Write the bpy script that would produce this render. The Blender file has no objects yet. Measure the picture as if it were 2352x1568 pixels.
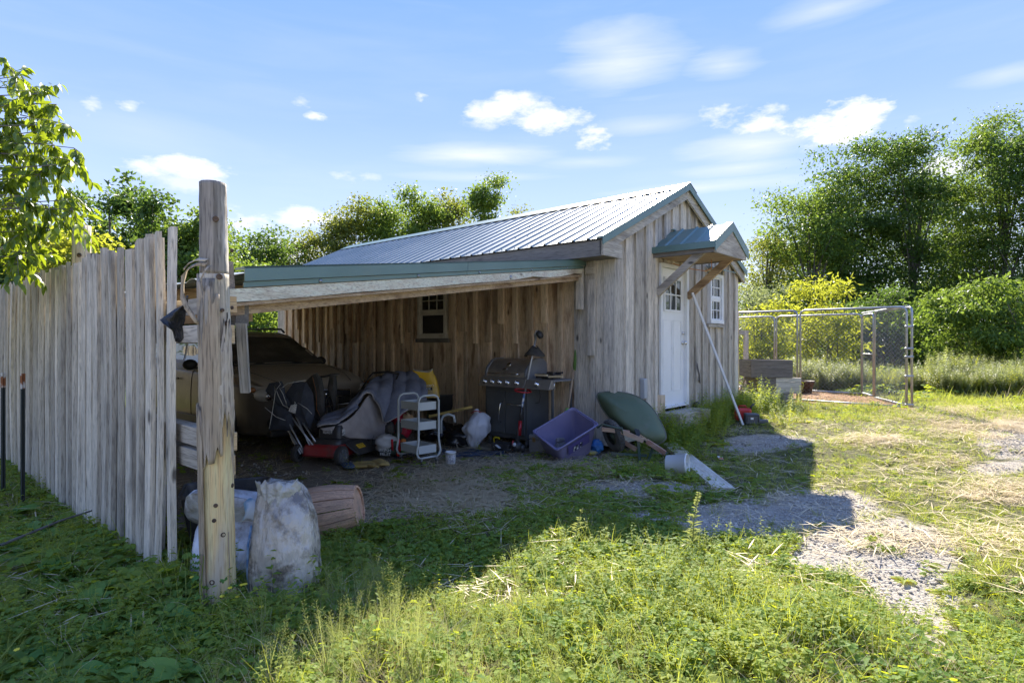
import bpy, math, random
import numpy as np
from mathutils import Vector, Matrix, Euler
R = math.radians
rnd = random.Random(11)
S = bpy.context.scene
COL = S.collection

# ------------------------------------------------------------------ camera
cd = bpy.data.cameras.new('camera'); cam = bpy.data.objects.new('camera', cd); COL.objects.link(cam)
cam.location = (0, 0, 1.4); cam.rotation_euler = (R(90), 0, 0)
cd.sensor_width = 36; cd.lens = 20.9; cd.clip_end = 900; cd.clip_start = 0.05
S.camera = cam
FP = 1366.0      # focal length in units of a 2352-wide picture

# ------------------------------------------------------------------ sky and sun
SUN_EL = R(39.6); SUN_AZ = R(6.7)       # azimuth measured from +Y towards +X
world = bpy.data.worlds.new('World'); S.world = world; world.use_nodes = True
def build_world():
    nt = world.node_tree; N = nt.nodes; L = nt.links
    N.clear()
    out = N.new('ShaderNodeOutputWorld'); bg = N.new('ShaderNodeBackground')
    L.new(bg.outputs[0], out.inputs[0])
    sky = N.new('ShaderNodeTexSky'); sky.sky_type = 'NISHITA'; sky.sun_disc = False
    sky.sun_elevation = SUN_EL; sky.sun_rotation = SUN_AZ
    sky.air_density = 1.0; sky.dust_density = 0.3; sky.ozone_density = 3.0; sky.altitude = 200
    def val(x):
        v = N.new('ShaderNodeValue'); v.outputs[0].default_value = x; return v.outputs[0]
    def mth(op, a, b=None, c=None, clamp=False):
        m = N.new('ShaderNodeMath'); m.operation = op; m.use_clamp = clamp
        for i, q in enumerate((a, b, c)):
            if q is None: continue
            if isinstance(q, (int, float)): m.inputs[i].default_value = q
            else: L.new(q, m.inputs[i])
        return m.outputs[0]
    tc = N.new('ShaderNodeTexCoord'); sep = N.new('ShaderNodeSeparateXYZ'); L.new(tc.outputs['Generated'], sep.inputs[0])
    az = mth('ARCTAN2', sep.outputs[0], sep.outputs[1]); el = mth('ARCSINE', sep.outputs[2])
    comb = N.new('ShaderNodeCombineXYZ'); L.new(az, comb.inputs[0]); L.new(mth('MULTIPLY', el, 2.2), comb.inputs[1])
    n1 = N.new('ShaderNodeTexNoise'); n1.inputs['Scale'].default_value = 9; n1.inputs['Detail'].default_value = 8; n1.inputs['Roughness'].default_value = .62
    L.new(comb.outputs[0], n1.inputs['Vector'])
    comb2 = N.new('ShaderNodeCombineXYZ'); L.new(mth('ADD', az, mth('MULTIPLY', el, -.35)), comb2.inputs[0]); L.new(mth('MULTIPLY', el, 7), comb2.inputs[1])
    n2 = N.new('ShaderNodeTexNoise'); n2.inputs['Scale'].default_value = 3.2; n2.inputs['Detail'].default_value = 7; n2.inputs['Roughness'].default_value = .55
    n2.inputs['Distortion'].default_value = .4
    L.new(comb2.outputs[0], n2.inputs['Vector'])
    # puffs (px, py, rx, ry, strength, noise sort)
    puffs = [(1150,250,75,26,.9,0),(1262,272,80,26,1.0,0),(1365,316,40,22,.95,0),(1925,272,120,38,1.35,0),(1760,277,60,24,1.0,0),(1655,265,45,22,.7,0),
             (440,388,75,24,1.0,0),(335,386,55,18,.8,0),(700,500,90,26,.9,0),(565,508,46,22,.9,0),(212,248,22,20,.7,0),(300,246,28,13,.6,0),
             (722,265,22,9,.8,0),(690,232,26,14,.45,0),(966,223,14,9,.8,0),(660,580,90,30,.8,0),(818,405,45,11,.45,0),(440,420,80,24,.5,0),(2170,385,60,22,.8,0),
             (1430,130,170,85,.62,1),(1665,150,110,38,.6,1),(1080,356,230,28,.62,1),(1730,335,190,40,.68,1),(1700,385,160,18,.45,1),(1600,432,320,16,.5,1),
             (1480,290,160,22,.35,1),(1120,408,230,14,.4,1),(1900,20,180,40,.45,1),(2300,170,190,34,.55,1),(330,300,260,60,.16,1),(1350,372,140,16,.35,1)]
    n3 = N.new('ShaderNodeTexNoise'); n3.inputs['Scale'].default_value = 30; n3.inputs['Detail'].default_value = 8; n3.inputs['Roughness'].default_value = .6; L.new(comb.outputs[0], n3.inputs['Vector'])
    tot = None
    for (px, py, rx, ry, st, k) in puffs:
        a = math.atan((px-1176)/FP); e = math.atan((784-py)/FP*math.cos(a))
        w = rx/FP*math.cos(a)**1.5; h = ry/FP*math.cos(a)
        if k == 0: w *= 1.15; h *= 1.25
        dx = mth('MULTIPLY', mth('SUBTRACT', az, a), 1/w); dy = mth('MULTIPLY', mth('SUBTRACT', el, e), 1/h)
        d = mth('SQRT', mth('ADD', mth('MULTIPLY', dx, dx), mth('MULTIPLY', dy, dy)))
        nn = (n1.outputs[0] if rx > 58 else n3.outputs[0]) if k == 0 else n2.outputs[0]
        g = mth('SUBTRACT', 1.0, d)
        f = mth('ADD', mth('MULTIPLY', g, .8 if k == 0 else .75), mth('MULTIPLY', mth('SUBTRACT', nn, .5), 3.4 if k == 0 else 1.6))
        f = mth('MULTIPLY', f, mth('MULTIPLY', mth('ADD', g, .55), 1.8, clamp=True))
        f = mth('MULTIPLY', f, (1.7 if rx > 58 else .95) if k == 0 else 1.0, clamp=True)
        f = mth('MULTIPLY', f, st, clamp=True)
        tot = f if tot is None else mth('MAXIMUM', tot, f)
    # thin veil everywhere, denser low down
    veil = mth('MULTIPLY', mth('MULTIPLY', mth('SUBTRACT', n2.outputs[0], .44), 1.2, clamp=True), .20)
    tot = mth('MAXIMUM', tot, veil)
    # air: the blue column evens the sky out around the sun, paler towards the horizon
    ramp = N.new('ShaderNodeValToRGB'); cr = ramp.color_ramp
    L.new(mth('MULTIPLY', mth('ABSOLUTE', el), 1/1.571), ramp.inputs[0])
    stops = [(0.0, (.78,.83,.88)), (.05, (.64,.73,.87)), (.12, (.46,.59,.88)), (.22, (.29,.435,.87)), (.34, (.185,.345,.86)), (1.0, (.17,.325,.84))]
    while len(cr.elements) < len(stops): cr.elements.new(.5)
    for q, (p, c) in zip(cr.elements, stops): q.position = p; q.color = (*c, 1)
    sc = N.new('ShaderNodeVectorMath'); sc.operation = 'SCALE'; L.new(ramp.outputs[0], sc.inputs[0]); sc.inputs[3].default_value = SKYK
    mix0 = N.new('ShaderNodeMix'); mix0.data_type = 'RGBA'; mix0.inputs[0].default_value = .985
    L.new(sky.outputs[0], mix0.inputs[6]); L.new(sc.outputs[0], mix0.inputs[7])
    mix = N.new('ShaderNodeMix'); mix.data_type = 'RGBA'; L.new(tot, mix.inputs[0]); L.new(mix0.outputs[2], mix.inputs[6])
    mix.inputs[7].default_value = (.86*SKYK, .85*SKYK, .87*SKYK, 1)
    L.new(mix.outputs[2], bg.inputs[0]); bg.inputs[1].default_value = SKYS
SKYK = 2.55; SKYS = .125
build_world()
sl = bpy.data.lights.new('sun', 'SUN'); sun = bpy.data.objects.new('sun', sl); COL.objects.link(sun)
sl.energy = 3.15; sl.angle = R(.55); sl.color = (1, .93, .80)
sd = Vector((math.sin(SUN_AZ)*math.cos(SUN_EL), math.cos(SUN_AZ)*math.cos(SUN_EL), math.sin(SUN_EL)))
sun.rotation_euler = sd.to_track_quat('Z', 'Y').to_euler()
S.view_settings.view_transform = 'Standard'; S.view_settings.look = 'None'
S.view_settings.exposure = 2.2; S.view_settings.gamma = 1.0
S.render.engine = 'CYCLES'
try:
    S.cycles.max_bounces = 8; S.cycles.transparent_max_bounces = 8; S.cycles.diffuse_bounces = 6
    S.cycles.sample_clamp_indirect = 6
except Exception: pass

# ------------------------------------------------------------------ cabin frame and terrain
TH = R(48.7)
CX, CY = 1.26, 7.4
uR = Vector((math.cos(TH), math.sin(TH), 0)); uL = Vector((-math.sin(TH), math.cos(TH), 0))
def W(t, s, z=0.0):                      # cabin coordinates -> world
    p = Vector((CX, CY, 0)) + uR*t + uL*s; p.z = z; return p
def inv(x, y):
    dx, dy = x-CX, y-CY
    return dx*uR.x+dy*uR.y, dx*uL.x+dy*uL.y
def sstep(a, b, x):
    q = np.clip((x-a)/(b-a), 0, 1); return q*q*(3-2*q)
def ghraw(x, y):
    x = np.asarray(x, float); y = np.asarray(y, float)
    t = (x-CX)*uR.x+(y-CY)*uR.y; s = (x-CX)*uL.x+(y-CY)*uL.y
    h = .17*sstep(-.2, 3.2, t)*sstep(3.5, 7.5, y)
    h = h + .25*sstep(18, 40, y)
    n = .012*np.sin(x*2.3+1.1*np.sin(y*1.7))+.010*np.sin(y*3.1+x*.9)+.008*np.sin(x*5.3-y*4.1)
    h = h + n
    # low mound of weeds at the lower right of the yard
    h = h + .10*np.exp(-(((x-.55)/1.1)**2+((y-2.5)/.75)**2))
    return h
def gh(x, y): return float(ghraw(x, y))
def gp(px, py):                          # point of the ground where the photograph shows it
    dx, dz = (px-1176)/FP, (784-py)/FP
    Y = 1.4/max(-dz, .004)
    for _ in range(12):
        Y = (1.4-gh(dx*Y, Y))/max(-dz, .004)
    return Vector((dx*Y, Y, gh(dx*Y, Y)))
def pt(px, py, Y):                       # point at distance Y
    return Vector(((px-1176)/FP*Y, Y, 1.4+(784-py)/FP*Y))

# ------------------------------------------------------------------ tagging and building
def tag(o, label=None, cat=None, group=None, kind=None):
    if label: o['label'] = label
    if cat: o['category'] = cat
    if group: o['group'] = group
    if kind: o['kind'] = kind
    return o
def thing(name, label, cat, loc=(0,0,0), rz=0.0, group=None, rot=None):
    o = bpy.data.objects.new(name, None); COL.objects.link(o); o.empty_display_size = .1
    o.location = loc; o.rotation_euler = rot if rot else (0, 0, rz)
    return tag(o, label, cat, group)
def link(name, me, parent=None, mat=None, loc=None, rot=None, kind=None, label=None):
    o = bpy.data.objects.new(name, me); COL.objects.link(o)
    if parent: o.parent = parent
    if loc is not None: o.location = loc
    if rot is not None: o.rotation_euler = rot
    if mat is not None and not me.materials: me.materials.append(mat)
    if kind: o['kind'] = kind
    if label: o['label'] = label
    return o
class MB:
    def __init__(s): s.v = []; s.f = []
    def add(s, vs, fs, M=None):
        b = len(s.v)
        for p in vs:
            p = Vector(p)
            s.v.append(M @ p if M is not None else p)
        s.f += [tuple(i+b for i in q) for q in fs]; return s
    def box(s, c, d, M=None, rot=None, j=0.0):
        x, y, z = d[0]/2, d[1]/2, d[2]/2
        vs = [Vector((a, b, e)) for a in (-x, x) for b in (-y, y) for e in (-z, z)]
        if j: vs = [p+Vector([rnd.uniform(-j, j) for _ in range(3)]) for p in vs]
        if rot is not None:
            rm = rot if isinstance(rot, Matrix) else Euler(rot).to_matrix()
            vs = [rm @ p for p in vs]
        c = Vector(c)
        return s.add([p+c for p in vs], [(0,1,3,2),(4,6,7,5),(0,4,5,1),(2,3,7,6),(0,2,6,4),(1,5,7,3)], M)
    def beam(s, a, b, w, h, up=Vector((0,0,1)), M=None, j=0.0):    # rectangular bar from a to b
        a, b = Vector(a), Vector(b); d = (b-a); n = d.normalized(); sd_ = n.cross(up)
        if sd_.length < 1e-4: sd_ = Vector((1,0,0))
        sd_.normalize(); u = sd_.cross(n)
        vs = []
        for q in (a, b):
            for i, k in ((-1,-1),(1,-1),(1,1),(-1,1)):
                vs.append(q+sd_*(i*w/2)+u*(k*h/2)+Vector([rnd.uniform(-j, j) for _ in range(3)]))
        return s.add(vs, [(3,2,1,0),(4,5,6,7),(0,1,5,4),(1,2,6,5),(2,3,7,6),(3,0,4,7)], M)
    def tube(s, pts, r, n=8, M=None, cap=True, closed=False):
        pts = [Vector(p) for p in pts]; m = len(pts)
        rs = r if isinstance(r, (list, tuple)) else [r]*m
        vs = []; fs = []; prev = None
        for i, p in enumerate(pts):
            if closed: d = pts[(i+1) % m]-pts[i-1]
            else: d = pts[min(i+1, m-1)]-pts[max(i-1, 0)]
            if d.length < 1e-7: d = Vector((0,0,1))
            d.normalize()
            if prev is None:
                prev = d.orthogonal().normalized()
            a = prev-d*prev.dot(d)
            if a.length < 1e-5: a = d.orthogonal()
            a.normalize(); prev = a; b = d.cross(a)
            for k in range(n):
                t = 2*math.pi*k/n; vs.append(p+(a*math.cos(t)+b*math.sin(t))*rs[i])
        for i in range(m if closed else m-1):
            for k in range(n):
                q = (k+1) % n; i2 = (i+1) % m
                fs.append((i*n+k, i*n+q, i2*n+q, i2*n+k))
        if cap and not closed:
            fs.append(tuple(reversed(range(n)))); fs.append(tuple(range((m-1)*n, m*n)))
        return s.add(vs, fs, M)
    def loft(s, rings, cap=True, M=None, closed=True):
        n = len(rings[0]); vs = [p for r in rings for p in r]; fs = []
        for i in range(len(rings)-1):
            for k in range(n if closed else n-1):
                q = (k+1) % n; fs.append((i*n+k, i*n+q, (i+1)*n+q, (i+1)*n+k))
        if cap and closed:
            fs.append(tuple(reversed(range(n)))); fs.append(tuple(range((len(rings)-1)*n, len(rings)*n)))
        return s.add(vs, fs, M)
    def lathe(s, prof, n=20, M=None, cap=False):     # profile (r, z)
        rings = [[Vector((r*math.cos(2*math.pi*k/n), r*math.sin(2*math.pi*k/n), z)) for k in range(n)] for r, z in prof]
        return s.loft(rings, cap, M)
    def grid(s, P, M=None, thick=0.0):
        n, m = len(P), len(P[0])
        P = [[Vector(q) for q in r] for r in P]
        fs = [(i*m+k, i*m+k+1, (i+1)*m+k+1, (i+1)*m+k) for i in range(n-1) for k in range(m-1)]
        if not thick: return s.add([q for r in P for q in r], fs, M)
        nv = []
        for i in range(n):
            for k in range(m):
                a = P[min(i+1,n-1)][k]-P[max(i-1,0)][k]; b = P[i][min(k+1,m-1)]-P[i][max(k-1,0)]
                c = a.cross(b); c = c.normalized() if c.length > 1e-9 else Vector((0,0,1))
                nv.append(P[i][k]-c*thick)
        b0 = n*m
        fs2 = [tuple(reversed([q+b0 for q in f])) for f in fs]
        edge = [i*m for i in range(n)]; e2 = [i*m+m-1 for i in range(n)]
        fs3 = [(edge[i], edge[i+1], edge[i+1]+b0, edge[i]+b0) for i in range(n-1)]
        fs3 += [(e2[i+1], e2[i], e2[i]+b0, e2[i+1]+b0) for i in range(n-1)]
        fs3 += [(k+1, k, k+b0, k+1+b0) for k in range(m-1)]
        fs3 += [((n-1)*m+k, (n-1)*m+k+1, (n-1)*m+k+1+b0, (n-1)*m+k+b0) for k in range(m-1)]
        return s.add([q for r in P for q in r]+nv, fs+fs2+fs3, M)
    def ell(s, c, d, n=12, m=8, M=None, f=None):     # ellipsoid with half sizes d
        rings = []
        for i in range(m+1):
            a = math.pi*(i+.02)/(m+.04)
            ring = []
            for k in range(n):
                b = 2*math.pi*k/n
                p = Vector((math.sin(a)*math.cos(b)*d[0], math.sin(a)*math.sin(b)*d[1], math.cos(a)*d[2]))
                if f: p = f(p)
                ring.append(p+Vector(c))
            rings.append(ring)
        return s.loft(rings, True, M)
    def prism(s, poly, a, b, M=None):                # polygon in xz, extruded along y from a to b
        n = len(poly)
        vs = [Vector((x, a, z)) for x, z in poly]+[Vector((x, b, z)) for x, z in poly]
        fs = [tuple(range(n)), tuple(reversed(range(n, 2*n)))]+[(i, i+n, (i+1) % n+n, (i+1) % n) for i in range(n)]
        return s.add(vs, fs, M)
    def mesh(s, smooth=False):
        me = bpy.data.meshes.new('m'); me.from_pydata([tuple(p) for p in s.v], [], s.f); me.update()
        if smooth:
            try: me.shade_smooth()
            except Exception: me.polygons.foreach_set('use_smooth', [True]*len(me.polygons))
        return me
    def build(s, name, mat=None, parent=None, smooth=False, loc=None, rot=None, bevel=0, kind=None, label=None, sub=0, auto=0):
        me = s.mesh(smooth or bool(auto))
        if auto:
            try: me.set_sharp_from_angle(angle=R(auto))
            except Exception: pass
        o = link(name, me, parent, mat, loc, rot, kind, label)
        if bevel:
            m = o.modifiers.new('b', 'BEVEL'); m.width = bevel; m.segments = 2; m.limit_method = 'ANGLE'; m.angle_limit = R(40)
        if sub:
            m = o.modifiers.new('s', 'SUBSURF'); m.levels = sub; m.render_levels = sub
        return o
def rotm(x=0, y=0, z=0): return Euler((R(x), R(y), R(z))).to_matrix().to_4x4()
def tr(x, y, z): return Matrix.Translation((x, y, z))
def copy_tree(o, parent=None):
    c = o.copy(); COL.objects.link(c)
    if parent: c.parent = parent
    for ch in list(o.children): copy_tree(ch, c)
    return c
def text(st, size, parent, M, mat, name='lettering', ext=.0006):
    cu = bpy.data.curves.new('t', 'FONT'); cu.body = st; cu.size = size; cu.align_x = 'CENTER'; cu.align_y = 'CENTER'; cu.extrude = ext
    o = bpy.data.objects.new('t', cu); COL.objects.link(o)
    dg = bpy.context.evaluated_depsgraph_get()
    me = bpy.data.meshes.new_from_object(o.evaluated_get(dg)); COL.objects.unlink(o); bpy.data.objects.remove(o)
    me.transform(M); me.materials.clear()
    return link(name, me, parent, mat)
def frame(o, x, y):                      # matrix with origin o, local x towards x, local y towards y
    x = Vector(x).normalized(); y = Vector(y); z = x.cross(y).normalized(); y = z.cross(x)
    return Matrix(((x.x, y.x, z.x, o[0]), (x.y, y.y, z.y, o[1]), (x.z, y.z, z.z, o[2]), (0,0,0,1)))

# ------------------------------------------------------------------ materials
def nodes(m):
    m.use_nodes = True; nt = m.node_tree; return nt, nt.nodes, nt.links, nt.nodes['Principled BSDF']
def sety(n, k, v):
    try: n.inputs[k].default_value = v
    except Exception: pass
def c4(c): return (c[0], c[1], c[2], 1)
MATS = {}
def mat(name, c, c2=None, rough=.6, metal=0, ns=4, detail=5, bump=0, bs=60, stretch=(1,1,1), spec=.5, lo=.35, hi=.65, dirt=None, ds=2.5, dlo=.5, dhi=.7,
        var=0.0, rv=0.0, coat=0, alpha=1, trans=0, emit=None):
    m = bpy.data.materials.new(name); nt, N, L, P = nodes(m)
    sety(P, 'Base Color', c4(c)); sety(P, 'Roughness', rough); sety(P, 'Metallic', metal); sety(P, 'Specular IOR Level', spec)
    if coat: sety(P, 'Coat Weight', coat); sety(P, 'Coat Roughness', .15)
    if trans: sety(P, 'Transmission Weight', trans)
    tc = N.new('ShaderNodeTexCoord'); oi = N.new('ShaderNodeObjectInfo')
    off = N.new('ShaderNodeVectorMath'); off.operation = 'ADD'
    ml = N.new('ShaderNodeMath'); ml.operation = 'MULTIPLY'; L.new(oi.outputs['Random'], ml.inputs[0]); ml.inputs[1].default_value = 37.0
    L.new(tc.outputs['Object'], off.inputs[0]); L.new(ml.outputs[0], off.inputs[1])
    mp = N.new('ShaderNodeVectorMath'); mp.operation = 'MULTIPLY'; L.new(off.outputs[0], mp.inputs[0]); mp.inputs[1].default_value = stretch
    col = None
    if c2 is not None:
        n = N.new('ShaderNodeTexNoise'); n.inputs['Scale'].default_value = ns; n.inputs['Detail'].default_value = detail; L.new(mp.outputs[0], n.inputs['Vector'])
        r = N.new('ShaderNodeMapRange'); r.inputs[1].default_value = lo; r.inputs[2].default_value = hi; L.new(n.outputs[0], r.inputs[0])
        x = N.new('ShaderNodeMix'); x.data_type = 'RGBA'; L.new(r.outputs[0], x.inputs[0]); x.inputs[6].default_value = c4(c); x.inputs[7].default_value = c4(c2)
        col = x.outputs[2]
        if rv:
            r2 = N.new('ShaderNodeMapRange'); L.new(n.outputs[0], r2.inputs[0]); r2.inputs[1].default_value = .3; r2.inputs[2].default_value = .7
            r2.inputs[3].default_value = max(0, rough-rv); r2.inputs[4].default_value = min(1, rough+rv); L.new(r2.outputs[0], P.inputs['Roughness'])
    if dirt is not None:
        n = N.new('ShaderNodeTexNoise'); n.inputs['Scale'].default_value = ds; n.inputs['Detail'].default_value = 8; n.inputs['Roughness'].default_value = .65
        L.new(off.outputs[0], n.inputs['Vector'])
        r = N.new('ShaderNodeMapRange'); r.inputs[1].default_value = dlo; r.inputs[2].default_value = dhi; L.new(n.outputs[0], r.inputs[0])
        x = N.new('ShaderNodeMix'); x.data_type = 'RGBA'; L.new(r.outputs[0], x.inputs[0]); x.inputs[7].default_value = c4(dirt)
        if col: L.new(col, x.inputs[6])
        else: x.inputs[6].default_value = c4(c)
        col = x.outputs[2]
    if var:
        h = N.new('ShaderNodeHueSaturation'); r = N.new('ShaderNodeMapRange'); L.new(oi.outputs['Random'], r.inputs[0]); r.inputs[3].default_value = 1-var; r.inputs[4].default_value = 1+var
        L.new(r.outputs[0], h.inputs['Value'])
        if col: L.new(col, h.inputs['Color'])
        else: h.inputs['Color'].default_value = c4(c)
        col = h.outputs[0]
    if col: L.new(col, P.inputs['Base Color'])
    if bump:
        n = N.new('ShaderNodeTexNoise'); n.inputs['Scale'].default_value = bs; n.inputs['Detail'].default_value = 4; L.new(mp.outputs[0], n.inputs['Vector'])
        b = N.new('ShaderNodeBump'); b.inputs['Strength'].default_value = min(1, bump); b.inputs['Distance'].default_value = .01*max(1, bump); L.new(n.outputs[0], b.inputs['Height']); L.new(b.outputs[0], P.inputs['Normal'])
    if emit:
        sety(P, 'Emission Color', c4(emit[0])); sety(P, 'Emission Strength', emit[1])
    return m
WK = (1.14, 1.10, 1.03)
def wood(name, ca, cb, dark, axis='z', stain=None, stlo=.52, sthi=.68, knot=True, rough=.85, var=.18, grain=34, crack=.0, bump=.5):
    m = bpy.data.materials.new(name); nt, N, L, P = nodes(m); sety(P, 'Roughness', rough); sety(P, 'Specular IOR Level', .25)
    ca, cb = [tuple(min(.72, q*k) for q, k in zip(c, WK)) for c in (ca, cb)]; pass
    st = {'z': (1,1,.05), 'x': (.05,1,1), 'y': (1,.05,1)}[axis]
    st2 = {'z': (1,1,.22), 'x': (.22,1,1), 'y': (1,.22,1)}[axis]
    tc = N.new('ShaderNodeTexCoord'); oi = N.new('ShaderNodeObjectInfo')
    ml = N.new('ShaderNodeMath'); ml.operation = 'MULTIPLY'; L.new(oi.outputs['Random'], ml.inputs[0]); ml.inputs[1].default_value = 53.0
    off = N.new('ShaderNodeVectorMath'); off.operation = 'ADD'; L.new(tc.outputs['Object'], off.inputs[0]); L.new(ml.outputs[0], off.inputs[1])
    def scl(v, s):
        q = N.new('ShaderNodeVectorMath'); q.operation = 'MULTIPLY'; L.new(v, q.inputs[0]); q.inputs[1].default_value = s; return q.outputs[0]
    def noise(v, s, d=4, ro=.55, dist=0):
        q = N.new('ShaderNodeTexNoise'); q.inputs['Scale'].default_value = s; q.inputs['Detail'].default_value = d; q.inputs['Roughness'].default_value = ro
        q.inputs['Distortion'].default_value = dist; L.new(v, q.inputs['Vector']); return q.outputs[0]
    def rng(v, a, b, c=0, d=1):
        q = N.new('ShaderNodeMapRange'); L.new(v, q.inputs[0]); q.inputs[1].default_value = a; q.inputs[2].default_value = b; q.inputs[3].default_value = c; q.inputs[4].default_value = d; return q.outputs[0]
    def mix(f, a, b):
        q = N.new('ShaderNodeMix'); q.data_type = 'RGBA'
        if isinstance(f, float): q.inputs[0].default_value = f
        else: L.new(f, q.inputs[0])
        for i, k in ((6, a), (7, b)):
            if isinstance(k, tuple): q.inputs[i].default_value = c4(k)
            else: L.new(k, q.inputs[i])
        return q.outputs[2]
    g = noise(scl(off.outputs[0], st), grain, 6, .62, .3)
    col = mix(rng(g, .36, .64), ca, cb)
    big = noise(scl(off.outputs[0], st2), 7, 5)
    if stain: col = mix(rng(big, stlo, sthi), col, stain)
    fine = noise(scl(off.outputs[0], st), grain*4.5, 3)
    col = mix(rng(fine, .50, .70, 0, .75), col, dark)
    if knot:
        v = N.new('ShaderNodeTexVoronoi'); v.inputs['Scale'].default_value = 4.6; st3 = {'z': (1,1,.42), 'x': (.42,1,1), 'y': (1,.42,1)}[axis]
        L.new(scl(off.outputs[0], st3), v.inputs['Vector'])
        col = mix(rng(v.outputs['Distance'], .045, .11, .9, 0), col, tuple(k*.55 for k in dark))
    h = N.new('ShaderNodeHueSaturation'); L.new(rng(oi.outputs['Random'], 0, 1, 1-var, 1+var), h.inputs['Value']); L.new(col, h.inputs['Color'])
    L.new(h.outputs[0], P.inputs['Base Color'])
    b = N.new('ShaderNodeBump'); b.inputs['Strength'].default_value = bump; b.inputs['Distance'].default_value = .006; L.new(g, b.inputs['Height'])
    b2 = N.new('ShaderNodeBump'); b2.inputs['Strength'].default_value = bump*.7; b2.inputs['Distance'].default_value = .003; L.new(fine, b2.inputs['Height']); L.new(b.outputs[0], b2.inputs['Normal'])
    L.new(b2.outputs[0], P.inputs['Normal'])
    return m
def leafmat(name, g1, g2, tcol, tw=.45, gloss=.25, attr=None, rough=.45):
    m = bpy.data.materials.new(name); nt, N, L, P = nodes(m); out = N['Material Output']
    sety(P, 'Roughness', rough); sety(P, 'Specular IOR Level', gloss)
    x = N.new('ShaderNodeMix'); x.data_type = 'RGBA'; x.inputs[6].default_value = c4(g1); x.inputs[7].default_value = c4(g2)
    if attr:
        a = N.new('ShaderNodeAttribute'); a.attribute_name = attr; f = a.outputs['Fac']
    else:
        oi = N.new('ShaderNodeObjectInfo'); ge = N.new('ShaderNodeNewGeometry'); nz = N.new('ShaderNodeTexNoise'); nz.inputs['Scale'].default_value = 1.6; nz.inputs['Detail'].default_value = 4
        L.new(ge.outputs['Position'], nz.inputs['Vector']); mr = N.new('ShaderNodeMapRange'); L.new(nz.outputs[0], mr.inputs[0]); mr.inputs[1].default_value = .35; mr.inputs[2].default_value = .65; mr.inputs[3].default_value = -.35; mr.inputs[4].default_value = .45
        ma = N.new('ShaderNodeMath'); ma.operation = 'ADD'; ma.use_clamp = True; L.new(oi.outputs['Random'], ma.inputs[0]); L.new(mr.outputs[0], ma.inputs[1]); f = ma.outputs[0]
    L.new(f, x.inputs[0]); L.new(x.outputs[2], P.inputs['Base Color'])
    t = N.new('ShaderNodeBsdfTranslucent'); y = N.new('ShaderNodeMix'); y.data_type = 'RGBA'
    y.inputs[6].default_value = c4(tcol); y.inputs[7].default_value = c4([min(1, k*1.25) for k in tcol[:2]]+[tcol[2]]); L.new(f, y.inputs[0]); L.new(y.outputs[2], t.inputs[0])
    s = N.new('ShaderNodeMixShader'); s.inputs[0].default_value = tw; L.new(P.outputs[0], s.inputs[1]); L.new(t.outputs[0], s.inputs[2]); L.new(s.outputs[0], out.inputs[0])
    return m

G_Z = wood('grey_wood', (.56,.52,.45), (.41,.375,.32), (.13,.115,.095), 'z', stain=(.27,.245,.205), stlo=.55, sthi=.72, var=.27)
G_X = wood('grey_wood_x', (.52,.49,.42), (.36,.335,.29), (.14,.125,.105), 'x', stain=(.28,.25,.21))
G_Y = wood('grey_wood_y', (.48,.44,.38), (.32,.29,.25), (.12,.105,.09), 'y', stain=(.24,.21,.18))
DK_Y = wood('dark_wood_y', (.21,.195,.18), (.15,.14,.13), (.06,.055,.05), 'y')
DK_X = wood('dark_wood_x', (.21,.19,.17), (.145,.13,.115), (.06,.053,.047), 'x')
BR_Z = wood('brown_wood', (.63,.515,.375), (.50,.385,.265), (.19,.125,.08), 'z', stain=(.31,.20,.12), stlo=.53, sthi=.66, var=.30)
BR_X = wood('brown_wood_x', (.52,.40,.27), (.36,.26,.17), (.15,.095,.06), 'x', stain=(.24,.15,.09))
BR_Y = wood('brown_wood_y', (.46,.35,.23), (.32,.23,.15), (.13,.085,.055), 'y', stain=(.22,.14,.09))
FN_Z = wood('fence_wood', (.59,.545,.46), (.44,.40,.335), (.14,.12,.10), 'z', stain=(.28,.25,.205), stlo=.54, sthi=.70, var=.26, grain=46, bump=.8)
PALE = wood('pale_wood', (.76,.58,.33), (.64,.45,.23), (.36,.23,.12), 'z', stain=(.52,.43,.31), stlo=.48, sthi=.62, var=.05, knot=False, bump=.35)
WHITE = mat('white_paint', (.78,.78,.76), (.70,.70,.67), rough=.45, ns=6, dirt=(.5,.48,.42), ds=3, dlo=.62, dhi=.8)
GREENM = mat('green_metal', (.10,.175,.155), (.12,.20,.18), rough=.38, ns=3, spec=.6, dirt=(.14,.18,.15), ds=1.4, dlo=.55, dhi=.85)
ROOFM = mat('roof_metal', (.19,.235,.235), (.24,.28,.28), rough=.42, ns=1.2, spec=.8, metal=.15, dirt=(.33,.35,.34), ds=.9, dlo=.45, dhi=.8)
GALV = mat('galvanised', (.42,.43,.44), (.30,.31,.32), rough=.45, metal=.75, ns=8, dirt=(.22,.16,.12), ds=2.2, dlo=.66, dhi=.72)
BLACKP = mat('black_plastic', (.034,.033,.032), (.05,.047,.044), rough=.42, ns=5, dirt=(.14,.12,.095), ds=4, dlo=.5, dhi=.85)
RUBBER = mat('rubber', (.045,.042,.039), (.09,.08,.065), rough=.85, ns=7)
INTER = mat('interior_dark', (.03,.026,.022), rough=.95)
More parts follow.
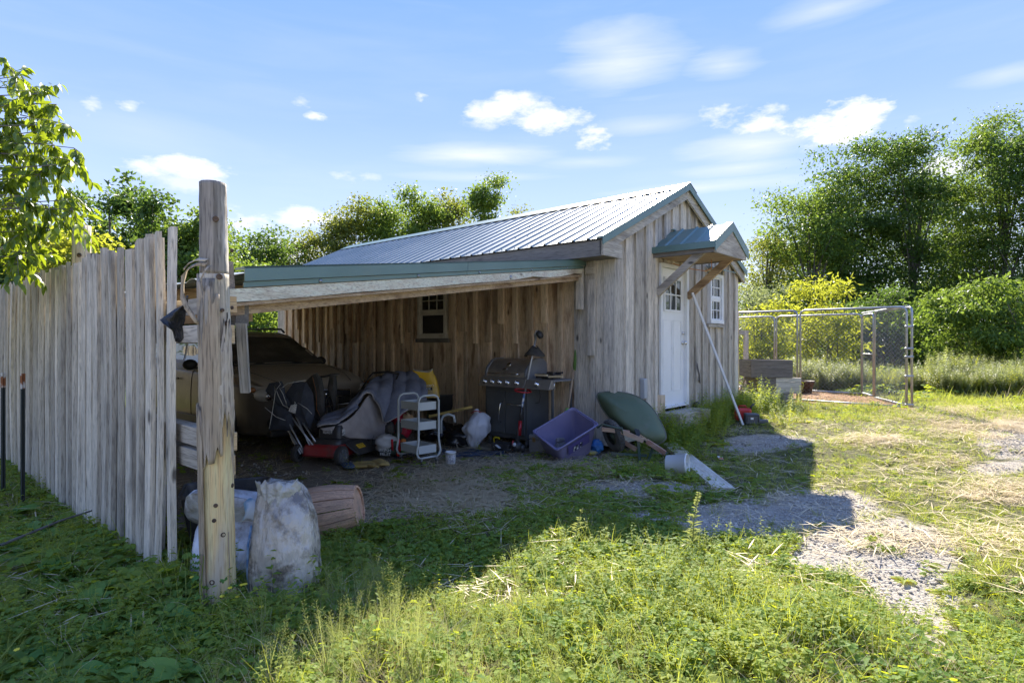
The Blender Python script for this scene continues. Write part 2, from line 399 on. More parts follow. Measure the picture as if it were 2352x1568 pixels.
# ------------------------------------------------------------------ ground
def blob(px, py, rx, ry):
    c = gp(px, py); a = gp(px, py-ry*.98); b = gp(px, py+ry)
    return (c.x, c.y, rx/FP*c.y, max(.05, (a.y-c.y)), max(.05, (c.y-b.y)))
def field(blobs, x, y):
    o = np.zeros_like(x)
    for cx, cy, rx, ra, rb in blobs:
        v = y-cy; u = (x-cx-cx/cy*v)/rx; v = np.where(v > 0, v/ra, v/rb)
        o = np.maximum(o, 1.35-np.sqrt(u*u+v*v))
    return o
GRAV = [blob(*q) for q in [(1860,1180,165,58),(1990,1265,205,85),(2080,1370,125,85),(2140,1440,70,50),(2170,1500,40,25),(1700,1195,150,48),(1480,1190,60,20),(1420,1120,110,18),
        (1760,1018,110,20),(2340,1010,90,48),(2290,1075,80,14),(2040,1010,40,8),(1560,1120,60,14),(1750,1290,60,20)]]
DIRT = [blob(*q) for q in [(700,1075,260,40),(1200,1050,300,42),(860,1180,150,38),(1010,1150,230,60),(620,1015,150,20),(30,1350,70,90),(1120,1000,300,40),(1000,1000,400,30),(620,1115,70,25)]]
STRAW = [blob(*q) for q in [(1030,1130,190,62),(1190,1100,220,42),(1080,1180,150,26),(1330,1080,170,25),(2300,960,120,26),(2280,1010,70,24),(1340,1075,60,10)]]
DRY = [blob(*q) for q in [(2250,960,200,50),(2050,1240,120,40),(1850,1330,150,30),(2250,1250,160,40),(1990,1010,110,20),(2160,1060,100,20),(2300,1130,120,30)]]
KEN = [W(4.33,-4.0)]
K_NR = Vector((7.2, 10.8, 0)); K_D = Vector((-.715, .70, 0)); K_BR = Vector((8.0, 13.6, 0)); K_S = (K_BR-K_NR)
def kenmask(x, y):
    dx, dy = x-K_NR.x, y-K_NR.y
    det = K_D.x*K_S.y-K_D.y*K_S.x
    a = (dx*K_S.y-dy*K_S.x)/det; b = (K_D.x*dy-K_D.y*dx)/det
    return np.minimum(np.minimum(a+.3, 5.3-a)*1.4, np.minimum(b+.12, 1.06-b)*4)
def vnoise(x, y, f, seed=0):
    r = np.random.default_rng(seed); o = np.zeros_like(x)
    for k in range(6):
        a = r.uniform(0, 6.28); fr = f*(1+.6*k); ph = r.uniform(0, 6.28)
        o += np.sin((x*math.cos(a)+y*math.sin(a))*fr+ph+1.3*np.sin((x*math.sin(a*2)-y*math.cos(a*2))*fr*.7+ph*2))/(1+.5*k)
    return o/3.0
def incabin(x, y, m=0.0):
    t = (x-CX)*uR.x+(y-CY)*uR.y; s = (x-CX)*uL.x+(y-CY)*uL.y
    return (t > -m) & (t < 4.0+m) & (s > -m) & (s < 8.45+m)
def onplank(x, y):
    a = gp(1520, 1008); b = gp(1680, 1131); d = (b-a).normalized(); L_ = (b-a).length
    u = (x-a.x)*d.x+(y-a.y)*d.y; v = -(x-a.x)*d.y+(y-a.y)*d.x
    return (u > -.1) & (u < L_+.05) & (np.abs(v) < .13)
def underlean(x, y):
    t = (x-CX)*uR.x+(y-CY)*uR.y; s = (x-CX)*uL.x+(y-CY)*uL.y
    return (t < 0) & (t > -4.85) & (s > .5) & (s < 8.2)
def build_ground():
    n = 420
    q = np.linspace(-1, 1, n); g = np.sinh(q*5.2)/math.sinh(5.2)*260
    X, Y = np.meshgrid(g+.5, g+6.0, indexing='xy')
    x = X.ravel(); y = Y.ravel(); z = ghraw(x, y)
    v = np.stack([x, y, z], 1)
    i = np.arange(n*n).reshape(n, n)
    f = np.stack([i[:-1,:-1], i[:-1,1:], i[1:,1:], i[1:,:-1]], -1).reshape(-1, 4)
    me = fast_mesh(v, f, True)
    def at(nm, a):
        A = me.attributes.new(nm, 'FLOAT', 'POINT'); A.data.foreach_set('value', np.clip(a, -1, 2).astype(np.float32))
    bounce_gravel = np.clip(np.minimum((.9+.5*np.sin(x*.35)-y)*.6, 1.2), -1, 1.2)*((np.abs(x) < 26) & (y > -30))  # unseen pale gravel behind the camera, added to bounce warm light forward
    at('gravel', np.maximum(field(GRAV, x, y), bounce_gravel)); at('dirt', np.maximum(field(DIRT, x, y), np.where(underlean(x, y), .7, 0)))
    at('dry', np.maximum(field(DRY, x, y), field(STRAW, x, y))); at('chips', kenmask(x, y))
    m = bpy.data.materials.new('ground'); nt, N, L, P = nodes(m); sety(P, 'Roughness', .95); sety(P, 'Specular IOR Level', .15)
    geo = N.new('ShaderNodeNewGeometry')
    def noise(s, d=6, ro=.6):
        k = N.new('ShaderNodeTexNoise'); k.inputs['Scale'].default_value = s; k.inputs['Detail'].default_value = d; k.inputs['Roughness'].default_value = ro; L.new(geo.outputs['Position'], k.inputs['Vector']); return k.outputs[0]
    def rng(a, lo, hi, c=0, d=1):
        k = N.new('ShaderNodeMapRange'); L.new(a, k.inputs[0]); k.inputs[1].default_value = lo; k.inputs[2].default_value = hi; k.inputs[3].default_value = c; k.inputs[4].default_value = d; return k.outputs[0]
    def mix(f, a, b):
        k = N.new('ShaderNodeMix'); k.data_type = 'RGBA'; L.new(f, k.inputs[0])
        for j, w in ((6, a), (7, b)):
            if isinstance(w, tuple): k.inputs[j].default_value = c4(w)
            else: L.new(w, k.inputs[j])
        return k.outputs[2]
    def add(a, b, kk):
        k = N.new('ShaderNodeMath'); k.operation = 'MULTIPLY_ADD'; L.new(b, k.inputs[0]); k.inputs[1].default_value = kk; L.new(a, k.inputs[2]); return k.outputs[0]
    def attr(nm):
        a = N.new('ShaderNodeAttribute'); a.attribute_name = nm; return a.outputs['Fac']
    nb = noise(.9); nm_ = noise(7); nf = noise(60, 4); nf2 = noise(160, 3, .7)
    soil = mix(rng(nm_, .35, .65), (.15,.13,.075), (.09,.105,.045))
    soil = mix(rng(nf, .45, .6), soil, (.12,.115,.05))
    grass_far = mix(rng(nm_, .35, .65), (.19,.22,.06), (.30,.27,.11))
    sepp = N.new('ShaderNodeSeparateXYZ'); L.new(geo.outputs['Position'], sepp.inputs[0])
    soil = mix(rng(sepp.outputs[1], 9, 22), soil, grass_far)
    dirt = mix(rng(nf, .35, .62), (.33,.27,.19), (.21,.17,.115)); dirt = mix(rng(nf2, .55, .7), dirt, (.42,.38,.31))
    edge = add(nm_, nf, .35)
    col = mix(rng(add(attr('dirt'), edge, .7), .78, .95), soil, dirt)
    dry = mix(rng(nf, .4, .6), (.52,.40,.24), (.34,.27,.15))
    col = mix(rng(add(attr('dry'), edge, .7), .95, 1.25, 0, .55), col, dry)
    v = N.new('ShaderNodeTexVoronoi'); v.inputs['Scale'].default_value = 55; L.new(geo.outputs['Position'], v.inputs['Vector'])
    v2 = N.new('ShaderNodeTexVoronoi'); v2.inputs['Scale'].default_value = 120; L.new(geo.outputs['Position'], v2.inputs['Vector'])
    sx = N.new('ShaderNodeSeparateColor'); L.new(v.outputs['Color'], sx.inputs[0])
    sx2 = N.new('ShaderNodeSeparateColor'); L.new(v2.outputs['Color'], sx2.inputs[0])
    grav = mix(sx.outputs[0], (.28,.25,.21), (.47,.425,.365)); grav = mix(rng(sx2.outputs[0], .4, 1), grav, (.41,.365,.30)); grav = mix(rng(nb, .4, .62, 0, .5), grav, (.48,.41,.31))
    col = mix(rng(add(attr('gravel'), edge, .7), .72, .86), col, grav)
    chips = mix(rng(nf, .4, .6), (.50,.30,.16), (.30,.17,.09)); chips = mix(rng(nf2, .5, .62), chips, (.62,.44,.27))
    col = mix(rng(add(attr('chips'), nm_, .2), .12, .22), col, chips)
    L.new(col, P.inputs['Base Color'])
    b = N.new('ShaderNodeBump'); b.inputs['Distance'].default_value = .012; b.inputs['Strength'].default_value = .8; L.new(v.outputs['Distance'], b.inputs['Height'])
    b2 = N.new('ShaderNodeBump'); b2.inputs['Distance'].default_value = .03; b2.inputs['Strength'].default_value = .8; L.new(nf, b2.inputs['Height']); L.new(b.outputs[0], b2.inputs['Normal'])
    L.new(b2.outputs[0], P.inputs['Normal'])
    link('ground', me, None, m, kind='structure')
def fast_mesh(v, f, smooth=False):
    v = np.ascontiguousarray(v, np.float32); f = np.ascontiguousarray(f, np.int32); k = f.shape[1]
    me = bpy.data.meshes.new('m'); me.vertices.add(len(v)); me.vertices.foreach_set('co', v.ravel())
    me.loops.add(f.size); me.loops.foreach_set('vertex_index', f.ravel())
    me.polygons.add(len(f)); me.polygons.foreach_set('loop_start', np.arange(0, f.size, k, dtype=np.int32)); me.polygons.foreach_set('loop_total', np.full(len(f), k, np.int32))
    me.polygons.foreach_set('use_smooth', np.full(len(f), smooth, bool))
    me.update(calc_edges=True); me.validate(); return me
build_ground()

# ------------------------------------------------------------------ trees
def basis(d):
    a = np.cross(d, np.array([0, 0, 1.0])+1e-3); a /= np.linalg.norm(a, axis=1, keepdims=True)+1e-9
    return a, np.cross(a, d)
def leaf_quads(c, d, L_, Wd, r, fold=.25):
    """folded leaf: 6 vertices, 2 quads"""
    n = len(c); a, b = basis(d); an = r.uniform(0, 6.28, n)[:, None]
    w = a*np.cos(an)+b*np.sin(an); u = np.cross(w, d)
    L_ = L_[:, None]; Wd = Wd[:, None]
    v = np.stack([c, c+d*L_*.45+w*Wd*.5+u*Wd*fold, c+d*L_, c+d*L_*.45-w*Wd*.5+u*Wd*fold], 1).reshape(-1, 3)
    i = np.arange(n)[:, None]*4
    return v, i+np.array([0, 1, 2, 3])
LEAFM = {
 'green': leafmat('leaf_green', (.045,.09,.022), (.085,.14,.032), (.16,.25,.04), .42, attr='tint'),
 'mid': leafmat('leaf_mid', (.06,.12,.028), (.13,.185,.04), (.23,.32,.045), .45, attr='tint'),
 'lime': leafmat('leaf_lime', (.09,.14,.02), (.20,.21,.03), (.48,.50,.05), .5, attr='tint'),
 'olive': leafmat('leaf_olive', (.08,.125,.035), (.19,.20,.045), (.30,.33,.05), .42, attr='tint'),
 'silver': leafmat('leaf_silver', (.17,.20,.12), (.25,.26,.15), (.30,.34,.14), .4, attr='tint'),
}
BARK = mat('bark', (.10,.085,.07), (.17,.155,.14), rough=.9, ns=9, stretch=(1,1,.25), bump=1.5, bs=14)
def tree(name, label, cat, loc, H, blobs, nleaf, lsize, lm='green', group=None, seed=0, trunk_r=.11, K=70, spread=.34, yellow=.15, droop=.2, limbs=14, aspect=.5, stems=1):
    """blobs: ellipsoids (x, y, z, rx, ry, rz) relative to the foot that together bound the crown"""
    r = np.random.default_rng(seed); B = np.array(blobs, float)
    vol = B[:, 3]*B[:, 4]*B[:, 5]; vol = vol**.55; pick = r.choice(len(B), K, p=vol/vol.sum())
    d = r.normal(size=(K, 3)); d /= np.linalg.norm(d, axis=1, keepdims=True)
    rad = r.uniform(.25, 1, K)**.55
    cc = B[pick, :3]+d*B[pick, 3:]*rad[:, None]
    cc[:, 2] = np.maximum(cc[:, 2], .25)
    per = r.dirichlet(np.full(K, 3.0))*nleaf
    own = np.repeat(np.arange(K), np.maximum(3, per.astype(int))); n = len(own)
    sp = spread*r.uniform(.6, 1.35, K)
    off = r.normal(size=(n, 3))*sp[own][:, None]*np.array([1.2, 1.2, .5])
    c = cc[own]+off
    c[:, 2] = np.maximum(c[:, 2], .03)
    dd = r.normal(size=(n, 3)); dd += off/(sp[own][:, None]+.01)*.5; dd[:, 2] -= droop*2
    dd /= np.linalg.norm(dd, axis=1, keepdims=True)
    L_ = lsize*r.uniform(.55, 1.4, n)*r.uniform(.75, 1.3, K)[own]; v, f = leaf_quads(c, dd, L_, L_*aspect, r)
    t = thing(name, label, cat, loc, 0, group)
    me = fast_mesh(v, f); A = me.attributes.new('tint', 'FLOAT', 'FACE')
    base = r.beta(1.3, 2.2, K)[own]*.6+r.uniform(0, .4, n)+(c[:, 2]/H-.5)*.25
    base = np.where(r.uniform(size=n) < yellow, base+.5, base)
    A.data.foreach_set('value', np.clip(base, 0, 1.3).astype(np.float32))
    link('crown', me, t, LEAFM[lm])
    m = MB(); tips = cc[np.argsort(-cc[:, 2])]
    rr = random.Random(seed)
    for sidx in range(stems):
        bx = Vector((0,0,-.1)) if stems == 1 else Vector((rr.uniform(-.5,.5), rr.uniform(-.4,.4), -.1))
        top = Vector((B[0, 0]+rr.uniform(-.3,.3)*(stems > 1)*2, B[0, 1], H*.86))
        pts = [bx]; 
        for k in range(1, 8):
            q = k/7; p = bx.lerp(top, q); p.x += rr.uniform(-.05,.05)*H*.1; p.y += rr.uniform(-.05,.05)*H*.1; pts.append(p)
        tr_ = trunk_r/(1 if stems == 1 else 1.5)
        m.tube(pts, [tr_*(1-.87*k/7) for k in range(8)], 7)
        for k in range(limbs//stems):
            tp = Vector(cc[rr.randrange(K)]); i = max(1, min(6, int((tp.z/H)*7*rr.uniform(.45, .8)))); a = pts[i]
            if tp.z < a.z-.3: continue
            mid = a.lerp(tp, .5)+Vector((rr.uniform(-.1,.1), rr.uniform(-.1,.1), .12)); r0 = tr_*(1-.87*i/7)*.55
            m.tube([a, mid, tp], [r0, r0*.6, .012], 5, cap=False)
    m.build('trunk', BARK, t, True)
    return t
def blobset(H, Rx, seed, n=9, base=.18, shape='round'):
    r = random.Random(seed); o = []
    for k in range(n):
        q = (k+.5)/n; z = H*(base+(1-base)*q*.93)
        if shape == 'round': w = math.sin(math.pi*min(1, (q*.83+.15)))**.7
        elif shape == 'cone': w = (1.02-q)**.85
        elif shape == 'tall': w = .55+.45*math.sin(math.pi*q)
        else: w = .5+.6*q
        w *= Rx*r.uniform(.75, 1.1)
        a = r.uniform(0, 6.28); e = Rx*.28*r.random()
        o.append((math.cos(a)*e, math.sin(a)*e, z, w, w*.9, H/n*.75))
    # a few shoots that break the outline
    for k in range(0 if shape == 'cone' else 4):
        a = r.uniform(0, 6.28); o.append((math.cos(a)*Rx*.5, math.sin(a)*Rx*.5, H*r.uniform(.82, .97), Rx*.22, Rx*.22, H*.08))
    return o
def plant_tree(px, toppx, Y, Rx, **k):
    X = (px-1176)/FP*Y; z0 = gh(X, Y); H = 1.4+(784-toppx)/FP*Y-z0
    shape = k.pop('shape', 'round'); nb = k.pop('nb', 9); base = k.pop('base', .18)
    return tree(k.pop('name', 'tree'), k.pop('label'), k.pop('cat', 'tree'), (X, Y, z0), H, blobset(H, Rx, k.get('seed', 0), nb, base, shape), **k)
def build_trees():
    # the wood on the right
    g = 'broadleaf trees on the right'
    sp = [(1762,520,25,1.25,'olive','slim airy tree with pale leaves, leftmost of the trees right of the cabin','tall',5200,.13,.10),
          (1858,415,24,1.9,'mid','dark green rounded tree standing behind the left half of the dog kennel','round',16500,.14,.05),
          (1945,345,25,2.2,'green','tall dark green tree rising behind the gate of the dog kennel','round',21000,.14,.05),
          (2085,300,24,2.3,'green','tallest of the dark trees just right of the dog kennel, with a pointed top','round',22500,.14,.05),
          (2190,395,26,2.0,'mid','lower tree filling the dip between the two tall trees at right','round',16500,.14,.12),
          (2290,235,23,2.0,'mid','very tall yellow-green tree with thin brownish top twigs at the right edge','tall',19500,.13,.3),
          (2400,245,22,2.3,'green','tall dense tree cut off by the right edge of the photo','round',18000,.14,.15),
          (2560,300,24,2.6,'green','tall tree outside the right edge of the photo beyond the edge tree','round',8000,.16,.15),
          (1815,560,28,1.6,'olive','pale small-leaved tree seen between the slim tree and the rounded dark tree','tall',6000,.13,.2)]
    for i, (px, tp, Y, rx, lm, lb, sh, n, ls, ye) in enumerate(sp):
        Y, rx, ls = Y*1.5, rx*1.5, ls*1.4
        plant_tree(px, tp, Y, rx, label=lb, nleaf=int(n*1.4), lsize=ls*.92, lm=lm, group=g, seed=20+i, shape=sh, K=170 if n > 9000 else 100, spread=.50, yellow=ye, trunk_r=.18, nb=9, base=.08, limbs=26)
    sh = [(1745,655,17,1.0,'silver','pale silvery leaved shrub against the cabin corner behind the kennel',5200,.075,.2),
          (1760,700,15.8,.75,'lime','smaller lime yellow peach tree behind the left end of the kennel',4200,.12,.35),
          (1885,640,17,1.15,'lime','bright lime yellow peach tree in the middle behind the kennel',6500,.13,.35),
          (2035,655,19.5,1.1,'green','dark shrub with shining leaves behind the kennel gate',5200,.10,.05),
          (2215,640,16.5,1.15,'mid','broad glossy green shrub in front of the wood at right',9000,.12,.2),
          (2345,655,16,1.2,'mid','low green shrub at the right edge in front of the wood',5500,.12,.2),
          (1960,700,20,1.2,'green','low dark bush filling the gap behind the kennel back corner',5000,.12,.05),
          (2130,700,19,1.2,'green','low dark bush right of the kennel under the tallest tree',5000,.12,.05)]
    for i, (px, tp, Y, rx, lm, lb, n, ls, ye) in enumerate(sh):
        Y, rx, ls = Y*1.24, rx*1.24, ls*1.15
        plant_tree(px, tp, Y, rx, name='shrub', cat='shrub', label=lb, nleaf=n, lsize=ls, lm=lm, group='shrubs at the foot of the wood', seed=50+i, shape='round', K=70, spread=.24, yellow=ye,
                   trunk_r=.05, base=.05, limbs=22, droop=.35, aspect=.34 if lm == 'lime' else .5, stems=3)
    # poplars behind the cabin roof
    bk = [(655,575,30,1.1,'olive',3000,'short poplar just right of the round dark tree'),
          (710,520,30,1.25,'olive',4200,'small gappy poplar left of the taller poplars behind the roof'),
          (800,462,30,1.6,'olive',8000,'yellowish poplar where the cabin roof begins to rise'),
          (875,447,31,1.6,'mid',7600,'tall green poplar second from the left above the roof'),
          (955,445,30,1.7,'mid',8400,'yellow-green poplar in the middle of the row'),
          (1030,448,31,1.35,'olive',6000,'poplar at the right end of the row left of the solitary one'),
          (1112,398,29,1.35,'mid',8500,'solitary taller poplar standing apart above the roof ridge'),
          (1185,470,32,.7,'olive',1200,'small twiggy poplar tip just showing over the ridge')]
    for i, (px, tp, Y, rx, lm, n, lb) in enumerate(bk):
        plant_tree(px, tp, Y, rx, name='poplar_tree', cat='tree', label=lb, nleaf=int(n*2.1), lsize=.14, lm=lm, group='poplars behind the cabin', seed=70+i, shape='round' if i == 6 else 'tall', K=230, spread=.25, yellow=.3, trunk_r=.09, base=.12, limbs=26, aspect=.6)
    lf = [(575,530,27,2.5,'green',17000,'round dark green tree between the tall log post and the poplars','round',.05),
          (447,425,19,1.75,'mid',17000,'pointed maple beside the tall log post','cone',.3),
          (362,418,19,1.9,'green',19000,'pointed maple second to the left of the tall log post','cone',.25),
          (275,378,20,2.5,'green',26000,'tallest pointed maple above the wooden fence','cone',.15),
          (190,420,21,2.6,'green',22000,'dark maple left of the tallest pointed maple','cone',.2),
          (150,520,16,1.3,'lime',7000,'small bright maple low over the fence near the short log post','round',.3),
          (90,520,19,2.0,'green',9000,'dark tree behind the near branches at left','round',.1),
          (-40,470,18,2.2,'green',8000,'dark tree at the left edge behind the near branches','round',.1),
          (500,520,22,2.2,'mid',14000,'low maple seen just behind the tall log post','round',.2),
          (620,640,22,1.7,'mid',8000,'leafy tree seen through the open back of the lean-to','round',.25),
          (560,660,19,1.2,'mid',6000,'low tree behind the dusty car, seen under the roof edge','round',.2)]
    for i, (px, tp, Y, rx, lm, n, lb, sh_, ye) in enumerate(lf):
        nm = 'maple_tree' if sh_ == 'cone' else 'tree'
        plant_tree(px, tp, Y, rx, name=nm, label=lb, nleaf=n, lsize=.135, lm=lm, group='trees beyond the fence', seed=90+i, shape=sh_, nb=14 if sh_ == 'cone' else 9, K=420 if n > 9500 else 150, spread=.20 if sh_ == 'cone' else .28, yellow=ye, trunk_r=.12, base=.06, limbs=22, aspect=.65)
    # the far wood that reads as one mass
    r = np.random.default_rng(5); pts = []; 
    for k in range(260):
        a = R(-62)+R(124)*(k+.5)/260; D = 50+r.uniform(-2, 4); pts.append((math.sin(a)*D, math.cos(a)*D, r.uniform(.4, 4.2)))
    cc = np.array(pts); own = np.repeat(np.arange(260), 150); n = len(own)
    c = cc[own]+r.normal(size=(n, 3))*np.array([1.2, .8, 1.1]); c[:, 2] = np.abs(c[:, 2])
    dd = r.normal(size=(n, 3)); dd /= np.linalg.norm(dd, axis=1, keepdims=True); Ls = r.uniform(.25, .45, n)
    v, f = leaf_quads(c, dd, Ls, Ls*.6, r); me = fast_mesh(v, f); A = me.attributes.new('tint', 'FLOAT', 'FACE'); A.data.foreach_set('value', r.beta(1.5, 3, n).astype(np.float32))
    o = link('far_wood', me, None, LEAFM['green'], kind='stuff'); tag(o, 'dark green far undergrowth behind all the trees', 'undergrowth')
build_trees()

# near tree with big leaves at the left edge
def leaf_mesh(L_, Wd, seg=4, curl=.25, fold=.22, seed=0):
    m = MB(); rr = random.Random(seed); P = []
    for i in range(seg+1):
        q = i/seg; w = Wd*.5*max(.03, math.sin(math.pi*min(.98, q**.8)))*(1.05 if i else .1)
        x = L_*q; z = -curl*L_*q*q
        P.append([(x, w, z+w*fold), (x, 0, z), (x, -w, z+w*fold)])
    m.grid(P); return m
NEARM = leafmat('leaf_near', (.055,.12,.02), (.14,.20,.02), (.34,.42,.02), .42, gloss=.5, rough=.35)
NEARS = leafmat('leaf_near_far', (.055,.12,.02), (.14,.20,.02), (.34,.42,.02), .42, gloss=.5, rough=.35, attr='tint')
def near_tree():
    base = Vector((-6.6, 5.2, 0)); t = thing('leafy_tree', 'near tree with large bright yellow-green leaves hanging in from the left edge', 'tree', base)
    m = MB(); rr = random.Random(3)
    m.tube([(0,0,-.1),(.05,0,1),(.1,-.05,2),(.25,-.1,3.2),(.5,-.1,4.2)], [.13,.11,.1,.075,.04], 10)
    ends = []
    # twig ends given by where the leaf sprays hang: (px, py, distance)
    sprays = [(40,175,4.9),(95,215,4.8),(150,285,4.7),(175,375,4.6),(120,330,4.8),(60,270,5.0),(20,230,5.0),(30,330,4.8),(90,400,4.7),(150,460,4.7),(165,480,4.6),(110,470,4.9),(60,450,4.6),
              (20,420,4.8),(15,500,4.7),(60,530,4.7),(100,520,4.9),(40,590,4.6),(10,570,4.8),(60,580,4.8),(-30,300,5),(-40,420,5),(-30,520,4.8),(-60,220,5.1),(-80,350,4.9),(-70,480,5),(5,140,5.2),
              (130,240,4.9),(100,300,5),(30,380,5.2),(75,350,5.1),(130,400,4.8),(30,460,5.1),(170,340,4.9),(120,280,5.1),(70,200,5.1),(140,430,5.0),(50,490,5.1),(90,560,5.0),(20,540,5.1),(45,610,4.7),(10,350,4.9),(50,400,5.0),(100,360,4.7),(15,280,4.9),(160,500,4.9),(35,240,4.8),(-100,600,4.9),(-110,150,5.2),(-140,300,5.3),(-150,450,5.3)]
    lpos = []
    for (px, py, Y) in sprays:
        e = pt(px, py, Y)-base
        a = Vector((.1+.06*(e.z-2), -.05, max(1.6, min(4.0, e.z-.5+rr.uniform(-.5,.3)))))
        mid = a.lerp(e, .55)+Vector((0, rr.uniform(-.1,.1), .14+rr.uniform(0,.12)))
        pts = [a, a.lerp(mid,.55)+Vector((0,0,.05)), mid, mid.lerp(e,.5)+Vector((0,0,.05)), e]
        m.tube(pts, [.02,.014,.009,.006,.003], 5, cap=False)
        for b in range(14):
            q = .15+.85*b/10; i = min(3, int(q*4)); s0 = pts[i].lerp(pts[i+1], q*4-i if q < 1 else 1)
            tip = s0+Vector((rr.uniform(-.16,.16), rr.uniform(-.2,.2), rr.uniform(-.24,.08)))
            m.tube([s0, s0.lerp(tip,.5)+Vector((0,0,.015)), tip], [.003,.0025,.0015], 3, cap=False)
            for k in range(12):
                f = .1+.9*k/11; lpos.append((s0.lerp(tip, f)+Vector((0,0,.012*math.sin(3*f))), tip-s0))
    m.build('trunk', BARK, t, True)
    protos = [leaf_mesh(.088, .036, 3, .3, .25, i).mesh(True) for i in range(3)]
    for p in protos: p.materials.append(NEARM)
    rr.shuffle(lpos)
    def mtx(p, d):
        d = d.normalized(); side = Vector((rr.gauss(0,1), rr.gauss(0,1), rr.gauss(0,.4))); v = (d*.5+side*.55+Vector((0,0,-.55))).normalized()
        q = v.to_track_quat('X', 'Z'); return Matrix.Translation(p) @ q.to_matrix().to_4x4() @ Matrix.Rotation(rr.uniform(-.9,.9), 4, 'X') @ Matrix.Scale(rr.uniform(.7,1.2), 4)
    # those on the frame side show largest
    lpos.sort(key=lambda a: -(a[0].x))
    big = [a for a in lpos if a[0].x > 2.05]; step = max(1, len(big)//290); idx = set(id(a) for a in big[::step][:290])
    V = []; F = []; T = []; base_v = np.array([tuple(q.co) for q in protos[0].vertices]); base_f = np.array([tuple(q.vertices) for q in protos[0].polygons])
    for i, a in enumerate(lpos):
        M_ = mtx(*a)
        if id(a) in idx:
            o = bpy.data.objects.new('leaf', protos[i % 3]); COL.objects.link(o); o.parent = t; o.matrix_local = M_
        else:
            Mn = np.array(M_); V.append(base_v @ Mn[:3,:3].T+Mn[:3,3]); F.append(base_f+len(base_v)*(len(V)-1)); T += [rr.random()**1.5]*len(base_f)
    me = fast_mesh(np.concatenate(V), np.concatenate(F), True); A = me.attributes.new('tint', 'FLOAT', 'FACE'); A.data.foreach_set('value', np.array(T, np.float32))
    link('foliage', me, t, NEARS, kind='stuff')
near_tree()

# ------------------------------------------------------------------ ground cover
GM = {
 'grass': leafmat('grass', (.13,.20,.05), (.30,.32,.09), (.46,.50,.07), .45, gloss=.12, rough=.65),
 'clover': leafmat('clover', (.10,.20,.045), (.21,.29,.065), (.48,.54,.035), .45, gloss=.16, rough=.6),
 'weed': leafmat('weed', (.11,.20,.045), (.25,.30,.065), (.56,.56,.035), .47, gloss=.14, rough=.6),
 'pale': leafmat('pale_weed', (.22,.25,.12), (.36,.35,.19), (.38,.42,.12), .42),
 'dry': leafmat('dry_stalk', (.58,.47,.29), (.70,.58,.38), (.5,.4,.2), .2),
 'stone': mat('pebble', (.30,.27,.23), (.50,.45,.38), rough=.9, ns=3, var=.4, lo=.4, hi=.6),
}
def strip(m, p, d, up, L_, w, seg=3, bend=.5, tip=True):
    p = Vector(p); d = Vector(d).normalized(); s_ = d.cross(Vector(up)); s_ = s_.normalized() if s_.length > 1e-5 else Vector((1,0,0)); P = []
    for i in range(seg+1):
        q = i/seg; ww = w*(1-q*.92)*.5 if tip else w*math.sin(math.pi*(.08+.88*q))*.5
        P.append([p-s_*ww, p+s_*ww])
        d = (d+Vector((0,0,-1))*bend/seg).normalized(); p = p+d*L_/seg
    m.grid(P)
def pr_grass(seed, n=16, h=.11, sp=.06, w=.0045, bend=.7):
    rr = random.Random(seed); m = MB()
    for k in range(n):
        a = rr.uniform(0, 6.28); e = rr.random()*sp; d = Vector((math.cos(a)*rr.uniform(.1,.9), math.sin(a)*rr.uniform(.1,.9), 1))
        strip(m, (math.cos(a)*e, math.sin(a)*e, -.01), d, (math.sin(a*3),math.cos(a*2),.2), h*rr.uniform(.5,1.4), w*rr.uniform(.7,1.3), 3, bend*rr.uniform(.4,1.6))
    return m
def disc(m, c, nrm, r_, n=6):
    nrm = Vector(nrm).normalized(); a = nrm.orthogonal().normalized(); b = nrm.cross(a); c = Vector(c)
    m.add([c]+[c+(a*math.cos(6.2832*k/n)+b*math.sin(6.2832*k/n))*r_+nrm*r_*.15 for k in range(n)], [(0, k+1, (k+1) % n+1) for k in range(n)])
def pr_clover(seed, n=11, h=.06, sp=.08, r_=.014):
    rr = random.Random(seed); m = MB()
    for k in range(n):
        a = rr.uniform(0, 6.28); e = math.sqrt(rr.random())*sp; p = Vector((math.cos(a)*e, math.sin(a)*e, h*rr.uniform(.35,1.2)))
        strip(m, (p.x*.7, p.y*.7, -.01), p-Vector((p.x*.7, p.y*.7, -.01)), (1,0,.1), p.z+.01, .002, 1, 0, True)
        nn = Vector((rr.uniform(-.5,.5), rr.uniform(-.5,.5), 1)); b0 = rr.uniform(0, 6.28)
        for j in range(3):
            b = b0+j*2.094; disc(m, p+Vector((math.cos(b), math.sin(b), 0))*r_*.95, nn+Vector((math.cos(b), math.sin(b), 0))*.3, r_*rr.uniform(.8,1.1), 5)
    return m
def pr_broad(seed, n=8, L_=.13, w=.04, lift=.9):
    rr = random.Random(seed); m = MB()
    for k in range(n):
        a = 6.28*k/n+rr.uniform(-.4,.4); l = L_*rr.uniform(.6,1.25); d = Vector((math.cos(a), math.sin(a), rr.uniform(.4,1.3)*lift)).normalized(); P = []; p = Vector((0,0,-.01)); s_ = d.cross(Vector((0,0,1))).normalized()
        for i in range(6):
            q = i/5; ww = w*.5*max(.06, math.sin(math.pi*min(.97, q**.75+.02)))*rr.uniform(.88,1.12); up = s_.cross(d)
            P.append([p-s_*ww+up*ww*.35, p, p+s_*ww+up*ww*.35]); d = (d+Vector((0,0,-.26))).normalized(); p = p+d*l/5
        m.grid(P)
    return m
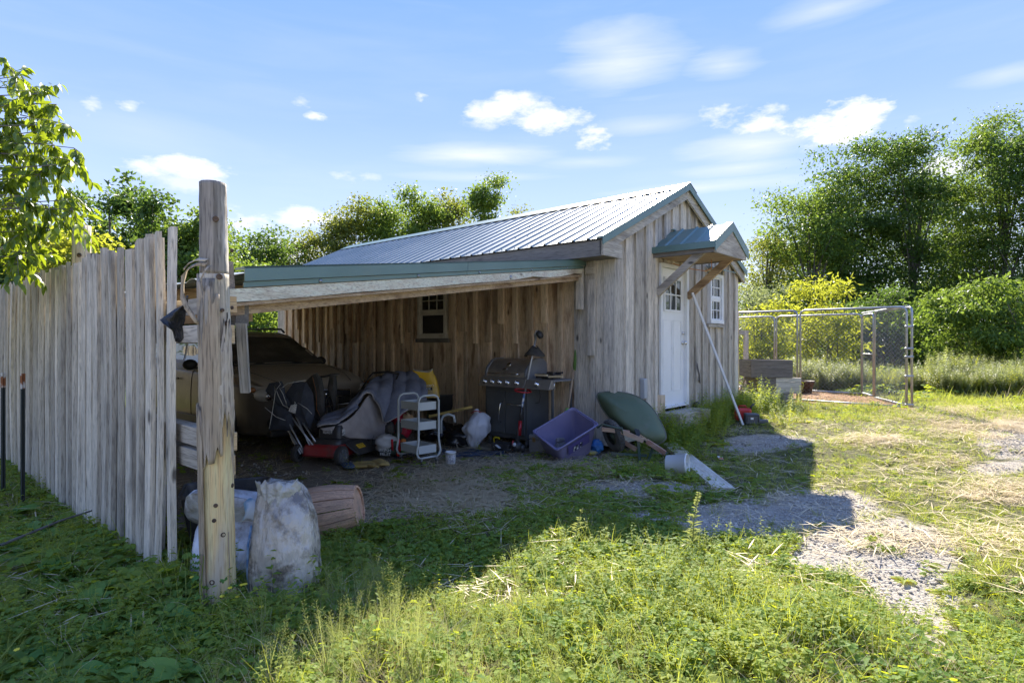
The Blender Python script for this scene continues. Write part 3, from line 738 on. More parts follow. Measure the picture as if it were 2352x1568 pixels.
def pr_stem(seed, h=.24, n=12, lw=.020, ll=.044, stems=3, sp=.05):
    rr = random.Random(seed); m = MB()
    for sidx in range(stems):
        a = rr.uniform(0, 6.28); b = Vector((math.cos(a)*sp*rr.random(), math.sin(a)*sp*rr.random(), -.01)); d = Vector((math.cos(a)*.35, math.sin(a)*.35, 1)).normalized(); hh = h*rr.uniform(.6,1.15)
        strip(m, b, d, (1,.3,0), hh, .004, 3, .15)
        for k in range(n):
            q = .12+.88*k/n; p = b+d*hh*q-Vector((0,0,.06*q*q*hh)); c = k*2.4+sidx
            dd = Vector((math.cos(c), math.sin(c), rr.uniform(.1,.9))); l = ll*(1.15-.55*q)*rr.uniform(.7,1.2)
            strip(m, p, dd, (math.sin(c)*.3, .1, 1), l, lw*l/ll, 2, .7, False)
    return m
def pr_seedhead(seed, h=.34, stems=5):
    rr = random.Random(seed); m = MB()
    for sidx in range(stems):
        a = rr.uniform(0, 6.28); d = Vector((math.cos(a)*.22, math.sin(a)*.22, 1)).normalized(); hh = h*rr.uniform(.7,1.15); strip(m, (0,0,-.01), d, (1,0,0), hh, .004, 2, .08)
        for k in range(34):
            q = .45+.55*k/34; c = k*2.4; p = d*hh*q+Vector((math.cos(c), math.sin(c), 0))*.004
            strip(m, p, (math.cos(c), math.sin(c), .9), (math.sin(c), -math.cos(c), 0), .010, .005, 1, 0, False)
    return m
def pr_straw(seed, n=12, sp=.16, L_=.16, w=.0035, z=.012):
    rr = random.Random(seed); m = MB()
    for k in range(n):
        a = rr.uniform(0, 6.28); p = Vector((rr.uniform(-sp,sp), rr.uniform(-sp,sp), rr.uniform(.002,z))); l = L_*rr.uniform(.3,1.3)
        d = Vector((math.cos(a), math.sin(a), rr.uniform(-.04,.14))); strip(m, p, d, (0,0,1), l, w*rr.uniform(.6,1.3), 3, rr.uniform(0,.12), False)
    return m
def pr_stones(seed, n=16, sp=.12, r_=.008):
    rr = random.Random(seed); m = MB()
    for k in range(n):
        q = r_*rr.uniform(.4,1.7)**1.3; m.ell((rr.uniform(-sp,sp), rr.uniform(-sp,sp), q*.2), (q, q*rr.uniform(.6,1), q*.55), 5, 3, M=None)
    return m
def scatter(name, label, cat, protos, P, sc, idx, seed=0, tilt=.12, kind='stuff'):
    """one object: thousands of small plants set on the ground by geometry nodes"""
    r = np.random.default_rng(seed); n = len(P)
    me = bpy.data.meshes.new('pts'); me.vertices.add(n); me.vertices.foreach_set('co', np.ascontiguousarray(P, np.float32).ravel())
    rot = np.stack([r.normal(0, tilt, n), r.normal(0, tilt, n), r.uniform(0, 6.283, n)], 1).astype(np.float32)
    A = me.attributes.new('rot', 'FLOAT_VECTOR', 'POINT'); A.data.foreach_set('vector', rot.ravel())
    A = me.attributes.new('scl', 'FLOAT', 'POINT'); A.data.foreach_set('value', np.asarray(sc, np.float32))
    A = me.attributes.new('idx', 'INT', 'POINT'); A.data.foreach_set('value', np.asarray(idx, np.int32))
    o = link(name, me, kind=kind); tag(o, label, cat)
    ng = bpy.data.node_groups.new(name, 'GeometryNodeTree'); ng.interface.new_socket('Geometry', in_out='INPUT', socket_type='NodeSocketGeometry'); ng.interface.new_socket('Geometry', in_out='OUTPUT', socket_type='NodeSocketGeometry')
    N = ng.nodes; L = ng.links; gi = N.new('NodeGroupInput'); go = N.new('NodeGroupOutput'); J = N.new('GeometryNodeJoinGeometry')
    def na(nm, ty):
        q = N.new('GeometryNodeInputNamedAttribute'); q.data_type = ty; q.inputs['Name'].default_value = nm; return q.outputs[0]
    ro, scn, ix = na('rot', 'FLOAT_VECTOR'), na('scl', 'FLOAT'), na('idx', 'INT')
    for k, (mb, mt) in enumerate(protos):
        pm = mb.mesh(); pm.materials.append(mt); po = bpy.data.objects.new('sprig', pm)
        oi = N.new('GeometryNodeObjectInfo'); oi.inputs['Object'].default_value = po; oi.inputs['As Instance'].default_value = True
        cmp_ = N.new('FunctionNodeCompare'); cmp_.data_type = 'INT'; cmp_.operation = 'EQUAL'; L.new(ix, cmp_.inputs[2]); cmp_.inputs[3].default_value = k
        ip = N.new('GeometryNodeInstanceOnPoints'); L.new(gi.outputs[0], ip.inputs['Points']); L.new(cmp_.outputs[0], ip.inputs['Selection']); L.new(oi.outputs['Geometry'], ip.inputs['Instance'])
        e2r = N.new('FunctionNodeEulerToRotation'); L.new(ro, e2r.inputs[0]); L.new(e2r.outputs[0], ip.inputs['Rotation']); L.new(scn, ip.inputs['Scale']); L.new(ip.outputs[0], J.inputs[0])
    L.new(J.outputs[0], go.inputs[0]); md = o.modifiers.new('plants', 'NODES'); md.node_group = ng
    return o
def smp(n, y0, y1, r, mx=2.2, xr=None):
    y = np.sqrt(r.uniform(y0*y0, y1*y1, n)); h = y*.87+mx
    x = r.uniform(-1, 1, n)*h
    if xr is not None: x = r.uniform(xr[0], xr[1], n)
    return x, y
def build_cover():
    r = np.random.default_rng(42)
    wm = GM; grass = [pr_grass(i, 16, .10+.02*i, .05) for i in range(3)]; clover = [pr_clover(i) for i in range(3)]; broad = [pr_broad(i, 8, .155, .052) for i in range(2)]
    stem = [pr_stem(i) for i in range(3)]; tall = pr_seedhead(1)
    protos = [(grass[0], wm['grass']), (grass[1], wm['grass']), (grass[2], wm['grass']), (clover[0], wm['clover']), (clover[1], wm['clover']), (clover[2], wm['clover']),
              (broad[0], wm['weed']), (broad[1], wm['weed']), (stem[0], wm['weed']), (stem[1], wm['weed']), (stem[2], wm['weed']), (pr_grass(7, 12, .12, .06, .004), wm['dry']), (pr_grass(8, 9, .26, .05, .0055, .9), wm['grass']), (pr_seedhead(9, .26, 4), wm['pale'])]
    bands = [(1.6, 3.2, 7600), (3.2, 5, 9800), (5, 8, 11000), (8, 13, 10500)]
    XS, YS, ID, SC = [], [], [], []
    for y0, y1, n in bands:
        x, y = smp(n, y0, y1, r)
        bare = np.maximum(field(GRAV, x, y)*1.0, field(DIRT, x, y)*.85); bare = np.maximum(bare, np.where(underlean(x, y), .85, 0)); bare = np.maximum(bare, np.where(kenmask(x, y) > 0, 2, 0))
        nz = vnoise(x, y, 3.0, 1)
        keep = (bare+nz*.30+r.uniform(-.18, .18, len(x)) < .42) & ~incabin(x, y, .02)
        keep &= (np.exp(-(((x-.05)/.42)**2+((y-3.12)/.16)**2)) < .3+.5*r.uniform(size=len(x)))
        keep |= (r.uniform(size=len(x)) < .035) & ~incabin(x, y, .02) & (kenmask(x, y) < 0)
        keep &= ~onplank(x, y)
        x, y, nz = x[keep], y[keep], nz[keep]; n = len(x)
        kind = r.uniform(size=n)+vnoise(x, y, 1.6, 2)*.25
        # left: broad weeds; lower middle: tall mixed weeds; right: mown grass
        left = sstep(-.2, -1.6, x)*sstep(6, 3.5, y); right = sstep(1.8, 3.2, x+(y-4)*.15); mound = np.exp(-(((x-.5)/1.5)**2+((y-2.5)/1.1)**2))
        idx = np.where(kind < .42, r.integers(3, 6, n), np.where(kind < .66, r.integers(0, 3, n), np.where(kind < .80, r.integers(6, 8, n), r.integers(8, 11, n))))
        idx = np.where((right > r.uniform(size=n)) & (r.uniform(size=n) < .8), r.integers(0, 3, n), idx)
        idx = np.where((left > r.uniform(size=n)) & (r.uniform(size=n) < .6), r.integers(6, 8, n), idx)
        idx = np.where((mound > r.uniform(size=n)) & (r.uniform(size=n) < .22), r.integers(8, 11, n), idx)
        idx = np.where((mound > r.uniform(size=n)) & (r.uniform(size=n) < .35), r.integers(0, 3, n), idx)
        idx = np.where((mound > .3) & (vnoise(x, y, 2.2, 9) > .35) & (r.uniform(size=n) < .4), 11, idx)
        idx = np.where(r.uniform(size=n) < .045+.10*right, 11, idx)
        idx = np.where((r.uniform(size=n) < .035) & (y < 6), 12, idx)
        idx = np.where((np.exp(-(((x+.35)/.55)**2+((y-2.55)/.5)**2)) > r.uniform(size=n)) & (r.uniform(size=n) < .5), 13, idx)
        sc = r.uniform(.55, 1.15, n)*(.75+.45*np.clip(nz+.3, 0, 1)); sc *= 1+.35*mound+.45*left-.38*right*(y < 9)
        sc *= {1.6: .95, 3.2: 1.0, 5: 1.15, 8: 1.35}[y0]
        sc = np.where(idx >= 8, np.where(idx == 11, sc, sc*.8), sc)
        XS.append(x); YS.append(y); ID.append(idx); SC.append(sc)
    x, y, idx, sc = map(np.concatenate, (XS, YS, ID, SC))
    scatter('ground_weeds', 'mixed grass, clover and low leafy weeds covering the yard', 'grass', protos, np.stack([x, y, ghraw(x, y)], 1), sc, idx, 1)
    # meadow beyond
    x, y = smp(13000, 12, 44, r, 3); k = ~incabin(x, y, .1) & (kenmask(x, y) < 0); x, y = x[k], y[k]; idx = r.integers(0, 3, len(x)); sc = r.uniform(2, 3.6, len(x))*np.where(y > 20, 1.5, 1)
    scatter('meadow_grass', 'short sunlit grass of the meadow in front of the wood', 'grass', [(pr_grass(20, 26, .07, .10, .008), wm['grass']), (pr_clover(21, 22, .04, .12, .012), wm['clover']), (pr_grass(22, 20, .09, .1, .006), wm['dry'])],
            np.stack([x, y, ghraw(x, y)], 1), sc, np.where(idx == 2, np.where(r.uniform(size=len(x)) < .5, 2, 0), idx), 2)
    # straw
    x, y = smp(22000, 3, 11, r); f = np.maximum(field(STRAW, x, y)*.3, field(DRY, x, y)*.5); k = (f+vnoise(x, y, 3, 5)*.25+r.uniform(-.3,.3,len(x)) > .48) | (r.uniform(size=len(x)) < .05); k &= ~incabin(x, y, .05); x, y = x[k], y[k]
    for (px, py, rx, ry, n) in [(1030,1125,170,45,210),(1190,1095,190,32,170),(1090,1165,130,25,50),(1330,1075,140,18,50),(870,1190,110,25,30)]:
        P = [gp(px+rnd.gauss(0, rx*.6), py+rnd.gauss(0, ry*.6)) for _ in range(n)]; x = np.append(x, [p.x for p in P]); y = np.append(y, [p.y for p in P])
    scatter('straw', 'loose dry straw strewn over the bare ground in front of the lean-to', 'straw', [(pr_straw(i, 20, .2, .22, .0070, .05), wm['dry']) for i in range(3)], np.stack([x, y, ghraw(x, y)+.004], 1), r.uniform(.6,1.3,len(x)), r.integers(0,3,len(x)), 3, tilt=.04)
    # pebbles
    x, y = smp(16000, 2.6, 9, r); f = np.maximum(field(GRAV, x, y), field(DIRT, x, y)*.55); k = (f > .45) & ~(underlean(x, y) & (r.uniform(size=len(x)) < .8)) & ~incabin(x, y, .05); x, y = x[k], y[k]
    scatter('gravel', 'grey gravel and small stones of the worn path', 'gravel', [(pr_stones(0), wm['stone']), (pr_stones(1, 20, .12, .006), wm['stone']), (pr_stones(2, 6, .12, .010), wm['stone'])], np.stack([x, y, ghraw(x, y)], 1), r.uniform(.4,1.2,len(x)), r.choice([0,0,1,1,1,2],len(x)), 4, tilt=.02)
    # wood chips in the kennel
    a = r.uniform(0, 4.9, 1500); b = r.uniform(0, 1, 1500); x = K_NR.x+K_D.x*a+K_S.x*b; y = K_NR.y+K_D.y*a+K_S.y*b
    scatter('wood_chips', 'orange wood chips covering the floor of the dog kennel', 'wood chips', [(pr_straw(30+i, 16, .16, .05, .014, .02), mat('chip', (.52,.32,.17), (.34,.19,.10), rough=.9, ns=3, var=.3)) for i in range(2)], np.stack([x, y, ghraw(x, y)], 1), r.uniform(.7,1.3,1500), r.integers(0,2,1500), 5, tilt=.08)
    # weeds against the cabin wall, tall mugwort before the wood
    x, y = [], []
    for k in range(460):
        t = rnd.uniform(.1, 4.6)
        if t < 1.1 and rnd.random() < .6: continue
        s_ = -abs(rnd.gauss(0, .42))-.06
        if 1.0 < t < 2.0 and s_ > -.35: continue
        p = W(t, s_)
        if abs((p.x-3.35)-(p.y-8.6)*.39) < .30 and p.y < 9.2: continue
        x.append(p.x); y.append(p.y)
    for k in range(120):
        t = rnd.choice([rnd.uniform(.75,1.15), rnd.uniform(1.9,3.9)]); p = W(t, -rnd.uniform(.05,.5)); x.append(p.x); y.append(p.y)
    x = np.array(x); y = np.array(y)
    scatter('wall_weeds', 'leafy green weeds growing along the foot of the gable wall', 'weeds', [(pr_stem(40, .5, 26, .022, .055, 4, .08), wm['clover']), (pr_broad(41, 9, .2, .06), wm['weed']), (pr_stem(42, .4, 22, .018, .05, 5, .1), wm['weed'])],
            np.stack([x, y, ghraw(x, y)], 1), r.uniform(.55, 1.4, len(x)), r.integers(0, 3, len(x)), 6)
    x, y = [], []
    for (px, py, rx, ry, n) in [(1790,850,90,25,260),(1930,845,110,25,380),(2090,840,60,20,160),(2240,850,110,30,620),(2370,860,80,30,320)]:
        for k in range(n):
            Yd = rnd.uniform(14.6, 16.2) if px < 2100 else rnd.uniform(13.4, 15.2); x.append((px+rnd.gauss(0, rx*.5)-1176)/FP*Yd); y.append(Yd)
    x = np.array(x); y = np.array(y); k = (kenmask(x, y) < -.3) & (vnoise(x, y, 1.3, 12) > -.42); x, y = x[k], y[k]
    scatter('tall_weeds', 'pale tall mugwort and goldenrod in front of the wood', 'weeds', [(pr_stem(50, .95, 60, .035, .085, 6, .16), wm['pale']), (pr_seedhead(51, 1.0, 9), wm['pale']), (pr_stem(52, .8, 40, .03, .07, 6, .16), wm['weed'])],
            np.stack([x, y, ghraw(x, y)], 1), r.uniform(.45, 1.0, len(x))*(.72+.55*np.clip(vnoise(x, y, 1.9, 8)+.3, 0, 1.1)), r.choice([0,0,1,2,2], len(x)), 7)
build_cover()
# ================================================================== cabin
cabin = thing('cabin', 'weathered grey board-and-batten cabin with ribbed metal roof and white door', 'cabin', (CX, CY, 0), TH)
SL = 1.055/2.28; EZ = 2.62                       # roof rise per metre, height of the eave
def roofz(t): return EZ+SL*(t+.42) if t <= 1.86 else EZ+SL*(4.14-t)
GLASS = mat('window_glass', (.02,.025,.022), rough=.04, spec=1.0)
PINK = mat('curtain', (.16,.10,.075), (.07,.05,.04), rough=.9, ns=6, stretch=(1,1,.2))
def board(name, mt, x0, x1, z0, z1, y, th, axis='x', top=None, j=.002, parent=cabin):
    """vertical board on a wall: spans x0..x1 along the wall, stands out from y by th"""
    m = MB(); zs = (z1, z1) if top is None else top
    a = [(x0, z0), (x1, z0), (x1, zs[1]), (x0, zs[0])]; a = [(p+rnd.uniform(-j,j), q+rnd.uniform(-j,j)) for p, q in a]
    cx, cz = (x0+x1)/2, (z0+z1)/2
    vs = []
    for d in (0, 1):
        for p, q in a:
            vs.append(((p-cx), -d*th, q-cz) if axis == 'x' else (-d*th, (p-cx), q-cz))
    f = [(0,1,2,3),(7,6,5,4),(0,4,5,1),(1,5,6,2),(2,6,7,3),(3,7,4,0)]
    if axis == 'x': f = [tuple(reversed(q)) for q in f]
    m.add(vs, f)
    return m.build(name, mt, parent, loc=(cx, y, cz) if axis == 'x' else (y, cx, cz))
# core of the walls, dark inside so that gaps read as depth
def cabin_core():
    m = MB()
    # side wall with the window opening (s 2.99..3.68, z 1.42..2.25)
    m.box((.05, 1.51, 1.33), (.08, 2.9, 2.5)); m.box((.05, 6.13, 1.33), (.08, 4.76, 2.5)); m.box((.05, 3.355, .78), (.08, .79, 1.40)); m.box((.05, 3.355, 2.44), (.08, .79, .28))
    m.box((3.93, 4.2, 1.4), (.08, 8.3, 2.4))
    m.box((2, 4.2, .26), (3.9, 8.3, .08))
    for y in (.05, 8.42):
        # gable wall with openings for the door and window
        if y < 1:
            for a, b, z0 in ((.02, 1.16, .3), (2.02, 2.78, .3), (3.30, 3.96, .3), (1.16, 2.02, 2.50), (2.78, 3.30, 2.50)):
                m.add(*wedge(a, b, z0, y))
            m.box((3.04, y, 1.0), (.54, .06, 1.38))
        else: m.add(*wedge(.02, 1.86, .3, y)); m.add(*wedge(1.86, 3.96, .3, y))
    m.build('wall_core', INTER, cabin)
def wedge(a, b, z0, y):
    vs = []
    for d in (-.03, .03):
        vs += [(a, y+d, z0), (b, y+d, z0), (b, y+d, roofz(b)-.07), (a, y+d, roofz(a)-.07)]
        if a < 1.86 < b: pass
    return vs, [(0,1,2,3),(7,6,5,4),(0,4,5,1),(1,5,6,2),(2,6,7,3),(3,7,4,0)]
cabin_core()
# side wall (plane x = 0) under the lean-to
s = .02; k = 0
WS0, WS1, WZ0, WZ1 = 2.99, 3.68, 1.45, 2.28
while s < 8.44:
    w = .262+rnd.uniform(-.02, .02); e = min(s+w, 8.46); mt = G_Z if s < .36 or s > 7.85 else BR_Z
    top = 2.52
    if e > WS0 and s < WS1:
        for qa, qb in ((s, min(e, WS0)), (max(s, WS1), e)):
            if qb-qa > .015: board('board', mt, qa+.002, qb-.002, WZ0-.008, WZ1+.008, -.002, .021, 'y')
        board('board', mt, s+.003, e-.003, .10, WZ0-.01, -.002, .021, 'y'); board('board', mt, s+.003, e-.003, WZ1+.01, top, -.002, .021, 'y')
    else: board('board', mt, s+.003, e-.003, .10+rnd.uniform(-.02,.02), top, -.002, .021, 'y')
    # battens over the joints, doubled by a short upper piece
    if e < 8.3 and not (WS0-.05 < e < WS1+.05):
        bw = .062; bt = mt
        board('batten', bt, e-bw/2, e+bw/2, .10, 2.46, -.023, .034+rnd.uniform(0,.006), 'y')
        if 1.0 < e < 7.7 or e < .5:
            ln = rnd.choice([.62, .78, .80, .52, .95]); wd = .085+rnd.uniform(-.01,.02)
            if rnd.random() < .8: board('short_batten', bt, e-wd/2+rnd.uniform(-.015,.015), e+wd/2, 2.17-ln, 2.18, -.066, .034, 'y')
    s = e; k += 1
# gable wall (plane y = 0)
t = .0; DX0, DX1 = 1.16, 2.02; WX0, WX1 = 2.78, 3.30
edges = []
while t < 3.96:
    e = min(t+.262+rnd.uniform(-.015,.015), 3.98); mid = 1.86
    def cut(a, b, z0, z1=None, nm='board', y=-.002, th=.021):
        if b-a < .01: return
        if a < mid < b:
            cut(a, mid, z0, z1, nm, y, th); cut(mid, b, z0, z1, nm, y, th); return
        ta, tb = roofz(a)-.09, roofz(b)-.09
        if z1 is None: board(nm, G_Z, a, b, z0, (ta+tb)/2, y, th, 'x', (ta-z0+0*z0+z0, tb))
        else: board(nm, G_Z, a, b, z0, z1, y, th, 'x')
    z0 = .38+rnd.uniform(-.02,.02)
    a, b = t+.003, e-.003
    if b > DX0 and a < DX1:
        if a < DX0: cut(a, DX0, z0)
        if b > DX1: cut(DX1, b, z0)
        cut(max(a, DX0), min(b, DX1), 2.50)
    elif b > WX0 and a < WX1:
        if a < WX0: cut(a, WX0, z0)
        if b > WX1: cut(WX1, b, z0)
        cut(max(a, WX0), min(b, WX1), z0, 1.66); cut(max(a, WX0), min(b, WX1), 2.51)
    else: cut(a, b, z0)
    edges.append(e); t = e
for e in edges[:-1]:
    w = .030
    if DX0-.03 < e < DX1+.03: z0 = 2.51
    elif WX0-.03 < e < WX1+.03:
        z0 = 2.55; board('batten', G_Z, e-w, e+w, .38, 1.62, -.023, .030, 'x')
    else: z0 = .38
    board('batten', G_Z, e-w, e+w, z0, roofz(e)-.11, -.023, .030, 'x')
board('corner_board', G_Z, -.045, .06, .10, 2.55, -.024, .024, 'x'); board('corner_board', G_Z, -.046, .11, .10, 2.55, -.024, .022, 'y')
board('corner_board', G_Z, 3.93, 4.03, .33, 2.55, -.024, .024, 'x')
# gable boards are given a top by hand; skirting and doorstep
for (a, b, z0, z1, y) in [(2.02, 3.98, .12, .35, -.03), (.1, 1.16, .12, .36, -.03)]: board('skirting_board', G_X, a, b, z0, z1, y, .03, 'x')
m = MB(); m.box((1.59, -.20, .39), (1.0, .34, .05)); m.box((1.59, -.35, .29), (.98, .03, .14)); m.box((1.12, -.2, .22), (.05, .30, .28)); m.box((2.06, -.2, .22), (.05, .30, .28)); m.build('doorstep', G_X, cabin)
MB().box((.66, -.06, .78), (.085, .07, .26)).build('outlet_box', mat('grey_plastic', (.42,.43,.43), (.36,.37,.37), rough=.5, ns=4), cabin, bevel=.008)

# --- roof
def ribbed(s0, s1, t0, t1, side, nm='roof_panel', z_of=None, base=0.0, pitch=.23, mt=ROOFM, parent=cabin):
    prof = []; n = max(1, round((s1-s0)/pitch)); p = (s1-s0)/n
    for i in range(n):
        a = s0+i*p
        prof += [(a, 0), (a+p*.30, 0), (a+p*.31, .003), (a+p*.36, .003), (a+p*.37, 0), (a+p*.60, 0), (a+p*.61, .003), (a+p*.66, .003), (a+p*.67, 0), (a+p*.83, 0), (a+p*.90, .022), (a+p*.96, .022)]
    prof.append((s1, .003))
    rows = []
    for q in range(5):
        tt = t0+(t1-t0)*q/4
        rows.append([(tt, y, z_of(tt)+h+.0015*math.sin(y*3+q*2)+base) for y, h in prof])
    mb = MB(); mb.grid(rows if side > 0 else [list(reversed(r_)) for r_ in rows], thick=.003)
    return mb.build(nm, mt, parent)
npan = 10; s0 = -.14; L_ = (8.60-s0)/npan
for i in range(npan):
    ribbed(s0+i*L_+.001, s0+(i+1)*L_-.001, -.47, 1.85, -1, z_of=roofz, base=.012)
    ribbed(s0+i*L_+.001, s0+(i+1)*L_-.001, 4.18, 1.87, 1, z_of=roofz, base=.012)
m = MB(); m.add([(1.62, -.16, roofz(1.62)+.045), (1.86, -.16, roofz(1.86)+.05), (2.10, -.16, roofz(2.10)+.045), (1.62, 8.62, roofz(1.62)+.045), (1.86, 8.62, roofz(1.86)+.05), (2.10, 8.62, roofz(2.10)+.045)],
      [(0,1,4,3),(1,2,5,4)]); m.build('ridge_cap', GREENM, cabin)
# rake: green trim and pale board beneath it, both slopes
for (ta, tb) in ((-.47, 1.86), (1.86, 4.18)):
    for nm, mt, y, z0, z1, th in (('rake_trim', GREENM, -.155, -.060, .035, .012), ('rake_trim', GREENM, -.150, .022, .040, .10), ('rake_board', G_X, -.115, -.19, -.02, .03)):
        m = MB(); a = max(ta, -.44) if nm == 'rake_board' else ta; b = min(tb, 4.16) if nm == 'rake_board' else tb
        za, zb = roofz(a), roofz(b)
        vs = [(a, y, za+z0), (b, y, zb+z0), (b, y, zb+z1), (a, y, za+z1), (a, y+th, za+z0), (b, y+th, zb+z0), (b, y+th, zb+z1), (a, y+th, za+z1)]
        m.add(vs, [(0,1,2,3),(7,6,5,4),(0,4,5,1),(1,5,6,2),(2,6,7,3),(3,7,4,0)]); m.build(nm, mt, cabin)
    m = MB(); a, b = max(ta, -.42), min(tb, 4.12)
    m.add([(a, -.11, roofz(a)-.06), (b, -.11, roofz(b)-.06), (b, 8.56, roofz(b)-.06), (a, 8.56, roofz(a)-.06), (a, -.11, roofz(a)-.045), (b, -.11, roofz(b)-.045), (b, 8.56, roofz(b)-.045), (a, 8.56, roofz(a)-.045)],
          [(0,1,2,3),(7,6,5,4),(0,4,5,1),(1,5,6,2),(2,6,7,3),(3,7,4,0)]); m.build('roof_deck', BR_Y, cabin)
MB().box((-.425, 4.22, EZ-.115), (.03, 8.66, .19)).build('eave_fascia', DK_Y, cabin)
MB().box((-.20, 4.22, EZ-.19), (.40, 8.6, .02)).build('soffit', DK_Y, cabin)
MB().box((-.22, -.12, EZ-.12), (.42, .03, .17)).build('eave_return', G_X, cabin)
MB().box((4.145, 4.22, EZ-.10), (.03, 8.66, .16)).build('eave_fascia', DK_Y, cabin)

m = MB()
for k in range(38):
    for tt in (-.40, .15, .75, 1.35, 1.78):
        y_ = -.10+k*.23; m.box((tt, y_, roofz(tt)+.021), (.014,.014,.008))
m.build('roof_screw', GALV, cabin, kind='stuff')
# --- windows
def window(fx, w, h, open_low, nm='window'):
    """window in local coordinates: x across, y outwards is -y, z up; origin at lower left outer corner of the frame"""
    o = thing(nm, None, None); fr = .055
    m = MB(); m.box((w/2, 0, h-fr/2), (w, .07, fr)); m.box((w/2, 0, fr/2), (w, .085, fr))
    m.box((fr/2, 0, h/2), (fr, .07, h-2*fr)); m.box((w-fr/2, 0, h/2), (fr, .07, h-2*fr)); m.box((w/2, 0.012, h*.5), (w-2*fr, .045, .04)); m.build('frame', WHITE if fx else WCREAM, o)
    wi, hi = w-2*fr, h/2-fr-.02
    for q, z0 in ((1, h*.5+.02), (0, fr)):
        gl = None
        m = MB(); m.box((w/2, .022-.012*q, z0+hi/2), (wi, .006, hi)); gl = m.build('pane', GLASS if not (q == 0 and open_low) else INTER, o)  # open lower sash: near-black sheet painted in for the unlit room, no glass
        m = MB()
        mm = WHITE if fx else WCREAM
        m.box((w/2, .005, z0+.012), (wi, .02, .024)); m.box((w/2, .005, z0+hi-.012), (wi, .02, .024)); m.box((fr+.012, .005, z0+hi/2), (.024, .02, hi-.05)); m.box((w-fr-.012, .005, z0+hi/2), (.024, .02, hi-.05))
        m.build('sash', mm, o)
        if not (q == 0 and open_low):
            m = MB()
            for c in ((1,2) if w > .55 or True else (1,)): m.box((fr+wi*c/3, .003, z0+hi/2), (.014, .012, hi-.05))
            m.box((w/2, .001, z0+hi*.5), (wi-.05, .012, .014)); m.build('muntin', mm, o)
    return o
WCREAM = mat('cream_paint', (.58,.54,.44), (.50,.45,.36), rough=.55, ns=7, dirt=(.25,.2,.14), ds=5, dlo=.55, dhi=.85)
w1 = window(0, WS1-WS0, WZ1-WZ0, True); w1.parent = cabin; w1.location = (-.045, WS1, WZ0); w1.rotation_euler = (0, 0, R(-90))
MB().box((.0, 0, 0), (.03, .8, .06)).build('window_sill', DK_Y, cabin, loc=(-.06, (WS0+WS1)/2, WZ0-.035))
MB().box((0, 0, 0), (.008, .12, .30)).build('curtain', PINK, cabin, loc=(.012, WS1-.16, WZ0+.22))
w2 = window(1, WX1-WX0, 2.20-1.40, False); w2.parent = cabin; w2.location = (WX0, -.045, 1.69)
MB().box((0, 0, 0), (.64, .05, .05)).build('window_sill', G_X, cabin, loc=((WX0+WX1)/2, -.05, 1.655))
m = MB(); m.add([(2.66,-.05,2.58),(3.46,-.05,2.58),(3.46,-.22,2.53),(2.66,-.22,2.53),(2.66,-.05,2.595),(3.46,-.05,2.595),(3.46,-.22,2.545),(2.66,-.22,2.545)], [(0,1,2,3),(7,6,5,4),(0,4,5,1),(1,5,6,2),(2,6,7,3),(3,7,4,0)]); m.build('window_hood', GREENM, cabin)

# --- door
dr = thing('door', None, None); dr.parent = cabin; dr.location = (DX0, -.01, .46)
DW, DH = DX1-DX0, 2.03
m = MB(); f = .045
m.box((-.001+f/2-.0, 0, DH/2), (f, .09, DH)); m.box((DW-f/2, 0, DH/2), (f+.03, .10, DH)); m.box((DW/2, 0, DH-.02), (DW-2*f-.03, .09, .05)); m.box((DW/2, -.01, .012), (DW-2*f-.03, .1, .025)); m.build('door_frame', WHITE, dr)
m = MB(); m.box((DW/2, .02, 1.0), (DW-2*f-.02, .04, 1.96)); m.build('slab', mat('door_paint', (.82,.82,.80), (.76,.76,.73), rough=.35, ns=3, dirt=(.6,.58,.5), ds=2, dlo=.6, dhi=.85), dr)
for i in range(2):
    x0 = .13+i*.31; m = MB()
    for (a, b, c, d) in ((x0, x0+.27, .22, .235), (x0, x0+.27, 1.235, 1.25), (x0, x0+.015, .235, 1.235), (x0+.255, x0+.27, .235, 1.235)): m.box(((a+b)/2, -.003, (c+d)/2), (b-a, .008, d-c))
    m.build('panel_moulding', WHITE, dr)
gx0, gx1, gz0, gz1 = .17, DW-.17, 1.38, 1.84
MB().box(((gx0+gx1)/2, -.002, (gz0+gz1)/2), (gx1-gx0, .008, gz1-gz0)).build('pane', GLASS, dr)
m = MB(); W_ = gx1-gx0; H_ = gz1-gz0
for a in range(4): m.box((gx0+W_*a/3, -.010, (gz0+gz1)/2), (.018 if a in (1,2) else .03, .016, H_))
for a in range(3): m.box(((gx0+gx1)/2, -.0095, gz0+H_*a/2), (W_+.028, .014, .018 if a == 1 else .03))
m.build('muntin', WHITE, dr)
CHR = mat('chrome', (.75,.73,.70), rough=.18, metal=1)
for z, r_ in ((.92, .028), (1.06, .022)):
    m = MB(); M_ = tr(DW-.11, -.005, z) @ rotm(90)
    m.lathe([(0,0),(r_,0),(r_,.008),(.010,.012),(.010,.035 if z < 1 else .012),(r_*.95,.045 if z < 1 else .015),(r_,.058 if z < 1 else .02),(.0,.066 if z < 1 else .024)], 12, M_); m.build('door_knob' if z < 1 else 'deadbolt', CHR, dr, True)

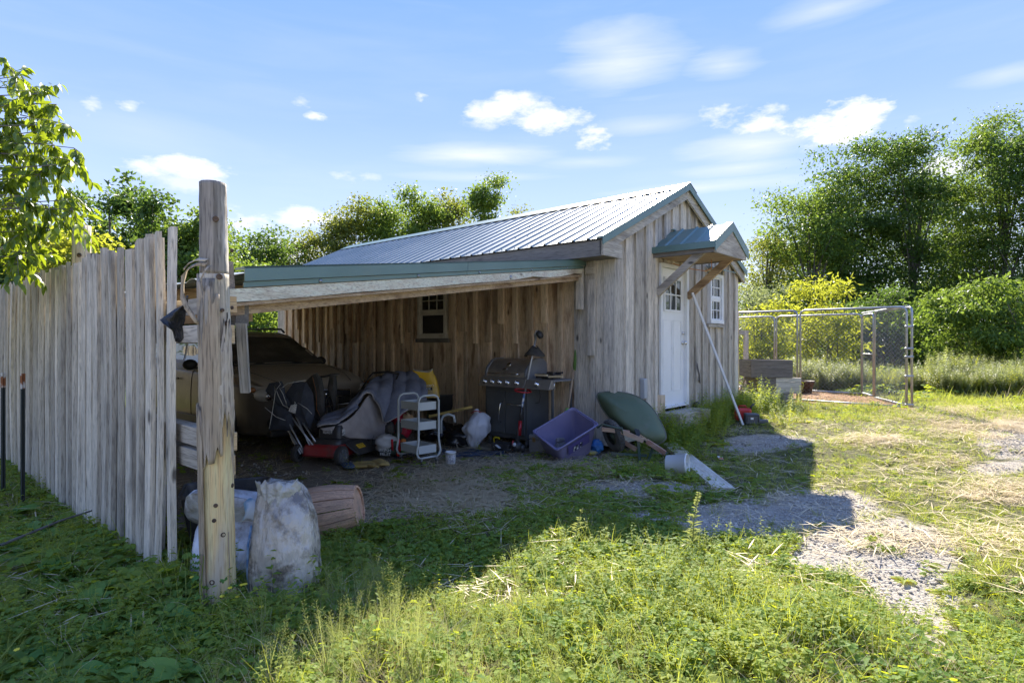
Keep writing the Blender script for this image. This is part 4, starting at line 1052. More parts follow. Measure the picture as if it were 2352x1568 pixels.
# --- canopy over the door
cn = thing('door_canopy', None, None); cn.parent = cabin; cn.location = (1.53, 0, 0)
PJ = .87; CW = .52; CE, CR = 2.66, 2.945
def canz(x): return CR-(CR-CE)*abs(x)/CW
m = MB()
for sgn in (-1, 1):
    n = 4; prof = []
    y0 = -.01; y1 = -PJ
    p = (y1-y0)/n
    for i in range(n):
        a = y0+i*p; prof += [(a, 0), (a+p*.72, 0), (a+p*.80, .02), (a+p*.9, .02), (a+p*.98, 0)]
    prof.append((y1-.03, 0))
    rows = [[(sgn*q, y, canz(q)+h+.03) for y, h in prof] for q in (0, .3, .55, CW+.05)]
    mb = MB(); mb.grid(rows if sgn > 0 else [list(reversed(a)) for a in rows], thick=.003); mb.build('roof_panel', GREENM, cn)
    m2 = MB(); a0, a1 = 0, sgn*(CW+.06)
    for (dy, z0, z1) in ((-PJ-.045, -.075, .055),):
        za, zb = canz(0), canz(CW+.06); vs = []
        for d in (0, .012): vs += [(a0, dy+d, za+z0), (a1, dy+d, zb+z0), (a1, dy+d, zb+z1), (a0, dy+d, za+z1)]
        m2.add(vs, [(0,1,2,3),(7,6,5,4),(0,4,5,1),(1,5,6,2),(2,6,7,3),(3,7,4,0)])
        vs = []
        for d in (.043, .055): vs += [(a0, dy, za+d), (a1, dy, zb+d), (a1, dy+.09, zb+d), (a0, dy+.09, za+d)]
        m2.add(vs, [(0,1,2,3),(7,6,5,4),(0,4,5,1),(1,5,6,2),(2,6,7,3),(3,7,4,0)])
    m2.build('rake_trim', GREENM, cn)
    MB().box((sgn*(CW+.055), -PJ/2-.02, canz(CW+.05)+.005), (.012, PJ+.03, .085)).build('eave_trim', GREENM, cn)
    MB().box((sgn*(CW-.0), -PJ/2-.01, CE-.055), (.04, PJ-.02, .13)).build('side_board', DK_Y, cn)
    m3 = MB(); b_ = Vector((sgn*.47, -.05, 2.06)); e_ = Vector((sgn*.47, -.74, 2.62)); m3.beam(b_, e_, .05, .10, Vector((0,0,1))); m3.build('brace', G_Y if sgn < 0 else BR_Y, cn)
MB().box((0, -PJ/2-.01, CE-.10), (2*CW-.06, PJ-.06, .018)).build('ceiling_board', BR_Y, cn)
MB().prism([(-CW-.0, CE-.125), (CW, CE-.125), (CW, CE-.02), (0, CR-.02), (-CW, CE-.02)], -PJ-.03, -PJ).build('gable_board', G_X, cn)
MB().box((0, -.06, CR+.048), (.05, .05, .02)).build('ridge_cap', GREENM, cn)
MB().tube([(-.1, -.1, 2.50), (.0, -.3, 2.42), (.08, -.5, 2.38), (.16, -.55, 2.42), (.16, -.55, 2.54)], .005, 5).build('orange_wire', mat('orange_wire', (.6,.22,.05), rough=.6), cn, True)
MB().beam((0,-.03,2.7), (0,-PJ+.02,2.7), .02, .02).build('rafter', BR_Y, cn)

# ================================================================== lean-to
lean = thing('lean_to_roof', 'long low lean-to roof with green metal fascia over the parked car', 'lean-to', (CX, CY, 0), TH)
XO = -4.86                                        # outer edge
def lz(t): return 2.43+(t/5.0)*.66              # top of the sheet, t negative outwards
def ey(t): return .41-(-t-.1)/4.9*1.08            # skewed front edge
n = 9
ys = [None]+[1.3+k*.92 for k in range(8)]
for i in range(len(ys)-1):
    m = MB(); P = []
    for q in range(7):
        tt = -.03+(XO+.03)*q/6; a = ey(tt)+.01 if i == 0 else ys[i]+.001; b = ys[i+1]-.001; row = []
        for k in range(4):
            y = a+(b-a)*k/4; row += [(tt, y, lz(tt)), (tt, y+(b-a)*.12, lz(tt)), (tt, y+(b-a)*.15, lz(tt)+.018), (tt, y+(b-a)*.19, lz(tt)+.018), (tt, y+(b-a)*.22, lz(tt))]
        row.append((tt, b, lz(tt))); P.append(row)
    m.grid(P, thick=-.003); m.build('roof_panel', ROOFM, lean)
def skewbar(nm, mt, off, z0, z1, th, ta=-.02, tb=XO, loc=None, jag=0, seg=1):
    m = MB(); rings = []
    N_ = 14 if jag else seg
    for i in range(N_+1):
        t_ = ta+(tb-ta)*i/N_; y = ey(t_)+off; lo = lz(t_)+z0+(jag*max(0, math.sin(i*1.9)+.3)*(1 if i < 6 else .25) if jag else 0)
        rings.append([Vector((t_, y, lo)), Vector((t_, y+th, lo)), Vector((t_, y+th, lz(t_)+z1)), Vector((t_, y, lz(t_)+z1))])
    m.loft(rings); return m.build(nm, mt, lean)
half = (-.02+XO)*.56
for ta, tb in ((-.02, half+.002), (half-.002, XO-.05)):
    skewbar('fascia_trim', GREENM, -.040, -.052, .030, .010, ta, tb); skewbar('fascia_trim', GREENM, -.028, -.085, -.056, .012, ta, tb); skewbar('fascia_trim', GREENM, -.040, .018, .030, .12, ta, tb)
WBEAM = wood('bleached_beam', (.70,.65,.55), (.54,.485,.40), (.24,.20,.155), 'x', stain=(.38,.31,.23), stlo=.56, sthi=.72, var=.02)
skewbar('beam', WBEAM, -.022, -.165, -.090, .05, 0.0, XO-.25, jag=.018)
skewbar('inner_beam', BR_X, .035, -.235, -.13, .045, -.03, XO-.1)
skewbar('beam_underside', BR_X, -.015, -.185, -.167, .05, -.1, XO-.2)
for q in (.12, .31, .52, .7, .9):
    t_ = -.02+(XO+.02)*q; m = MB(); m.lathe([(0,0),(.012,0),(.012,.004),(0,.007)], 8, tr(t_, ey(t_)-.032, lz(t_)-.072) @ rotm(90)); m.build('screw', GALV, lean, True)
t_ = -.02+(XO+.02)*.40
m = MB(); m.lathe([(0,0),(.022,0),(.020,.008),(.01,.012),(0,.010)], 10, tr(t_, ey(t_)-.022, lz(t_)-.135) @ rotm(90)); m.build('bolt', GALV, lean, True)
for i in range(12):
    y = .95+i*.62; m = MB(); m.beam((-.05, y, lz(-.05)-.075), (XO+.03, y, lz(XO)-.075), .045, .12); m.build('rafter', BR_X, lean)
MB().box((0, 4.0, 0), (.045, 7.0, .10)).build('ledger', BR_Y, lean, loc=(-.082, 0.2, 2.22))
MB().box((0, 0, 0), (.05, .09, .62), j=.004).build('hanger_board', G_Z, lean, loc=(-.10, .43, 2.12))
MB().box((0, 0, 0), (.05, .12, .09), j=.004).build('beam_stub', G_Y, lean, loc=(-.06, .30, 2.30))
m = MB(); m.beam((XO+.06, -.45, lz(XO)-.20), (XO+.06, 8.2, lz(XO)-.20), .09, .14); m.build('outer_beam', BR_Y, lean)
for y in (4.6, 7.9):
    m = MB(); m.tube([(XO-.02, y, -.2), (XO-.02, y, lz(XO)-.12)], .07, 10); m.build('back_post', BR_Z, lean, True)
# short post piece and the board hanging right of the tall log
_p = pt(550, 712, 3.35); _t, _s = inv(_p.x, _p.y); MB().box((0,0,0), (.07, .07, .17), j=.004).build('hanging_block', DK_Y, lean, loc=(_t, _s, _p.z))
_p = pt(559, 822, 3.28); _t, _s = inv(_p.x, _p.y); MB().box((0,0,0), (.062, .022, .385), j=.006).build('hanging_board', G_Z, lean, loc=(_t, _s, _p.z), rot=(R(2), R(-3), R(-62)))

# ================================================================== log posts
LOGM = wood('log_grey', (.66,.60,.50), (.43,.37,.29), (.12,.10,.075), 'z', stain=(.50,.33,.19), stlo=.56, sthi=.70, var=.03, knot=False, grain=30, bump=1.0)
LOGBK = wood('log_bark', (.42,.35,.26), (.26,.21,.15), (.09,.07,.05), 'z', stain=(.52,.45,.36), stlo=.5, sthi=.7, var=.04, knot=False, grain=26, bump=1.0)
LOGTOP = wood('log_weathered', (.33,.305,.27), (.17,.155,.135), (.055,.048,.042), 'z', stain=(.62,.56,.48), stlo=.56, sthi=.66, var=.02, knot=False, grain=24, bump=1.0)
ENDW = wood('cut_wood', (.68,.50,.30), (.52,.37,.22), (.26,.17,.11), 'x', stain=(.55,.36,.18), var=.06)
KNOT = mat('knot', (.055,.035,.022), (.12,.075,.045), rough=.8, ns=30)
def log_section(r0, r1, z0, z1, seed, n=28, seg=26, gro=.05, lean_=(0,0), a0=0, a1=2*math.pi, bulge=.0):
    rr = random.Random(seed); ph = [rr.uniform(0, 6.28) for _ in range(8)]; rings = []
    full = abs(a1-a0) > 6.2
    for i in range(seg+1):
        q = i/seg; z = z0+(z1-z0)*q; R_ = r0+(r1-r0)*q; ring = []
        for k in range(n):
            a = a0+(a1-a0)*k/(n if full else n-1)
            g = 1+gro*(.45*math.sin(3*a+ph[0]+q*1.3)+.35*math.sin(7*a+ph[1]-q*2.1)+.28*math.sin(13*a+ph[2]+q*3)+.2*math.sin(19*a+ph[3]+q*9))+.012*math.sin(q*31+ph[4]+a)+bulge*math.exp(-((q-.35)/.1)**2)
            ring.append(Vector((math.cos(a)*R_*g+lean_[0]*q, math.sin(a)*R_*g+lean_[1]*q, z)))
        rings.append(ring)
    return rings
P1 = Vector((-1.520, 3.10, 0))
post1 = thing('log_post', 'tall peeling log post at the near end of the fence, standing well above the roof', 'post', P1)
m = MB(); m.loft(log_section(.079, .074, -.15, 1.10, 4, lean_=(-.02,0), gro=.04)); m.build('peeled_lower_log', PALE, post1, True)
m = MB(); m.loft(log_section(.077, .069, 1.10, 1.75, 4, lean_=(-.012,0), gro=.07), M=tr(-.02,0,0)); m.build('grey_middle_log', LOGM, post1, True)
m = MB(); m.loft(log_section(.069, .064, 1.75, 2.225, 5, lean_=(-.008,.0), gro=.05), M=tr(-.032,0,0)); m.build('dark_upper_log', LOGTOP, post1, True)
# strips of bark left on the log
for (z0, z1, a0, a1, rr_, sd_, mt) in [(-.05, 1.02, 2.6, 4.35, .087, 1, LOGBK), (.80, 1.66, 3.4, 5.3, .087, 2, LOGBK), (.98, 1.45, 5.0, 6.0, .084, 3, LOGBK)]:
    rg = log_section(rr_, rr_*.98, z0, z1, sd_, 14, 30, .05, (-.02,0), a0, a1)
    rin = [[Vector((p.x*.88, p.y*.88, p.z)) for p in r_] for r_ in rg]
    # ragged ends
    rr2 = random.Random(sd_); dz = [rr2.uniform(-.10, .10) for _ in range(14)]
    rg = [[Vector((p.x, p.y, p.z+dz[k]*(abs(i/30-.5)*2)**3*(1 if i > 15 else -1))) for k, p in enumerate(r_)] for i, r_ in enumerate(rg)]
    m = MB(); m.grid(rg, thick=.009); m.build('bark_strip', mt, post1, True)
# splintered pale strip near the top of the bark
m = MB()
for k, (a, z0, z1, w) in enumerate([(4.35,1.30,1.72,.03),(4.65,1.42,1.72,.028),(4.95,1.55,1.72,.02),(4.15,1.35,1.60,.02)]):
    P = []
    for i in range(8):
        q = i/7; z = z0+(z1-z0)*q; ww = w*(.15+.85*q)*.5; rr_ = .081+.012*math.sin(q*3.1)
        P.append([(math.cos(a-ww/.08)*rr_-.02, math.sin(a-ww/.08)*rr_, z), (math.cos(a)*(rr_+.004)-.02, math.sin(a)*(rr_+.004), z), (math.cos(a+ww/.08)*rr_-.02, math.sin(a+ww/.08)*rr_, z)])
    m.grid(P, thick=.004)
m.build('split_strip', LOGTOP, post1, True)
for (px, py, r_, mt) in [(496,503,.013,0),(521,571,.009,0),(503,635,.013,0),(508,712,.008,0),(515,742,.011,0),(504,783,.010,0),(510,855,.011,0),(501,1027,.011,0),(531,880,.008,0),(519,1121,.010,0),(496,1160,.009,0),(493,1194,.009,0),(509,1229,.011,0),(489,1335,.012,0),(526,705,.008,0)]:
    Y = 3.10-.066; p = pt(px, py, Y)-P1; a = math.atan2(-math.sqrt(max(0, .073**2-min(.0053, (p.x+.012)**2))), p.x+.012); pp = Vector((math.cos(a)*.075-.012, math.sin(a)*.075, p.z))
    m = MB(); d = Vector((math.cos(a), math.sin(a), 0)); M_ = Matrix.Translation(pp) @ d.to_track_quat('Z', 'Y').to_matrix().to_4x4()
    m.lathe([(r_*1.25,-.004),(r_*1.15,.004),(r_*.8,.006),(r_*.5,.002),(0,.004)], 12, M_); m.build('knot', KNOT, post1, True)
m = MB(); rr = random.Random(8)
m.tube([(.06,-.04,.42),(.075,-.05,.1)], .003, 4); m.tube([(.078,-.02,1.10),(.085,-.04,.85),(.10,-.05,.70)], [.004,.003,.001], 4); m.tube([(.07,-.03,.95),(.09,-.06,.80),(.098,-.06,.72)], [.006,.004,.002], 4); m.build('bark_splinter', LOGBK, post1)
p2 = W(-4.90, 2.62)
post2 = thing('log_post', 'short pale log post top rising behind the middle of the fence', 'post', p2)
m = MB(); m.loft(log_section(.078, .072, -.2, 2.46, 9, gro=.04)); m.build('log', LOGM, post2, True)
m = MB(); m.lathe([(.02,-.004),(.019,.006),(.010,.009),(0,.003)], 12, tr(.03,-.074,2.18) @ rotm(90)); m.build('knot', KNOT, post2, True)
# broken rail behind the fence
o = thing('broken_rail', 'split dark log rail sticking up behind the fence with a white curl of bark', 'rail', W(-4.78, 3.2, 2.0))
m = MB(); m.tube([(-.35,.35,.12),(-.12,.12,.13),(.05,-.1,.10)], [.05,.06,.05], 9); m.build('rail_log', LOGBK, o, True)
m = MB(); m.grid([[(.02,-.10,.20),(.05,-.11,.18)],[(.10,-.13,.13),(.13,-.13,.11)],[(.17,-.16,.0),(.2,-.16,-.0)],[(.2,-.17,-.14),(.22,-.17,-.14)]], thick=.006); m.build('bark_curl', mat('pale_bark', (.62,.58,.50), (.5,.46,.38), rough=.7, ns=8), o, True)

# ================================================================== fence
FX = -5.075
fence = thing('plank_fence', 'weathered grey fence of tall vertical planks running back along the lean-to', 'fence', W(FX, -.17), TH)
y = 0.0; i = 0; rr = random.Random(21)
while y < 12.5:
    w = rr.uniform(.070, .108); gap = .005+abs(rr.gauss(0, .009))
    if i == 0: w = .10
    top = 2.055-.01*y*.4+rr.uniform(-.032, .026)-(.03 if 5 < i < 12 else 0)+(.0 if i else .02); bot = rr.uniform(0, .05)+(.07*sstep(2.5,4,y))-.03
    th = rr.uniform(.022, .034); rot = rr.gauss(0, .10); n = 6; rings = []; ph = rr.uniform(0, 6.28); bow = rr.gauss(0, .008); tilt = rr.gauss(0, .004)
    for k in range(n+1):
        q = k/n; z = bot+(top-bot)*q; a = w/2+rr.uniform(-.0035,.0035); cxx = bow*math.sin(q*3.1)+tilt*(q-.5); yy = tilt*2*(q-.5)
        e = .006
        rings.append([Vector((cxx-th/2, yy-a+e, z)), Vector((cxx+th/2, yy-a, z)), Vector((cxx+th/2, yy+a, z)), Vector((cxx-th/2, yy+a-e, z)), Vector((cxx-th/2-.002-.004*abs(math.sin(ph)), yy+a*.3, z+(.0 if k < n else .004*math.sin(ph)))), Vector((cxx-th/2-.002, yy-a*.3, z))])
    mb = MB(); zc = (top+bot)/2; rings = [[p-Vector((0,0,zc)) for p in r_] for r_ in rings]; mb.loft([list(reversed(r_)) for r_ in rings])
    o = mb.build('plank', FN_Z, fence, loc=(rr.uniform(-.005,.005)-(.034 if i % 2 else 0), y+w/2, zc), rot=(0, 0, rot))
    y += w+(gap*1.4 if rr.random() < .3 else -.010+gap*.3)+(.03 if i == 0 else 0); i += 1
for z, w_, h_, y0, y1 in ((1.60,.09,.09,-.52,12.4),(1.44,.085,.10,-.50,2.9),(.86,.09,.10,-.52,12.4),(.73,.09,.105,-.50,2.9)):
    m = MB(); m.beam((.075, y0, z), (.075, y1, z), w_, h_, j=.004); m.build('rail', G_Y, fence)
    m = MB(); m.beam((.075, y0-.006, z), (.075, y0-.0005, z), w_*.96, h_*.96, j=.002); m.build('rail_end', ENDW, fence)
MB().box((0,0,0), (.09,.10,.17), j=.006).build('spacer_block', DK_Y, fence, loc=(.085, -.42, 1.755))
# peeled bark loop and black bag
def ribbon(pts, w, side, th=.004):
    P = []; 
    for i, p in enumerate(pts):
        s_ = Vector(side)*(w[i] if isinstance(w, list) else w)/2; P.append([Vector(p)-s_, Vector(p)+Vector((0,-.004,0)), Vector(p)+s_])
    m = MB(); m.grid(P, thick=th); return m
bl = thing('bark_loop', 'curling strip of loose bark looping off the tall log post above the black bag', 'bark', (P1.x-.07, P1.y-.05, 1.7))
def loc_(px, py, Y, o): return pt(px, py, Y)-o.location
pts = [loc_(*q, bl) for q in [(475,608,3.03),(455,606,3.02),(436,615,3.0),(424,628,3.0),(419,655,3.0),(418,680,2.99),(428,705,2.99),(440,722,2.99),(450,738,3.0),(458,745,3.02)]]
ribbon(pts, [.03,.04,.045,.05,.03,.035,.03,.03,.025,.01], (.35,.5,.6)).build('bark_curl', LOGBK, bl, True)
ribbon([p+Vector((.004,-.012,.02)) for p in pts[:4]], [.03,.03,.03,.008], (.3,.6,.5)).build('pale_curl', mat('pale_bark2', (.52,.44,.33), (.34,.27,.19), rough=.8, ns=9), bl, True)
ribbon([loc_(*q, bl) for q in [(480,610,3.02),(470,622,3.0),(462,640,3.0),(463,655,3.0),(468,668,3.0)]], [.03,.02,.012,.01,.004], (.6,.3,.2)).build('bark_shred', LOGBK, bl, True)
bag = thing('black_bag', 'limp black plastic bag hanging from the bark beside the first fence plank', 'bag', pt(405, 745, 3.12))
m = MB(); P = []
prof = [((424,700,3.05),(430,712,3.10)),((400,712,3.05),(426,722,3.1)),((368,732,3.04),(424,738,3.1)),((376,745,3.03),(420,752,3.12)),((398,758,3.02),(419,765,3.1)),((402,772,3.03),(420,778,3.1)),((406,782,3.05),(417,785,3.08))]
rr = random.Random(2)
for a, b in prof:
    a, b = loc_(*a, bag), loc_(*b, bag); row = []
    for k in range(7):
        q = k/6; row.append(a.lerp(b, q)+Vector((0, -.035*math.sin(math.pi*q)+rr.uniform(-.012,.012), rr.uniform(-.006,.006))))
    P.append(row)
m.grid(P, thick=.003); m.build('folded_plastic', mat('black_film', (.016,.016,.018), rough=.28, bump=1.2, bs=40), bag, True)
m = MB(); m.tube([loc_(418,710,3.05,bag), loc_(428,695,3.03,bag), loc_(430,680,3.0,bag)], .006, 5); m.build('bag_tie', BLACKP, bag, True)
# steel fence stakes
for (px, ptop, Yd, lb) in [(52, 867, 5.1, 'dark steel stake with white and rusty tip, right one of the pair by the fence'), (7, 865, 5.3, 'dark steel stake with a rusty tip at the left edge of the photo')]:
    b = pt(px, 784, Yd); b.z = gh(b.x, b.y); zt = 1.4-(ptop-784)/FP*Yd-b.z
    st = thing('fence_stake', lb, 'stake', b, .4, 'steel stakes by the fence')
    m = MB(); m.box((0,0,zt/2-.1), (.032,.005,zt+.02)); m.box((0,-.013,zt/2-.1), (.005,.022,zt+.02))
    for k in range(14): m.box((0,.006,.1+k*.06), (.010,.01,.012))
    m.build('stake', mat('stake_green', (.018,.028,.024), (.03,.035,.03), rough=.6, ns=9), st)
    m = MB(); m.box((0,-.001,zt-.03), (.035,.008,.13)); m.box((0,-.015,zt-.03), (.008,.026,.13)); m.build('painted_tip', mat('rust_tip', (.62,.58,.52), (.30,.11,.04), rough=.85, ns=16, lo=.45, hi=.55), st)
from mathutils import noise as mnoise
# ================================================================== car
CARP = mat('dusty_paint', (.085,.07,.052), (.11,.09,.066), rough=.42, ns=2.2, spec=.3, dirt=(.16,.13,.095), ds=3.5, dlo=.5, dhi=.78, coat=.12)
def dusty(m, dust, lo=.25, hi=.95, k=.8):      # settled dust on faces that look up
    nt, N, L, P = nodes(m); src = P.inputs['Base Color'].links[0].from_socket
    g = N.new('ShaderNodeNewGeometry'); s_ = N.new('ShaderNodeSeparateXYZ'); L.new(g.outputs['Normal'], s_.inputs[0])
    r_ = N.new('ShaderNodeMapRange'); L.new(s_.outputs[2], r_.inputs[0]); r_.inputs[1].default_value = lo; r_.inputs[2].default_value = hi; r_.inputs[4].default_value = k
    x = N.new('ShaderNodeMix'); x.data_type = 'RGBA'; L.new(r_.outputs[0], x.inputs[0]); L.new(src, x.inputs[6]); x.inputs[7].default_value = c4(dust); L.new(x.outputs[2], P.inputs['Base Color'])
dusty(CARP, (.55,.46,.335), .3, .92, .88)
CARG = mat('dusty_glass', (.085,.075,.058), (.12,.105,.082), rough=.25, ns=3, spec=.8, dirt=(.20,.175,.135), ds=2.5, dlo=.5, dhi=.8)
SIDEG = mat('side_glass', (.02,.022,.025), rough=.03, spec=1.0)
TRIM = mat('car_trim', (.02,.02,.019), (.04,.036,.03), rough=.6, ns=8)
LENS = mat('lamp_lens', (.66,.63,.56), (.46,.42,.35), rough=.15, spec=.8, ns=5, coat=.6)
AMBER = mat('amber_lens', (.50,.20,.06), rough=.2, coat=.5)
car = thing('parked_car', 'dusty bronze estate car parked nose-out under the lean-to', 'car', W(-2.15, 3.12), TH)
KY = [0, .03, .10, .25, .5, .95, 1.25, 2.05, 2.4, 3.4, 4.2, 4.55, 4.74, 4.80]
KW = [.62, .72, .80, .865, .895, .905, .91, .912, .912, .912, .90, .87, .82, .76]
KB = [.60, .66, .74, .82, .88, .94, .98, 1.0, 1.01, 1.03, 1.05, 1.02, .98, .9]
KT = [.66, .74, .83, .90, .955, 1.02, 1.055, 1.50, 1.555, 1.585, 1.53, 1.30, 1.10, .95]
KR = [.50, .60, .68, .73, .76, .79, .80, .64, .635, .63, .61, .60, .62, .6]
KZ = [.34, .28, .24, .22, .21, .21, .21, .21, .21, .21, .23, .26, .32, .38]
def carp(y, u):
    w, b, tp, rf, zb = (np.interp(y, KY, q) for q in (KW, KB, KT, KR, KZ))
    pts = [(0, zb), (.55*w, zb), (.90*w, zb), (.975*w, zb+.10), (1.0*w, .45), (.995*w, b*.78), (.975*w, b-.05), (.935*w, b), (min(.90*w, rf+.10), b+.35*(tp-b)*.5+.008), (rf+.02, tp-.045*(1 if tp > 1.3 else .25)), (rf*.9, tp-.015), (rf*.5, tp+.004), (0, tp+.010)]
    q = u*(len(pts)-1); i = min(int(q), len(pts)-2); f = q-i
    def g(k): return np.array(pts[max(0, min(len(pts)-1, k))])
    p0, p1, p2, p3 = g(i-1), g(i), g(i+1), g(i+2); 
    c = .5*((2*p1)+(-p0+p2)*f+(2*p0-5*p1+4*p2-p3)*f*f+(-p0+3*p1-3*p2+p3)*f**3)
    return Vector((max(0, float(c[0])), y, float(c[1])))
def patch(nm, mt, ys, us, off, side=1, both=False, thick=.004, parent=car, rows=None):
    """a piece of the body surface between stations ys and section range us, standing off by off"""
    P = []
    for i, y in enumerate(ys):
        u0, u1 = (us if not rows else rows[i]); row = []
        for k in range(9):
            u = u0+(u1-u0)*k/8; p = carp(y, u); e = carp(y, min(1, u+.01))-carp(y, max(0, u-.01)); l = carp(min(4.8, y+.02), u)-carp(max(0, y-.02), u)
            n_ = Vector((l.y*e.z-l.z*e.y, l.z*e.x-l.x*e.z, l.x*e.y-l.y*e.x)); n_ = n_.normalized()*(1 if n_.dot(Vector((1,0,.3))) > 0 else -1) if n_.length > 0 else Vector((0,0,1))
            q = p+n_*off; row.append(Vector((q.x*side, q.y, q.z)))
        P.append(row)
    if both: P = [[Vector((-p.x, p.y, p.z)) for p in reversed(r_)][:-1]+r_ if False else r_+[Vector((-p.x, p.y, p.z)) for p in reversed(r_[:-1])] for r_ in P]
    m = MB(); m.grid(P if side < 0 else [list(reversed(r_)) for r_ in P]); return m.build(nm, mt, parent, True)
ys = list(np.concatenate([np.linspace(0, .12, 6), np.linspace(.16, 1.2, 14), np.linspace(1.25, 2.1, 14), np.linspace(2.2, 4.5, 14), np.linspace(4.55, 4.8, 6)])); rings = []
for y in ys:
    half = [carp(y, k/44) for k in range(45)]
    rings.append(half+[Vector((-p.x, p.y, p.z)) for p in reversed(half[1:-1])])
m = MB(); m.loft([list(reversed(r_)) for r_ in rings]); m.build('body', CARP, car, True)
patch('windshield', CARG, list(np.linspace(1.30, 1.98, 10)), (9.25/12, 1), .004, 1, True)
patch('roof_front_strip', CARP, [2.12, 2.3], (10.2/12, 1), .003, 1, True)  # strip of plain body paint across the front of the roof
for sd_ in (-1, 1):
    patch('side_window', SIDEG, list(np.linspace(1.95, 2.62, 6)), (8.0/12, 9.0/12), .005, sd_, rows=[((7.95)/12, (8.15+.85*min(1, i/2))/12) for i in range(6)])
    patch('side_window', SIDEG, list(np.linspace(2.70, 3.45, 5)), (8/12, 9/12), .005, sd_)
    patch('side_window', SIDEG, list(np.linspace(3.53, 4.15, 5)), (8/12, 9/12), .005, sd_, rows=[(8/12, (9-.12*i)/12) for i in range(5)])
    m = MB(); m.tube([(sd_*.60, 2.15, 1.545), (sd_*.60, 2.25, 1.60), (sd_*.59, 3.9, 1.625), (sd_*.585, 4.1, 1.57)], .016, 8); m.build('roof_rail', TRIM, car, True)
    o = MB().ell((sd_*1.0, 1.72, 1.08), (.10, .055, .075), 12, 8).build('mirror', TRIM, car, True); MB().box((sd_*.90, 1.73, 1.03), (.10, .04, .03)).build('mirror_stalk', TRIM, o)
    for y in (2.35, 3.25):
        m = MB(); m.tube([(sd_*.918, y, .86), (sd_*.945, y+.02, .862), (sd_*.945, y+.14, .862), (sd_*.918, y+.16, .86)], .011, 6); m.build('door_handle', CARP, car, True)
    for y in (1.93, 2.66, 3.49):
        m = MB(); m.tube([carp(y, q)*1.0+Vector((.004,0,0)) if sd_ > 0 else Vector((-carp(y, q).x-.004, y, carp(y, q).z)) for q in (.28,.34,.40,.46,.52,.58)], .004, 4); m.build('door_seam', TRIM, car)
    m = MB(); m.box((sd_*.905, 2.4, .30), (.03, 2.0, .14)); m.build('sill', TRIM, car, bevel=.01)
    patch('headlight', LENS, [.028,.06,.11,.18,.27,.36], (.4,.5), .008, sd_, rows=[(7.9/12, 9.8/12), (6.6/12, 9.5/12), (6.2/12, 9.1/12), (6.05/12, 8.5/12), (6.1/12, 7.9/12), (6.3/12, 7.2/12)])
    MB().ell((sd_*.725, .115, .735), (.135, .10, .088), 16, 10).build('headlight_lens', LENS, car, True); MB().ell((sd_*.71, .035, .725), (.06, .03, .055), 12, 8).build('lamp_bulb', CHR, car, True)
    MB().ell((sd_*.835, .22, .80), (.04, .06, .035), 10, 6).build('indicator', AMBER, car, True)
    m = MB(); m.ell((sd_*.62, .012, .40), (.13, .03, .065), 14, 8); m.build('fog_lamp_recess', TRIM, car, True)
    MB().ell((sd_*.62, -.008, .40), (.035, .02, .035), 10, 6).build('fog_lamp', LENS, car, True)
    for y in (.92, 3.78):
        m = MB(); m.lathe([(0,-.02),(.385,-.02),(.385,.012),(.36,.022),(.34,.01),(0,.01)], 32, tr(sd_*.900, y, .35) @ rotm(0, 90*sd_)); m.build('wheel_arch', TRIM, car, True)
        m = MB(); m.lathe([(.20,-.08),(.30,-.09),(.33,-.05),(.335,.0),(.33,.035),(.30,.055),(.215,.05)], 36, tr(sd_*.87, y, .335) @ rotm(0, 90*sd_)); wh = m.build('tyre', RUBBER, car, True)
        m = MB(); m.lathe([(0,.015),(.05,.03),(.06,.012),(.19,.02),(.212,.05),(.218,.03)], 24, tr(sd_*.87, y, .335) @ rotm(0, 90*sd_))
        for k in range(5):
            a = k*1.2566; m.beam((sd_*.90, y+math.cos(a)*.05, .335+math.sin(a)*.05), (sd_*.905, y+math.cos(a)*.20, .335+math.sin(a)*.20), .045, .02, Vector((1,0,0)))
        m.build('rim', mat('rim', (.35,.34,.32), rough=.4, metal=.7), wh)
m = MB(); m.box((0, .0, .655), (.82, .05, .20)); m.build('grille', TRIM, car, bevel=.02)
m = MB()
for z in (.60,.63,.66,.69,.72): m.box((0, -.028, z), (.76, .006, .006))
for k in range(26): m.box((-.375+k*.03, -.0275, .66), (.005, .005, .15))
m.build('grille_mesh', mat('grille_grey', (.07,.068,.062), rough=.5, metal=.4), car)
m = MB(); m.tube([(-.42,-.03,.56),(-.40,-.034,.745),(0,-.046,.765),(.40,-.034,.745),(.42,-.03,.56),(0,-.042,.545)], .011, 8, closed=True); m.tube([(-.41,-.032,.665),(0,-.045,.675),(.41,-.032,.665)], .012, 8); m.build('grille_surround', CHR, car, True)
m = MB(); m.ell((0,-.05,.675), (.062,.012,.035), 16, 6); m.build('badge', CHR, car, True)
MB().ell((0,-.058,.675), (.050,.008,.026), 16, 6).build('badge_inlay', mat('navy_enamel', (.02,.04,.10), rough=.2), car, True)
m = MB(); m.box((0,.01,.46), (1.15,.05,.05)); m.box((0,-.005,.35), (.72,.05,.12)); m.build('lower_intake', TRIM, car, bevel=.015)
m = MB(); m.box((0,.10,.255), (1.42,.22,.09)); m.build('bumper_lip', TRIM, car, bevel=.03)
MB().box((0,-.022,.47), (.30,.008,.12)).build('plate_holder', mat('plate_dark', (.05,.05,.048), rough=.5), car)
for x0 in (-.58, .0):
    m = MB(); m.tube([(x0+.42, 1.27, 1.082), (x0+.25, 1.31, 1.10), (x0-.05, 1.33, 1.105)], .009, 5); m.build('wiper', TRIM, car, True)
m = MB(); m.tube([(-.80,1.27,1.065),(-.4,1.235,1.077),(0,1.225,1.08),(.4,1.235,1.077),(.80,1.27,1.065)], .010, 5); m.build('cowl_seam', TRIM, car, True)
m = MB()
